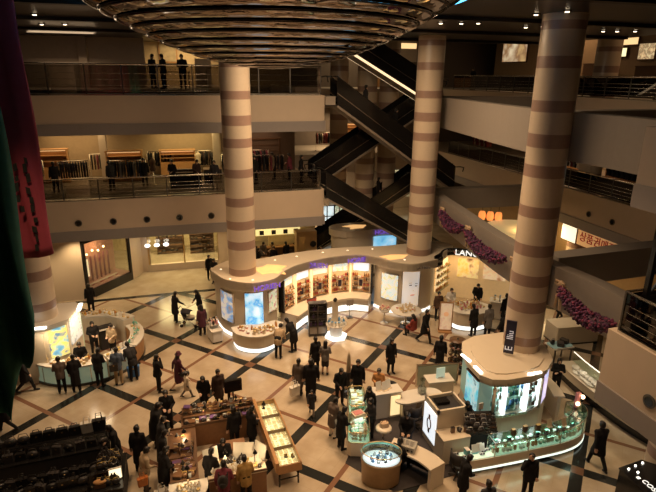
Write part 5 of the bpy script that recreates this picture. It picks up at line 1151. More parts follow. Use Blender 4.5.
area_light('case_light', (2.5, 14.75, .845), .55, 16, (1, .78, .45), (0, 0, .06), sy=3.3)
goods('bust', 'dark', 'silver', [(2.3, 16.0, .862, .3)], 'on the far end of the long honey wood table', 'on the long wood table', 1.1)
goods('ring_box', 'dark', 'gold', [(2.55, 13.35, .862, 0), (2.75, 13.3, .862, .4)], 'at the near end of the long wood table', 'on the near end of the wood table', .9)

# ---------------------------------------------------------------- accessory market stalls
def table(label, x, y, w, d, z, rz, top, side, name='stall_table', cloth=None):
    t = thing(name, label, 'table', (x, y, 0), rz)
    MB().box((0, 0, z - .02), (w, d, .04)).build('top', top, t); MB().box((0, 0, (z - .04) / 2), (w - .04, d - .04, z - .04)).build('skirt', side, t)
    for s in (-1, 1): MB().box((0, s * (d / 2 - .01), z + .03), (w, .03, .06)).build('edge_rail', WOODD, t)
    return t
def grid_on(x, y, w, d, z, rz, nx, ny):
    R = Matrix.Rotation(rz, 2); o = []
    for (a, b_, zz, r) in gridspots(-w / 2 + .08, -d / 2 + .08, w / 2 - .08, d / 2 - .08, nx, ny, z, rz, .3): p = R @ Vector((a, b_)); o.append((x + p.x, y + p.y, zz, r))
    return o
WSK = mat('stall_wood', (.26, .13, .06), .5, var=.25, scale=10)
ACC = [('pouch', 'brown', 'gold'), ('bust', 'dark', 'gold'), ('folded', 'brown', 'purple'), ('ring_box', 'silver', 'white'), ('pouch', 'dark', 'silver'), ('folded', 'dark', 'brown'), ('carton', 'silver', 'dark'), ('jar', 'pink', 'gold')]
def shelf_riser(label, x, y, w, d, z, rz):
    t = thing('tiered_riser', label, 'riser', (x, y, z), rz)
    MB().box((0, .1, .13), (w, d * .45, .03)).build('tier', WOODD, t); MB().box((0, .18, .3), (w, d * .3, .03)).build('tier', WOODD, t)
    for a in (-w / 2 + .03, 0, w / 2 - .03): MB().box((a, .15, .15), (.03, d * .4, .3)).build('bracket', WOODD, t)
table('far stall table of scarves and pouches beside the long honey wood table', .7, 16.05, 2.4, .75, .85, .02, WOODD, WSK)
shelf_riser('two tier riser on the far stall table', .75, 16.05, 2.4, .7, .85, .02)
mixed(grid_on(.75, 15.85, 2.4, .34, .85, .02, 13, 2), ACC, 'on the far stall table', 'on the far stall table', .95); mixed(grid_on(.75, 16.15, 2.3, .22, .995, .02, 12, 1), ACC, 'on the lower tier of the far stall riser', 'on the far stall riser', .95); mixed(grid_on(.75, 16.24, 2.3, .2, 1.165, .02, 12, 1), ACC, 'on the upper tier of the far stall riser', 'on the far stall upper tier', .9)
table('left stall table heaped with bags and scarves facing the crowd in black', -.45, 14.35, .8, 2.5, .85, .0, WOODD, WSK)
shelf_riser('two tier riser along the left stall table', -.55, 14.4, .7, 2.2, .85, 0)
mixed(grid_on(-.45, 14.0, .7, 1.7, .85, 0, 5, 11), ACC, 'heaped on the left stall table', 'on the left stall table', 1.0); mixed(grid_on(-.5, 14.55, .55, .8, 1.0, 0, 4, 4), ACC, 'on the riser of the left stall table', 'on the left stall riser', 1.0)
t = thing('curved_stall_front', 'round honey wood stall end at the bottom of the picture', 'counter', (-.35, 12.85, 0)); MB().prism(arc((0, 0), .5, 180, 360, 16) + [(.5, .25), (-.5, .25)], .05, .82).build('body', WOOD, t); MB().prism(arc((0, 0), .54, 180, 360, 16) + [(.54, .25), (-.54, .25)], .82, .86).build('top', WHITE, t); MB().prism(arc((0, 0), .46, 180, 360, 16) + [(.46, .25), (-.46, .25)], 0, .05).build('plinth', BLACK, t)
mixed(grid_on(-.35, 12.75, .8, .5, .86, 0, 7, 4), [('bottle', 'white', 'cream'), ('jar', 'white', 'gold'), ('jar', 'cream', 'white')], 'on the round wood stall end', 'on the round stall end', 1.0)
table('front stall table with bright mirrors and jewellery right of the seated seller', 1.05, 13.35, 1.7, .8, .85, .02, mat('lit_cloth', (.75, .66, .5), .7), WSK)
mixed(grid_on(1.05, 13.35, 1.6, .7, .85, .02, 13, 5), [('bust', 'white', 'gold'), ('ring_box', 'white', 'gold'), ('card', 'white', 'cream'), ('bust', 'dark', 'silver'), ('jar', 'white', 'gold'), ('ring_box', 'dark', 'silver')], 'on the bright front stall table', 'on the front stall table', 1.0)
MIRR = mat('mirror', (.75, .78, .8), .04, metal=1, var=0)
for (x, y, z, rz, lab, fm) in ((.35, 13.62, .86, .3, 'white framed table mirror between the left and front stall tables', WHITE), (1.3, 13.62, .86, -.25, 'wide table mirror at the back of the front stall table', WHITE), (1.75, 13.5, .86, -.9, 'narrow white panel mirror at the right end of the front stall table', WHITE)):
    t = thing('table_mirror', lab, 'mirror', (x, y, z), rz); w = .62 if 'wide' in lab else .46; h = .5
    MB().slab3((-w / 2, 0, .02), (1, 0, 0), (0, .25, 1), w, h, .025).build('frame', fm, t); MB().slab3((-w / 2 + .035, -.004, .055), (1, 0, 0), (0, .25, 1), w - .07, h - .07, .004).build('glass', MIRR, t); MB().obox((0, .12, .3), (0, .26, .0), .03, .02).build('prop', DSTEEL, t)
t = thing('seller_table', 'small cash table beside the seated seller inside the stalls', 'table', (1.15, 14.55, 0)); MB().box((0, 0, .7), (.6, .5, .04)).build('top', WSK, t)
for a in (-.26, .26):
    for b_ in (-.2, .2): MB().box((a, b_, .34), (.04, .04, .68)).build('leg', WOODD, t)
def lampstand(x, y, z, label, rz=0):
    t = thing('clip_lamp', label, 'lamp', (x, y, z), rz); MB().cyl((0, 0, 0), (0, 0, .45), .012).tube([(0, 0, .45), (0, -.06, .55), (0, -.16, .56)], .012).build('arm', BLACK, t); MB().lathe([(.03, .57), (.07, .5), (.072, .49)], (0, -.16), n=14).build('lamp_shade', BLACK, t); MB().ell((0, -.16, .505), .035, 8, 6).build('bulb', WARM, t)
    MB().lathe([(.06, 0), (.06, .015), (0, .02)], n=12).build('base', BLACK, t); point('clip_light', (x + .16 * sin(rz), y - .16 * cos(rz), z + .44), 9, (1, .72, .38), .04)
for a in ((.75, 13.6, .85, 'clip lamp over the front stall jewellery near the seller'), (1.6, 13.35, .85, 'clip lamp at the right of the front stall jewellery'), (-.35, 13.2, .85, 'clip lamp at the near end of the left stall table'), (-.4, 14.9, .85, 'clip lamp halfway along the left stall table'), (.3, 16.0, .86, 'clip lamp on the far stall table')): lampstand(*a)
t = thing('dark_monitor', 'black angled board on a thin pole behind the far stall table', 'board', (1.35, 17.0, 0)); MB().cyl((0, 0, .02), (0, 0, 1.15), .025).build('pole', BLACK, t); MB().lathe([(.2, 0), (.2, .03), (0, .04)], n=16).build('base', BLACK, t); MB().box((.02, 0, 1.32), (.62, .1, .46), .15).build('board', BLACK, t); MB().box((-.15, 0, .95), (.1, .06, .4)).build('side_arm', BLACK, t)

# ---------------------------------------------------------------- handbag stalls, bottom left
def handbag_proto(kind, m, metal):
    b = {}
    body, hnd, clasp = MB(), MB(), MB()
    if kind == 'box': body.box((0, 0, .14), (.36, .15, .28), bev=.03, top=.88); hnd.tube([(-.09, 0, .27), (-.07, 0, .38), (.07, 0, .38), (.09, 0, .27)], .012, 6); clasp.box((0, -.078, .18), (.05, .02, .04))
    elif kind == 'tote': body.box((0, 0, .15), (.3, .13, .3), bev=.02, top=1.12); hnd.tube([(-.08, -.05, .29), (-.06, -.05, .45), (.06, -.05, .45), (.08, -.05, .29)], .01, 6).tube([(-.08, .05, .29), (-.06, .05, .45), (.06, .05, .45), (.08, .05, .29)], .01, 6); clasp.box((0, -.07, .26), (.04, .015, .03))
    else: body.ell((0, 0, .13), (.2, .09, .13), 14, 8); hnd.tube([(-.16, 0, .2), (-.1, 0, .36), (.1, 0, .36), (.16, 0, .2)], .011, 6); clasp.ell((0, -.085, .17), (.03, .012, .02), 8, 5)
    return body, hnd, clasp
LEA = {k: mat('leather_' + k, v, .35, var=.2) for k, v in dict(black=(.015, .013, .013), brown=(.11, .05, .025), charcoal=(.05, .045, .045), tan=(.38, .2, .08), white=(.7, .66, .6), blue=(.05, .16, .4), orange=(.5, .16, .04)).items()}
HB = {}
def handbag(kind, col, x, y, z, rz, label, group=None, sc=1.):
    k = (kind, col)
    if k not in HB:
        t = thing('handbag', label, 'bag', (x, y, z), rz, group); bo, h, c = handbag_proto(kind, None, None)
        bo.build('body', LEA[col], t); h.build('handle', LEA[col], t); c.build('clasp', BRASS, t); HB[k] = t; t.scale = (sc,) * 3; return t
    return dup(HB[k], (x, y, z), rz, label, group, sc)
BLK_T = mat('black_felt', (.018, .016, .017), .85, var=.3)
def bag_table(label, x, y, w, d, rz, tiers):
    t = thing('bag_rack', label, 'rack', (x, y, 0), rz); MB().box((0, 0, .4), (w, d, .8)).build('body', BLK_T, t)
    MB().box((0, 0, .82), (w + .04, d + .04, .04)).build('top', BLACK, t)
    for i, (zz, dy, dd) in enumerate(tiers):
        MB().box((0, dy, zz), (w - .1, dd, .025)).build('tier', BLACK, t)
        for a in (-w / 2 + .1, -w / 4, 0, w / 4, w / 2 - .1): MB().box((a, dy, zz - .14), (.03, .03, .26)).build('post', DSTEEL, t)
    return t
bag_table('long black rack of handbags along the bottom left of the floor', -4.35, 15.6, 3.3, .8, .06, ((1.1, .2, .36),))
rb = Matrix.Rotation(.06, 2)
def onrack(x0, y0, rot, a, b_): p = rot @ Vector((a, b_)); return x0 + p.x, y0 + p.y
for k in range(9):
    x, y = onrack(-4.35, 15.6, rb, -1.5 + .36 * k, .2)
    if k == 5: handbag('box', 'black', x, y, 1.115, .1, 'black box handbag on the top tier of the long bag rack', 'black box handbags on the top tier', 1.05)
    elif k in (3, 4, 6): handbag('box', 'black', x, y, 1.115, .1, 'black box handbag on the top tier of the long bag rack', 'black box handbags on the top tier', 1.05)
    elif k in (0, 1, 2): handbag('pouch', 'charcoal', x, y, 1.115, .1, 'charcoal soft handbag at the left of the top tier', 'charcoal handbags on the top tier', .95)
    elif k == 7: handbag('tote', 'white', x, y, 1.115, .1, 'white tote bag standing up on the long black bag rack', None, 1.15)
    else: handbag('tote', 'black', x, y, 1.115, .1, 'black tote at the right end of the top tier, beside the white tote', None, 1.25)
for k in range(10):
    x, y = onrack(-4.35, 15.6, rb, -1.5 + .33 * k, -.2); handbag(('pouch', 'tote', 'box')[k % 3], ('black', 'charcoal')[k % 2], x, y, .84, RG.uniform(-.3, .3), f'small {("black", "charcoal")[k % 2]} {("soft handbag", "tote", "box handbag")[k % 3]} on the front ledge of the long bag rack', f'{("black", "charcoal")[k % 2]} {("pouch", "tote", "box")[k % 3]} bags on the front ledge', .85)
bag_table('lower black table of handbags nearest the bottom left corner', -4.3, 13.95, 2.3, .9, .04, ())
for k in range(22):
    x, y = onrack(-4.3, 13.95, rb, -1.35 + .27 * (k % 11), -.22 + .42 * (k // 11)); c = ('black', 'charcoal', 'black', 'black')[k % 4]; kd = ('pouch', 'box', 'tote')[k % 3]
    handbag(kd, c, x, y, .84, RG.uniform(-.5, .5), f'{c} {("soft handbag", "box handbag", "tote")[k % 3]} on the nearest black bag table', f'{c} {kd} bags on the nearest table', .9)
bag_table('short black accessory rack at the right end of the bag stall', -2.55, 14.1, .8, 1.5, 0, ((1.12, .1, .9),))
mixed(grid_on(-2.55, 13.7, .7, .5, .84, 0, 5, 4), [('sunglasses', 'dark', 'gold'), ('bust', 'dark', 'gold'), ('ring_box', 'dark', 'gold'), ('pouch', 'dark', 'gold')], 'on the short accessory rack', 'on the short accessory rack', 1.1); mixed(grid_on(-2.55, 14.2, .7, .8, 1.135, 0, 5, 5), [('bust', 'dark', 'silver'), ('pouch', 'dark', 'gold'), ('ring_box', 'silver', 'dark')], 'on the top tier of the short rack', 'on the short rack top tier', 1.1)
t = thing('lit_sign', 'small glowing white sign box on the short accessory rack', 'sign', (-2.35, 13.75, .84), .15); MB().box((0, 0, .2), (.36, .06, .36)).build('box', WHITE, t); MB().box((0, -.035, .2), (.32, .01, .32)).build('face', mat('sign_face', (1, .9, .7), emit=(1, .82, .52), es=1.6, var=.15, scale=4), t); MB().box((0, 0, .01), (.3, .14, .02)).build('foot', DSTEEL, t)
t = thing('round_basket', 'pale round basket on the floor at the bottom left corner', 'basket', (-5.75, 13.3, 0)); MB().lathe([(.38, 0), (.45, .5), (.47, .95), (.43, .95), (.4, .5), (0, .45)], n=24).build('body', mat('pale_fabric', (.34, .27, .22), .8, var=.15), t); MB().tube([(.46 * cos(a), .46 * sin(a), .95) for a in [i * pi / 12 for i in range(25)]], .03, 6).build('rim', mat('pale_fabric', (.34, .27, .22)), t)
t = thing('orange_bundle', 'orange rolled scarf on the short accessory rack', 'scarf', (-2.75, 13.55, .98)); MB().ell((0, 0, .02), (.18, .1, .07), 12, 8).build('roll', mat('orange_cloth', (.5, .26, .1), .8), t); MB().box((0, -.0, -.09), (.3, .16, .1)).build('stand', WOODD, t)

# ---------------------------------------------------------------- stroller
def stroller(x, y, rz):
    t = thing('stroller', 'dark baby stroller pushed by a couple left of the curved shop', 'stroller', (x, y, 0), rz); FAB = mat('stroller_fabric', (.03, .025, .03), .8, var=.2)
    for s in (-1, 1):
        MB().tube([(s * .2, -.42, .98), (s * .2, -.2, .62), (s * .2, .4, .1)], .014, 6).build('side_frame', STEEL, t); MB().tube([(s * .2, -.3, .1), (s * .2, .05, .5)], .012, 6).build('rear_leg', STEEL, t)
        for yy in (-.3, .4):
            w = MB(); w.lathe([(.02, -.02), (.085, -.02), (.09, 0), (.085, .02), (.02, .02)], n=16); o = w.build('wheel', BLACK, t); o.rotation_euler = (0, pi / 2, 0); o.location = (s * .2, yy, .09)
    MB().cyl((-.2, -.42, .98), (.2, -.42, .98), .018).build('handlebar', BLACK, t)
    b = MB(); b.box((0, .08, .42), (.38, .4, .06), bev=.04); b.slab3((-.19, -.12, .4), (1, 0, 0), (0, -.35, 1), .38, .5, .05); b.build('seat', FAB, t)
    b = MB(); A = [(-.22, .2), (-.2, .32), (-.12, .4), (0, .43), (.12, .4), (.2, .32), (.22, .2)]; vs = [(x_ , -.28 + yy * .55, .72 + (z - .2) * (1 - .6 * yy)) for yy in (0, .4, .8) for x_, z in A]; b.add(vs, [(i + r * 7, i + 1 + r * 7, i + 8 + r * 7, i + 7 + r * 7) for r in range(2) for i in range(6)], 0, True); o = b.build('canopy', FAB, t); o.modifiers.new('t', 'SOLIDIFY').thickness = .012
    b = MB(); b.ell((0, .1, .5), (.15, .22, .1), 12, 8); b.build('blanket', CLO['cream'], t)
stroller(.0, 25.05, -1.9)

# ---------------------------------------------------------------- folding sign between the customers
t = thing('pole_banner', 'slim pointed pole sign rising behind the customers at the showcases', 'sign', (5.85, 17.35, 0)); MB().lathe([(.2, 0), (.2, .03), (0, .04)], n=16).build('base', BLACK, t); MB().cyl((0, 0, 0), (0, 0, 1.3), .03).build('pole', BLACK, t); MB().lathe([(.09, .25), (.11, .9), (.1, 1.0)], n=10).build('lower_wrap', BLACKM, t); MB().lathe([(.1, 1.0), (.09, 1.3), (.06, 1.7), (.0, 2.0)], n=10).build('pale_top', mat('pale_wrap', (.5, .38, .26), .7, var=.2), t)
t = thing('pink_fan_sign', 'small cream sign leaning beside the make-up table', 'sign', (11.4, 22.0, 0)); MB().slab3((-.25, 0, .02), (1, 0, 0), (0, .2, 1), .5, .7, .03).build('panel', CREAM, t); MB().obox((0, .16, .6), (0, .4, 0), .03, .03).build('prop', STEEL, t)

# ---------------------------------------------------------------- background shops on the ground
SHOPG = glassmat('shop_glass', (.9, .9, .88), .4)
# corner window
a, b_ = Vector((-5.2, 29.7)), Vector((-3.05, 32.4)); d_ = (b_ - a); ln = d_.length; an = atan2(d_.y, d_.x); n_ = Vector((d_.y, -d_.x)).normalized()
t = thing('corner_window', 'black framed corner shop window glowing orange under the left balcony', 'shop window', (a.x, a.y, 0), an)
f = MB()
for u0, u1, z0, z1 in ((0, ln, 0, .5), (0, .14, .5, 3.2), (ln - .14, ln, .5, 3.2), (0, ln, 3.2, 3.85)): f.box(((u0 + u1) / 2, .06, (z0 + z1) / 2), (u1 - u0, .16, z1 - z0))
f.build('frame', BLACK, t); MB().box((ln / 2, .1, 1.85), (ln - .28, .02, 2.7)).build('pane', SHOPG, t)
MB().box((ln / 2, 1.35, 1.9), (ln, .08, 3.8)).build('back_wall', mat('window_back', (.5, .3, .22), .6, emit=(1, .5, .22), es=.12, var=.2, scale=2), t)
MB().box((ln / 2, .7, .5), (ln - .1, 1.2, .08)).build('display_floor', mat('pinkish_floor', (.5, .3, .28), .6, var=.3), t)
MB().box((.45, .5, 1.6), (.5, .05, 1.0)).build('white_panel', mat('cream_glow', (1, .85, .55), emit=(1, .8, .45), es=1.2, var=.1), t)
for k in range(6): MB().cyl((1.0 + .32 * k, .95, .55), (1.0 + .32 * k, .95, 2.0), .055).build('display_post', mat('mauve_post', (.3, .13, .16), .5, var=.1), t)
for k in range(4): MB().ell((.95 + .42 * k, .8, 2.25 + .12 * (k % 2)), .06, 8, 6).build('bulb', WARM, t)
q0 = a + d_ * .5 - n_ * .7; point('window_light', (q0.x, q0.y, 2.5), 45, (1, .55, .25), .3)
for k in range(12): 
    p = a + d_.normalized() * (.35 + .2 * k) - n_ * .45; goods('folded', ('pink', 'cream', 'red')[k % 3], 'white', [(p.x, p.y, .545, an)], 'in the orange corner window', 'in the corner window', .9)
# recessed shop front
t = thing('storefront', 'glazed shop front with three white round lamps behind the lower left balcony', 'shop front', (0, 33.6, 0)); f = MB()
for x in (-2.1, .05, 2.2): f.box((x, 0, 2.1), (.08, .1, 3.4))
f.box((0, 0, 3.75), (4.4, .1, .1)); f.build('frame', BRASS, t)
for x in (-1.03, 1.12): MB().box((x, 0, 2.1), (2.07, .015, 3.2)).build('pane', SHOPG, t)
for k in range(3):
    t = thing('globe_lamp', 'white round lamp hanging in the shop front behind the lower balcony', 'lamp', (-2.1 + .55 * k, 33.15, 1.72), group='white round lamps of the shop front'); MB().ell((0, 0, .12), (.17, .17, .11), 14, 10).build('globe', mat('globe_glow', (1, 1, 1), emit=(1, .95, .88), es=2.2, var=0), t); MB().cyl((0, 0, .22), (0, 0, 2.1), .012).build('cord', BLACK, t)
def shelving(label, x, y, z, w, h, n, m, rz=0, cat='shelf', stock=True, kinds=None, where='', grp=''):
    t = thing('shop_shelving', label, cat, (x, y, z), rz); MB().box((0, .14, h / 2), (w, .03, h)).build('back', m, t)
    for s in (-1, 1): MB().box((s * w / 2, 0, h / 2), (.04, .3, h)).build('side_panel', m, t)
    R = Matrix.Rotation(rz, 2)
    for k in range(n):
        zz = .1 + (h - .2) * k / max(1, n - 1); MB().box((0, 0, zz), (w - .04, .28, .03)).build('shelf', m, t)
        if stock:
            sp = []
            for i in range(max(2, int(w / .28))): p = R @ Vector((-w / 2 + .14 + i * .28, -.02)); sp.append((x + p.x, y + p.y, z + zz + .015, rz + RG.uniform(-.2, .2)))
            mixed(sp, kinds or [('folded', 'dark', 'brown'), ('pouch', 'dark', 'gold'), ('folded', 'brown', 'dark'), ('carton', 'dark', 'silver')], where, grp, 1.2)
    return t
shelving('dark stocked shelving inside the shop front at the left', -.8, 37.0, 0, 1.8, 1.2, 3, WOODD, where='on the left shelving inside the shop front', grp='on the left shop front shelving')
shelving('dark stocked shelving inside the shop front at the right', 1.3, 36.6, 0, 1.6, 1.5, 4, WOODD, where='on the right shelving inside the shop front', grp='on the right shop front shelving')
area_light('shop_light', (-.3, 35.0, 3.6), 3, 380, (1, .78, .36), (0, 0, 0))
# cafe behind the left column
struct(MB().box((7.2, 34.2, 1.9), (3.2, .2, 3.8)).build('wall_cafe', mat('cafe_wall', (.7, .55, .3), .6)), 'warm cafe wall behind the curved shop')
t = thing('menu_lightbox', 'long yellow lit menu board with dark panels behind the curved shop', 'menu board', (6.2, 33.9, 1.75)); MB().box((0, 0, .25), (3.0, .1, .5)).build('board', mat('menu_glow', (1, .85, .4), emit=(1, .82, .34), es=.8, var=.1), t)
for x in (-1.1, -.3, .5, 1.2): MB().box((x, -.06, .2), (.3, .02, .3)).build('menu_panel', BLACKM, t)
t = thing('cafe_pillar', 'square honey coloured pillar box with a round black disc by the cafe', 'pillar', (7.3, 30.6, 0)); MB().box((0, 0, 1.45), (1.25, .7, 2.9)).build('body', mat('honey_panel', (.62, .42, .2), .5, var=.08), t); MB().cyl((.4, -.36, 2.1), (.4, -.38, 2.1), .2, n=20).build('disc', BLACK, t); f = MB(); f.box((-.3, -.36, 1.9), (.4, .02, 1.4)); f.build('door_line', BRASS, t)
point('cafe_light', (5.6, 32.6, 3.2), 60, (1, .7, .32), .3)
t = thing('cafe_counter', 'dark cafe counter behind the seated crowd', 'counter', (5.75, 33.55, 0)); MB().box((0, 0, .5), (2.8, .4, 1.0)).build('body', WOODD, t); MB().box((0, 0, 1.03), (2.9, .45, .06)).build('top', WOOD, t)
for k, (x, y) in enumerate(((4.0, 31.9), (5.0, 32.2), (6.1, 32.0))):
    t = thing('cafe_table', f'small round cafe table {("nearest the left column", "in the middle of the seated crowd", "closest to the honey pillar box")[k]}', 'table', (x, y, 0)); MB().lathe([(.38, .7), (.4, .73), (0, .74)], n=24).build('top', WOOD, t); MB().lathe([(.22, 0), (.22, .03), (.04, .05), (.04, .7)], n=16).build('leg', BLACK, t)
# second kiosk far behind with its own canopy and a blue screen
t = thing('rear_kiosk', 'further kiosk with a cream roof, violet sign and blue screen beyond the curved shop', 'kiosk', (11.4, 30.9, 0)); c0 = (11.4, 30.9); q = lambda P: [(x - c0[0], y - c0[1]) for x, y in P]
RK = spline([(8.9, 30.9), (9.4, 30.0), (10.8, 29.85), (12.2, 30.0), (13.6, 29.9), (14.5, 30.6), (14.2, 31.6), (12.0, 31.75), (9.6, 31.7)], 4, True)
MB().prism(q([(c0[0] + (x - c0[0]) * .94, c0[1] + (y - c0[1]) * .94) for x, y in RK]), 0, 2.45).build('body', CREAM, t); MB().prism(q(RK), 2.45, 2.85).build('roof', CREAM, t)
MB().prism(q(star(10.6, 30.8, .8, .6)), 2.845, 2.87).build('roof_light', STARL, t); MB().box((12.3 - c0[0], 29.98 - c0[1], 1.8), (1.5, .12, 1.1)).build('screen', poster('screen_blue', [(.1, .4, .7), (.25, .65, .95), (.6, .85, 1)], 1.5, .8, 4.), t)
text('sign_lettering', 'HORIEN', .4, SIGNP, t, Matrix.Translation((-c0[0], -c0[1], 0)) @ facing(Vector((12.3, 29.86, 2.65)), 0, -1), .03)
# far shop windows
for k, (x, w, m, lab) in enumerate(((10.55, 1.1, poster('far_cool', [(.6, .9, 1), (.9, 1, 1), (.2, .4, .4)], 3, .9, 2.), 'cool white lit display window far behind the escalators'), (11.5, .75, poster('far_mix', [(.8, .7, .4), (.3, .4, .25), (.9, .9, .7), (.5, .2, .1)], 5, .7, 3.), 'mixed stock display window far behind the escalators'), (12.15, .5, poster('far_white', [(.85, .95, 1), (.95, 1, 1)], 2, .9, 5.), 'narrow white lit panel far behind the escalators'))):
    t = thing('display_window', lab, 'shop window', (x, 37.3, .5)); MB().box((0, 0, 1.1), (w, .08, 2.2)).build('backlight', m, t); f = MB()
    for s in (-1, 0, 1): f.box((s * w / 2, -.06, 1.1), (.07, .1, 2.3))
    for z in (0, .7, 1.4, 2.2): f.box((0, -.06, z), (w, .1, .06))
    f.build('frame', WOODD, t)
# ---------------------------------------------------------------- second level shops (back left)
def rack(label, x, y, z, w, rz, cols, n, lift=0, grp='garments'):
    t = thing('clothes_rack', label, 'clothes rack', (x, y, z), rz); f = MB()
    for s in (-1, 1): f.cyl((s * w / 2, 0, 0), (s * w / 2, 0, 1.5), .02).cyl((s * w / 2, -.22, .02), (s * w / 2, .22, .02), .02)
    f.cyl((-w / 2, 0, 1.5), (w / 2, 0, 1.5), .02); f.build('frame', STEEL, t)
    R = Matrix.Rotation(rz, 2)
    for k in range(n):
        c = cols[k % len(cols)]; p = R @ Vector((-w / 2 + .1 + (w - .2) * k / max(1, n - 1), 0)); key = ('garment', c)
        if key not in PR:
            b = MB(); b.tube([(0, 0, 1.52), (0, 0, 1.44)], .008, 5); b.add([(-.03, -.2, 1.4), (.03, -.2, 1.4), (.03, .2, 1.4), (-.03, .2, 1.4), (-.04, -.24, .62), (.04, -.24, .62), (.04, .24, .62), (-.04, .24, .62), (-.02, -.04, 1.46), (.02, -.04, 1.46), (.02, .04, 1.46), (-.02, .04, 1.46)], [(0, 1, 5, 4), (1, 2, 6, 5), (2, 3, 7, 6), (3, 0, 4, 7), (7, 6, 5, 4), (0, 3, 11, 8), (1, 0, 8, 9), (2, 1, 9, 10), (3, 2, 10, 11), (8, 11, 10, 9)], 1)
            for s in (-1, 1): b.cyl((0, s * .2, 1.38), (0, s * .28, .9), .05, .045, 8, 1)
            me = b.mesh('garment'); me.materials.append(STEEL); me.materials.append(CLO[c]); PR[key] = me
        o = bpy.data.objects.new('garment', PR[key]); COL.objects.link(o); o.location = (x + p.x, y + p.y, z); o.rotation_euler = (0, 0, rz + RG.uniform(-.15, .15)); tag(o, f'{c} garment hanging on the {grp}', 'garment', f'{c} garments on the {grp}')
Z2, Z3, Z3L = 5.9, 10.95, 11.2
for k, (x, y, w, cs, g) in enumerate(((-5.4, 31.6, 1.5, ('black', 'navy', 'black', 'charcoal'), 'left balcony rack in front of the cabinet shop'), (-2.6, 31.2, 1.9, ('charcoal', 'navy', 'black', 'grey'), 'long balcony rack by the warm table lamp'), (-7.6, 32.0, 1.2, ('dkbrown', 'black', 'brown'), 'leftmost balcony rack'), (3.6, 32.3, 2.0, ('black', 'dkbrown', 'charcoal', 'black'), 'dark rack right of the left column'), (5.0, 31.6, 2.4, ('black', 'charcoal', 'black', 'maroon'), 'long dark rack behind the rail right of the left column'), (4.9, 34, 1.6, ('black', 'maroon', 'charcoal'), 'rear rack right of the left column'), (-4.0, 34.2, 1.8, ('black', 'dkbrown', 'maroon', 'charcoal'), 'rear balcony rack beside the honey wood units'), (-.9, 34.6, 1.6, ('black', 'black', 'cream', 'charcoal'), 'rear balcony rack behind the mannequin'), (1.9, 34.4, 1.4, ('dkbrown', 'charcoal', 'black'), 'rear balcony rack close to the left column'))):
    rack(f'steel clothes rack, the {g}', x, y, Z2, w, RG.uniform(-.15, .15), cs, 11, grp=g)
def cabinet(label, x, y, z, w, h, m, rz=0, glow=True):
    t = thing('shop_cabinet', label, 'cabinet', (x, y, z), rz); MB().box((0, 0, .45), (w, .5, .9)).build('base', m, t); f = MB()
    for s in (-1, 1): f.box((s * (w / 2 - .03), 0, .9 + (h - .9) / 2), (.06, .5, h - .9))
    f.box((0, .22, .9 + (h - .9) / 2), (w, .05, h - .9)); f.box((0, 0, h), (w + .06, .56, .07)); f.build('hutch', m, t)
    for k in range(2): MB().box((0, 0, .92 + (h - .95) * (k + 1) / 3), (w - .12, .4, .03)).build('shelf', m, t)
    for s in (-1, 1):
        dr = MB().box((s * w / 4, -.26, .45), (w / 2 - .06, .02, .8)).build('door', WOOD, t); MB().cyl((s * .08, -.29, .4), (s * .08, -.29, .6), .012).build('handle', BRASS, dr)
    if glow: MB().box((0, -.02, h - .06), (w - .2, .3, .03)).build('cabinet_lamp', WARMD, t)
cabinet('honey wood cabinet unit at the left of the lower balcony shops', -6.9, 33.6, Z2, 1.9, 1.9, WOOD); cabinet('honey wood cabinet unit with a glowing top next to the stone pier', -4.9 + 2.0, 33.3, Z2, 2.0, 1.75, WOOD); cabinet('dark wood cabinet unit behind the people on the lower balcony', .1, 34.2, Z2, 2.1, 1.6, WOOD)
for k, (x, y, lab) in enumerate(((-8.8, 33.6, 'dark wood wall unit at the far left of the lower balcony'), (5.6, 35, 'dim wood wall unit right of the left column on the lower balcony'))): cabinet(lab, x, y, Z2, 2.0, 2.1, WOODD)
t = thing('display_table', 'dark draped display table behind the railing of the lower balcony', 'table', (.5, 30.9, Z2)); MB().box((0, 0, .4), (1.6, .7, .8), bev=.05).build('skirt', BLK_T, t); MB().box((0, 0, .82), (1.66, .76, .04), bev=.05).build('top', WOODD, t)
goods('folded', 'dark', 'dark', [(x, 30.9, Z2 + .84, 0) for x in (-.1, .2, .5, .8, 1.1)], 'on the draped table on the lower balcony', 'on the draped table', 1.2)
t = thing('display_table', 'second draped table behind the railing, nearer the left column', 'table', (2.0, 31.6, Z2)); MB().box((0, 0, .4), (1.0, .7, .8), bev=.05).build('skirt', BLK_T, t); MB().box((0, 0, .82), (1.06, .76, .04), bev=.05).build('top', WOODD, t)
for k, (x, y, c) in enumerate(((-1.3, 31.6, 'brown'), (1.3, 33.6, 'cream'), (2.9, 33.8, 'grey'))):
    t = thing('mannequin', f'headless mannequin in a {c} top on the lower balcony', 'mannequin', (x, y, Z2)); MB().lathe([(.22, 0), (.22, .02), (.025, .04), (.025, .8)], n=14).build('stand', STEEL, t); MB().lathe([(0, .78), (.13, .8), (.17, .9), (.13, 1.05), (.16, 1.25), (.19, 1.38), (.1, 1.46), (.05, 1.5), (.05, 1.56), (0, 1.56)], n=18, sy=.7).build('torso', CLO[c], t)
area_light('shop_light', (-5.6, 33.0, 8.7), 3.5, 100, (1, .68, .32), (0, 0, 0)); area_light('shop_light', (.6, 33.0, 8.7), 3.5, 120, (1, .74, .32), (0, 0, 0)); area_light('shop_light', (5.2, 33.5, 8.7), 2, 28, (1, .6, .35), (0, 0, 0))
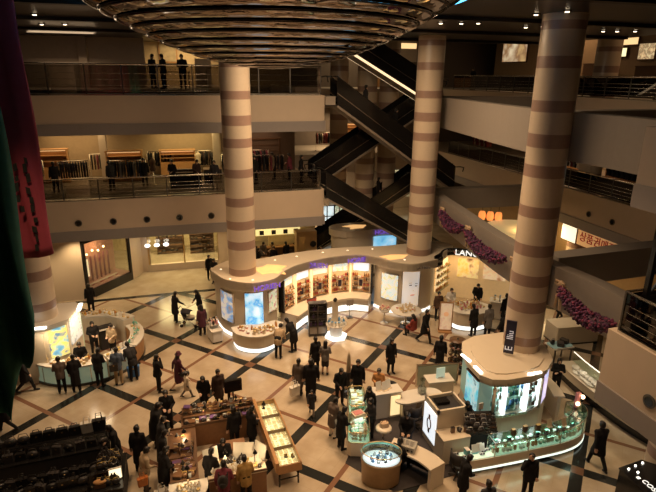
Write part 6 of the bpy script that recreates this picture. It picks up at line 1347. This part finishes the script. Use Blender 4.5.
# third level
t = thing('display_table', 'low table in the lit opening on the upper balcony', 'table', (.4, 31.5, Z3L)); MB().box((0, 0, .85), (1.4, .6, .05)).build('top', WOODD, t)
for a in (-.6, .6):
    for b_ in (-.25, .25): MB().box((a, b_, .42), (.05, .05, .83)).build('leg', WOODD, t)
t = thing('wall_picture', 'framed picture in the lit opening on the upper balcony', 'picture', (.0, 36.4, 12.6)); MB().box((0, 0, .6), (1.1, .06, 1.2)).build('frame', WOOD, t); MB().box((0, -.04, .6), (.95, .02, 1.05)).build('print', mat('print', (.4, .32, .2), .6, var=.5, scale=4), t)
t = thing('white_cabinet', 'pale cabinet behind the people on the upper balcony', 'cabinet', (1.9, 33.6, Z3L)); MB().box((0, 0, .8), (.9, .5, 1.6)).build('body', BEIGE_D, t); MB().box((0, -.26, .8), (.84, .02, 1.5)).build('door', BEIGE, t)
area_light('shop_light', (.9, 34.6, 13.7), 2.5, 110, (1, .7, .34), (0, 0, 0))
# ---------------------------------------------------------------- far right wing and far hall shops
struct(MB().box((28.5, 28, 13.2), (.2, 34, 4.5)).build('wall_right_third', mat('right_shop', (.4, .28, .17), .6)), 'rear wall of the far right third level shops')
struct(MB().box((28.5, 26, 7.5), (.2, 30, 3.2)).build('wall_right_second', mat('right_shop')if 0 else mat('right_shop_2', (.45, .34, .22), .6)), 'rear wall of the far right second level shops')
struct(MB().box((24.6, 28, 1.9), (.2, 26, 3.8)).build('wall_right_ground', mat('right_ground', (.6, .42, .22), .6)), 'rear wall of the ground level shops under the far right wing')
for k, (x, y, z, w, h, m, lab) in enumerate(((28.3, 42.0, 13.2, 3.4, 1.5, poster('r1', [(.9, .6, .25), (.35, .18, .08), (1, .8, .5)], .7, .7, 1.), 'warm stocked shop front far right on the third level, nearer the middle column'), (28.3, 36.5, 13.3, 2.2, 1.3, poster('r2', [(.8, .5, .25), (.3, .15, .1), (.9, .6, .4)], 3, .45, 2.), 'warm shop panel left of the large column on the third level'), (28.3, 30.8, 13.3, 2.0, .5, poster('r4', [(.95, .85, .4), (1, .9, .5)], 2, 1.4, 2.), 'yellow green lit panel right of the large column on the third level'), (28.3, 30.6, 14.0, 3.2, .4, WARMD, 'warm lit strip above the yellow green panel, top right'), (28.3, 28.2, 13.1, 1.2, .9, poster('r5', [(.9, .6, .3), (.3, .2, .1), (1, .75, .4)], 3, .9, 6.), 'warm lit panel at the right edge of the picture on the third level'))):
    t = thing('light_board', lab, 'lit panel', (x, y, z)); MB().box((0, 0, h / 2), (.08, w, h)).build('light_face', m, t); MB().box((.02, 0, h / 2), (.08, w + .12, h + .12)).build('frame', WOODD, t)
for k, (y, h) in enumerate(((31.5, 1.9), (27.0, 1.7), (23.0, 1.8), (18.5, 1.6))): cabinet(f'dark cabinet on the far right third level, {("beside the warm shop panel", "behind the large column", "under the yellow green panel", "at the right edge of the picture")[k]}', 27.6, y, Z3, 1.8, h, WOODD, pi / 2, False)
for k, (y, cs) in enumerate(((39.5, ('red', 'maroon', 'cream', 'red')), (29, ('white', 'black', 'grey', 'maroon')), (24.5, ('black', 'charcoal')), (20.0, ('bluegrey', 'cream', 'black', 'white')))): rack(f'clothes rack on the far right lower level, {("of red goods", "next along", "behind the large column", "under the teal light")[k]}', 24.5, y, Z2, 2.2, pi / 2, cs, 12, grp=('far right rack of red goods', 'second far right rack', 'far right rack behind the large column', 'far right rack under the teal light')[k])
cabinet('cabinet of stock on the far right lower level', 26.5, 31, Z2, 2.4, 1.9, WOOD, pi / 2); cabinet('second cabinet of stock on the far right lower level', 26.5, 26.5, Z2, 2.4, 1.9, WOOD, pi / 2)
t = thing('teal_panel', 'teal lit panel right of the large column on the lower level', 'lit panel', (23.3, 19.3, 6.6)); MB().box((0, 0, .6), (.08, 1.5, 1.2)).build('light_face', mat('teal_glow', (.5, .75, .72), emit=(.45, .8, .75), es=.5, var=.15, scale=3), t); f = MB(); f.box((0, 0, -.35), (.3, 1.4, .7)); f.build('stand', BLACKM, t)
area_light('shop_light', (26, 31, 8.8), 4, 120, (1, .62, .32), (0, 0, 0)); area_light('shop_light', (26.3, 34, 15.2), 4, 90, (1, .62, .32), (0, 0, 0)); area_light('shop_light', (26.3, 22, 15.2), 4, 70, (1, .62, .32), (0, 0, 0))
# ground level, right: round lit counter, red lettered sign
t = thing('round_lit_counter', 'pale round counter glowing warm under the far right wing', 'counter', (20.9, 28.6, 0)); MB().lathe([(1.9, 0), (1.9, 1.9), (2.1, 2.0), (2.1, 2.6), (0, 2.65)], n=40).build('drum', mat('pale_drum', (.8, .6, .34), .5, emit=(1, .7, .3), es=.35, var=.05), t); MB().lathe([(2.0, 2.65), (2.0, 2.7), (0, 2.7)], n=40).build('cap', mat('pale_drum', (.8, .6, .34)), t)
for k in range(3):
    t = thing('orange_lantern', 'orange glowing lantern over the ground level shop on the right', 'lantern', (20.0 + .45 * k, 31.4 - .3 * k, 2.55), group='orange lanterns on the right'); MB().lathe([(.0, 0), (.18, .02), (.24, .2), (.24, .42), (.18, .6), (0, .62)], n=16).build('lamp_shade', mat('lantern', (1, .35, .1), emit=(1, .3, .07), es=1.0, var=.1), t); MB().cyl((0, 0, .6), (0, 0, 1.0), .012).build('cord', BLACK, t)
t = thing('red_lettered_sign', 'pale orange lit shop sign with red characters under the far right wing', 'sign', (22.1, 22.3, 2.75)); MB().box((.1, 0, .55), (.2, 4.6, 1.1)).build('board', mat('orange_board', (.85, .5, .24), .5, emit=(1, .55, .22), es=.28, var=.05), t); text('lettering', '상품권매장', .6, mat('red_letter', (.45, .03, .02), .5, emit=(.5, .03, .02), es=.1, var=0), t, facing(Vector((-.02, .75, .5)), -1, 0), .02, 'red characters')
t = thing('white_screen', 'white glowing panel beside the red lettered sign', 'lit panel', (22.2, 25.4, 2.7)); MB().box((0, 0, .7), (.1, 1.2, 1.4)).build('light_face', mat('soft_white', (1, .9, .7), emit=(1, .88, .62), es=1.1, var=0), t); MB().box((.02, 0, .7), (.1, 1.3, 1.5)).build('frame', WOODD, t)
for k in range(2):
    t = thing('wall_spot', 'small white spot lamp under the far right fascia', 'lamp', (21.4, 20.6 + .5 * k, 3.6), group='spot lamps under the far right fascia'); MB().cyl((0, 0, .15), (-.05, 0, 0), .04, .06, n=12).build('lamp_head', BLACK, t); MB().ell((-.06, 0, -.01), .05, 8, 6).build('bulb', WHITEL, t)
area_light('shop_light', (21.5, 27, 3.5), 2, 160, (1, .68, .3), (0, 0, 0))
# escalator hall: people, stock and lamps
t = thing('lit_stall', 'bright goods stall glimpsed low between the far columns', 'stall', (20.2, 46.6, 0)); MB().box((0, -.3, .5), (2.8, .8, 1.0)).build('counter', CREAM, t); MB().box((0, .3, 2.4), (2.8, .1, 2.8)).build('back_panel', poster('stall_glow', [(.95, .9, .5), (.3, .25, .12), (1, .95, .7)], 3, 1.0, 3.), t)
rack('clothes rack in the far hall on the second level', 12.5, 43.5, Z2, 2.4, 0, ('red', 'black', 'cream', 'maroon'), 12, grp='far hall second level rack')
cabinet('cabinet in the far hall on the second level', 15, 46.8, Z2, 2.2, 1.9, WOOD); cabinet('cabinet in the far hall on the third level', 17.5, 46.8, Z3, 2.2, 1.9, WOODD)
t = thing('light_board', 'yellow lit panel in the far hall beside the second column, top level', 'lit panel', (20.6, 47.0, 14.3)); MB().box((0, 0, .2), (1.8, .08, .45)).build('light_face', WARMD, t); MB().box((0, .02, -.6), (2.0, .08, 1.1)).build('board', BEIGE_D, t)
area_light('shop_light', (13.5, 44.5, 8.8), 3, 220, (1, .7, .38), (0, 0, 0)); area_light('shop_light', (12.5, 44, 3.9), 4, 480, (1, .72, .4), (0, 0, 0)); area_light('shop_light', (15.5, 45, 15.2), 4, 150, (1, .72, .4), (0, 0, 0))
# ---------------------------------------------------------------- everybody in the hall
Pn = person
J_, C_, L_ = 'jacket', 'coat', 'longcoat'
# left kiosk
Pn(-4.94, 20.25, 10, 'person in a brown jacket with dark trousers at the green glass counter', 'hands', 1.6, (J_, 'greybrown'))
Pn(-4.42, 20.2, 5, 'person in a long black coat at the green glass counter', 'lookdown', 1.62, (L_, 'black'))
Pn(-4.35, 21.35, 185, 'person in black behind the green glass counter, half hidden by the long black coat', 'hands', 1.62, (J_, 'black'))
Pn(-4.1, 23.2, 200, 'person in black inside the left kiosk by the dark tester rack', 'hands', 1.64, (J_, 'black'))
Pn(-3.6, 20.42, -25, 'person in a black jacket leaning at the pale section of the left kiosk', 'lookdown', 1.66, (J_, 'black'))
Pn(-2.86, 20.3, -5, 'person in a blue grey jacket and khaki trousers, seen from behind', 'hands', 1.68, (J_, 'bluegrey'), ('trousers', 'khaki'))
Pn(-2.3, 20.5, 25, 'person in a dark suit bending towards the left kiosk beside a blue bag', 'lean', 1.74, (J_, 'charcoal'))
Pn(-6.3, 20.7, -95, 'person in black striding past the red and green banners', 'walk', 1.64, (C_, 'black'))
Pn(-6.35, 18.2, 90, 'person in black walking out of the left edge of the picture', 'walkb', 1.6, (C_, 'black'))
Pn(-3.3, 22.9, 150, 'person in pale clothes inside the left kiosk behind the wood counter', 'hands', 1.56, (J_, 'beige'))
Pn(-4.85, 28.0, 20, 'person in black standing alone near the orange corner window', 'stand', 1.6, (C_, 'black'))
# middle left
Pn(-.62, 25.6, -60, 'person in a black coat pushing the stroller', 'push', 1.68, (C_, 'black'))
Pn(.6, 25.95, 110, 'person in black on the far side of the stroller', 'lookdown', 1.58, (J_, 'black'), hair='longhair')
Pn(.62, 23.85, 20, 'person in a dark plum coat beside the white trolley', 'stand', 1.6, (C_, 'plum'), hair='longhair')
Pn(-1.33, 19.39, -70, 'person in black walking with a hand to the ear', 'phone', 1.66, (J_, 'black'))
Pn(-.55, 19.39, -75, 'person in a plum coat and hat walking beside a child', 'walk', 1.64, (L_, 'plum'), ('skirt', 'black'), hair='longhair', hat='plum')
Pn(-.26, 18.72, -80, 'child in a pale coat walking beside the plum coat', 'walkb', 1.1, (C_, 'cream'), ('trousers', 'grey'))
Pn(.35, 17.7, 170, 'person in black with long hair looking down behind the far stall table', 'lookdown', 1.55, (C_, 'black'), hair='longhair')
Pn(.88, 17.7, 200, 'person in a dark brown coat behind the far stall table', 'stand', 1.66, (C_, 'dkbrown'))
Pn(-.95, 16.75, 180, 'person in black at the top of the dark crowd left of the stalls', 'hands', 1.7, (C_, 'black'))
Pn(-1.35, 16.05, -80, 'person in a wide black coat in the middle of the dark crowd', 'lookdown', 1.68, (L_, 'black'), wide=1.2)
Pn(-1.15, 15.35, -80, 'person in charcoal in the dark crowd bending to the left stall table', 'lookdown', 1.6, (C_, 'charcoal'))
Pn(-1.1, 14.62, -85, 'person in black in the dark crowd beside the beige jacket', 'lookdown', 1.62, (C_, 'black'))
Pn(-1.8, 14.94, -15, 'person in a long black coat standing apart left of the dark crowd', 'stand', 1.68, (L_, 'black'))
Pn(-1.6, 13.9, -70, 'person in a beige jacket carrying an orange bag', 'lookdown', 1.62, (J_, 'beige'), ('trousers', 'greybrown'))
Pn(-1.05, 13.7, -60, 'person in black carrying a white shopping bag', 'lookdown', 1.66, (C_, 'black'))
Pn(-2.5, 15.4, 100, 'person in a black coat alone at the right end of the bag stall', 'lookdown', 1.58, (L_, 'black'))
Pn(1.2, 15.25, 20, 'person in black, the seller behind the far stall table', 'stand', 1.62, (J_, 'black'))
Pn(1.75, 15.15, -60, 'person in black reaching to the long wood table', 'hands', 1.6, (C_, 'black'))
Pn(.75, 14.3, 175, 'person in black seated inside the stalls, the seller looking down', 'sit', 1.64, (J_, 'black'))
Pn(1.25, 12.72, 5, 'person in a mustard jacket seen from behind at the front stall table', 'lookdown', 1.62, (J_, 'mustard'))
Pn(.62, 12.62, -10, 'person in a plum jacket with a black backpack at the front stall table', 'lookdown', 1.64, (J_, 'maroon'))
Pn(.28, 13.3, -30, 'person in black between the round stall end and the front stall table', 'lookdown', 1.6, (J_, 'black'))
# centre
Pn(3.7, 20.75, -30, 'person in a pale jacket bending over the low tester counter', 'lean', 1.66, (J_, 'beige'), ('trousers', 'black'))
Pn(4.5, 21.15, 40, 'person in black bending forward beside the low tester counter', 'lean', 1.72, (C_, 'black'))
Pn(5.03, 19.3, 10, 'person in black with a white scarf facing the dark rack', 'stand', 1.62, (C_, 'black'))
Pn(5.35, 18.95, -20, 'person in a grey jacket and dark skirt seen from behind', 'hands', 1.56, (J_, 'grey'), ('skirt', 'charcoal'), hair='longhair')
Pn(3.94, 17.75, -30, 'person in a grey brown coat with a pale bag in the centre', 'stand', 1.6, (L_, 'greybrown'))
Pn(4.35, 17.4, -15, 'person in a wide black coat beside the grey brown coat in the centre', 'stand', 1.72, (L_, 'black'), wide=1.15)
Pn(4.12, 16.35, 165, 'child in a dark grey coat walking in the centre', 'walk', 1.1, (C_, 'charcoal'), ('trousers', 'grey'))
Pn(5.3, 16.75, 185, 'person in black at the far end of the glass showcases', 'lookdown', 1.68, (J_, 'black'))
Pn(6.1, 16.95, 150, 'person in black next to the pointed pole sign', 'stand', 1.72, (C_, 'black'))
Pn(6.75, 16.45, 160, 'person in a peach top standing behind the glowing cabinet', 'hands', 1.54, (J_, 'orange'))
Pn(8.04, 18.36, 190, 'person with long hair in a black coat standing alone right of the centre', 'stand', 1.62, (C_, 'black'), hair='longhair')
Pn(10.35, 21.1, 30, 'person in a red top sitting by the make-up table', 'sit', 1.58, (J_, 'red'), hair='longhair')
Pn(10.6, 20.43, -150, 'person in black walking past the poster stand', 'walk', 1.74, (C_, 'black'))
Pn(10.1, 17.95, -30, 'person in a long black coat next to the tall accessory stand', 'stand', 1.68, (L_, 'black'))
Pn(11.45, 17.5, 80, 'person in black bending to the tall accessory stand', 'lean', 1.62, (C_, 'black'))
Pn(13.2, 20.45, 10, 'person in black at the fan shaped counter, left of a grey coat', 'lookdown', 1.66, (C_, 'black'))
Pn(13.8, 20.2, 5, 'person in a grey coat at the fan shaped counter', 'stand', 1.72, (C_, 'grey'))
Pn(14.1, 19.2, 0, 'person in a broad rounded black cape near the large column', 'stand', 1.74, (L_, 'black'), wide=1.4)
Pn(15.2, 20.9, 0, 'person in black, the tallest one at the corner shop', 'stand', 1.82, (C_, 'black'))
Pn(14.85, 23.0, 150, 'person in black serving beneath the yellow floral poster', 'lookdown', 1.66, (J_, 'black'))
Pn(13.15, 22.75, 165, 'person in white serving behind the fan shaped counter', 'hands', 1.62, (J_, 'white'))
Pn(12.35, 22.55, 170, 'person in dark clothes between the poster stand and the lit shelves', 'stand', 1.58, (J_, 'brown'))
# watch island
Pn(6.85, 14.0, 150, 'person in a dark suit seated at the desk island near the pale stool', 'sit', 1.72, (J_, 'black'))
Pn(6.0, 12.75, -60, 'person in black seated at the curved desk with the clear organiser', 'sit', 1.7, (J_, 'black'))
Pn(8.85, 13.75, 180, 'person in black working between the clock cabinet and the sunglasses rack', 'lookdown', 1.6, (J_, 'black'))
Pn(7.4, 11.2, -90, 'person in black walking in at the bottom of the picture', 'lookdown', 1.6, (C_, 'black'))
Pn(9.3, 10.75, 165, 'person in black with a hand at the mouth in front of the glass counter', 'phone', 1.62, (J_, 'black'))
Pn(7.5, 10.1, 0, 'person whose dark head just shows at the bottom of the picture', 'stand', 1.6, (C_, 'charcoal'))
Pn(12.29, 11.3, -10, 'person in a black coat walking away over the dark floor band', 'walk', 1.7, (C_, 'black'))
Pn(13.75, 15.2, 150, 'person in black with folded arms behind the cream service counter', 'fold', 1.62, (J_, 'black'), hair='bun')
Pn(4.5, 14.95, -60, 'person in a grey brown coat and white trousers at the front left showcase', 'lookdown', 1.56, (C_, 'greybrown'), ('trousers', 'white'))
Pn(4.6, 14.3, -70, 'person in black leaning at the front left showcase', 'lookdown', 1.62, (C_, 'black'))
Pn(6.08, 15.35, 110, 'person in a dark vest, the clerk behind the far glass showcase', 'lookdown', 1.6, (J_, 'black'))
Pn(5.8, 14.62, 100, 'person in black with a pale collar, the clerk behind the front left showcase', 'hands', 1.58, (J_, 'charcoal'))
Pn(18.4, 20.9, 100, 'person in black walking under the right garland', 'walk', 1.7, (C_, 'black'))
# cafe crowd
for k, (x, y, h, c, lab) in enumerate(((1.45, 31.2, 1.6, 'black', 'person in black just left of the left column by the shop front'), (1.7, 30.5, 1.6, 'charcoal', 'person in charcoal left of the left column near the shop front'), (3.7, 32.5, 1.62, 'black', 'person in black, first of the cafe crowd right of the left column'), (4.45, 32.9, 1.6, 'dkbrown', 'person in dark brown at the back of the cafe crowd'), (4.5, 31.8, 1.6, 'black', 'person in black at the middle cafe table'), (5.0, 33.0, 1.66, 'grey', 'person in grey standing at the cafe counter'), (5.55, 31.9, 1.6, 'navy', 'person in navy between the cafe tables'), (5.65, 32.8, 1.6, 'beige', 'person in beige in the cafe crowd'), (6.55, 32.7, 1.58, 'black', 'person in black before the honey pillar box'), (8.3, 30.2, 1.6, 'charcoal', 'person in charcoal right of the honey pillar box'))):
    Pn(x, y, (200, 150, 100, 20, 250)[k % 5], lab, ('stand', 'hands', 'lookdown')[k % 3], h, (J_, c))
for x, y, lab, p, c in ((8.5, 31.3, 'person in black walking past the rear kiosk', 'walk', 'black'), (9.6, 36.2, 'person in black on the ground far behind the escalators', 'stand', 'black'), (10.4, 37.5, 'person in black further back behind the escalators', 'walkb', 'charcoal'), (13.5, 38, 'person in maroon far behind the escalators', 'stand', 'maroon')): Pn(x, y, 160, lab, p, 1.64, (C_, c))
# balconies
for k, (x, y, c, p, lab) in enumerate(((-1.75, 31.0, 'black', 'stand', 'person in black standing beside the mannequin on the lower balcony'), (-.25, 30.1, 'black', 'hands', 'person in black behind the draped table on the lower balcony'), (1.0, 30.1, 'dkbrown', 'lookdown', 'person in dark brown near the left column on the lower balcony'), (1.95, 29.4, 'charcoal', 'stand', 'person in charcoal nearest the left column on the lower balcony'), (-6.2, 30.6, 'black', 'stand', 'person in black looking at the leftmost racks on the lower balcony'), (-3.4, 30.4, 'charcoal', 'lookdown', 'person in charcoal by the long balcony rack'), (4.4, 30.6, 'black', 'stand', 'person in black among the dark racks close to the left column'), (5.7, 31.8, 'beige', 'lookdown', 'person in a pale top among the dark racks right of the left column'), (6.5, 31.2, 'maroon', 'hands', 'person in maroon among the dark racks right of the left column'), (7.0, 30.4, 'black', 'stand', 'person in black next to the escalator head on the lower balcony'))):
    Pn(x, y, (180, 150, 210, 170, 20, 40, 100, 90, 60, 250)[k], lab, p, 1.64, (J_, c), z=5.9)
for k, (x, y, c, lab) in enumerate(((-.85, 30.7, 'black', 'person in black at the left of the lit opening on the upper balcony'), (-.3, 30.3, 'charcoal', 'person in charcoal chatting in the lit opening on the upper balcony'), (.65, 29.8, 'black', 'person in black at the right of the lit opening on the upper balcony'))):
    Pn(x, y, (230, 120, 170)[k], lab, 'hands', 1.72, (J_, c), z=11.2)
for k, (x, y, lab) in enumerate(((22.4, 38.3, 'person in black at the far right upper railing, next to the back column'), (22.5, 30.0, 'person in black at the far right upper railing, left of the large column'), (22.5, 28.2, 'person in black at the far right upper railing, closer to the large column'), (22.7, 21.5, 'person in black at the far right upper railing, right of the large column'))): Pn(x, y, 110, lab, 'hands', 1.66, (J_, 'black'), z=10.95)
for k, (q, x0, z0, x1, z1, y, c, lab) in enumerate(((.25, 8.5, 10.95, 15.9, 5.9, 28.95, 'charcoal', 'person in charcoal riding down the upper escalator'), (.5, 8.5, 10.95, 15.9, 5.9, 28.95, 'black', 'person in black riding halfway down the upper escalator'), (.4, 7.95, 5.9, 16, 10.95, 31.9, 'maroon', 'person in maroon riding up the dark escalator'), (.62, 7.2, 0, 16.6, 5.9, 33.35, 'black', 'person in black riding up the rear escalator'))):
    Pn(x0 + (x1 - x0) * q, y, -90, lab, 'stand', 1.66, (J_, c), z=z0 + (z1 - z0) * q + .12)
# things carried
handbag('tote', 'orange', -1.62, 13.55, .62, .3, 'orange shoulder bag hanging at the side of the beige jacket', None, .9)
handbag('tote', 'white', -1.12, 13.45, .02, .2, 'white shopping bag standing at the feet of the person in black', None, 1.3)
handbag('tote', 'blue', -2.35, 20.85, .02, .2, 'blue shopping bag beside the dark suit at the left kiosk', None, 1.5)
handbag('tote', 'white', 3.72, 17.45, .25, .4, 'pale shopping bag hanging beside the grey brown coat', None, 1.3)
handbag('pouch', 'black', -.3, 19.2, .62, .3, 'black handbag carried by the person in the plum coat and hat', None, 1.0)
handbag('tote', 'black', -2.95, 19.98, .85, .1, 'black bag on the shoulder of the blue grey jacket', None, 1.0)
t = thing('backpack', 'black backpack on the back of the plum jacket at the front stall table', 'backpack', (.585, 12.42, 1.0), radians(-10)); b = MB(); b.ell((0, 0, .2), (.15, .1, .21), 14, 10); b.build('body', BLACKM, t); MB().ell((0, -.09, .13), (.1, .04, .09), 12, 8).build('pocket', BLACKM, t)
for s in (-1, 1): MB().tube([(s * .1, .06, .36), (s * .12, .13, .4), (s * .12, .12, .1), (s * .1, .06, .04)], .016, 6).build('strap', BLACKM, t)
# ---------------------------------------------------------------- general lighting: warm downlights round the dome, then added fill lamps without fixtures
for k, (x, y, e) in enumerate(((-3.0, 10.5, .6), (2.6, 7.8, .9), (7.6, 9.5, 1), (8.4, 14.5, 1), (6.0, 19.0, 1.1), (1.0, 19.3, 1.1), (-3.4, 15.5, .7), (-2, 23.5, 1), (5.5, 24, 1.))):
    spot('ceiling_spot', (x, y, 13.7), (x + (3 - x) * .08, y + (17 - y) * .08, 0), 1900 * e, (1, .63, .33), 75, .9, .25)
for x, y in ((-8, 29.1), (-5.5, 29.0), (-2, 31), (2, 31.5)): spot('soffit_fill', (x, y, 3.8), (x, y, 0), 260, (1, .72, .38), 120, .8, .1)  # fills added under the balcony to brighten the walls, no fitting modelled
for x, y in ((14.8, 13), (13.6, 17.5), (16.5, 21)): spot('beam_fill', (x, y, 4.0), (x, y, 0), 200, (1, .74, .44), 120, .8, .1)  # unseen fills added below the right beams, tied to no fixture
area_light('atrium_fill', (6.3, 19.8, 13.7), 5, 1150, (1, .7, .42), (0, 0, 0))  # broad fill added at ceiling height, not a fitting
area_light('shutter_fill', (-5, 30.8, 13.7), 3, 60, (1, .7, .42), (radians(-25), 0, 0))  # fill added to lift the third level panels, no lamp there
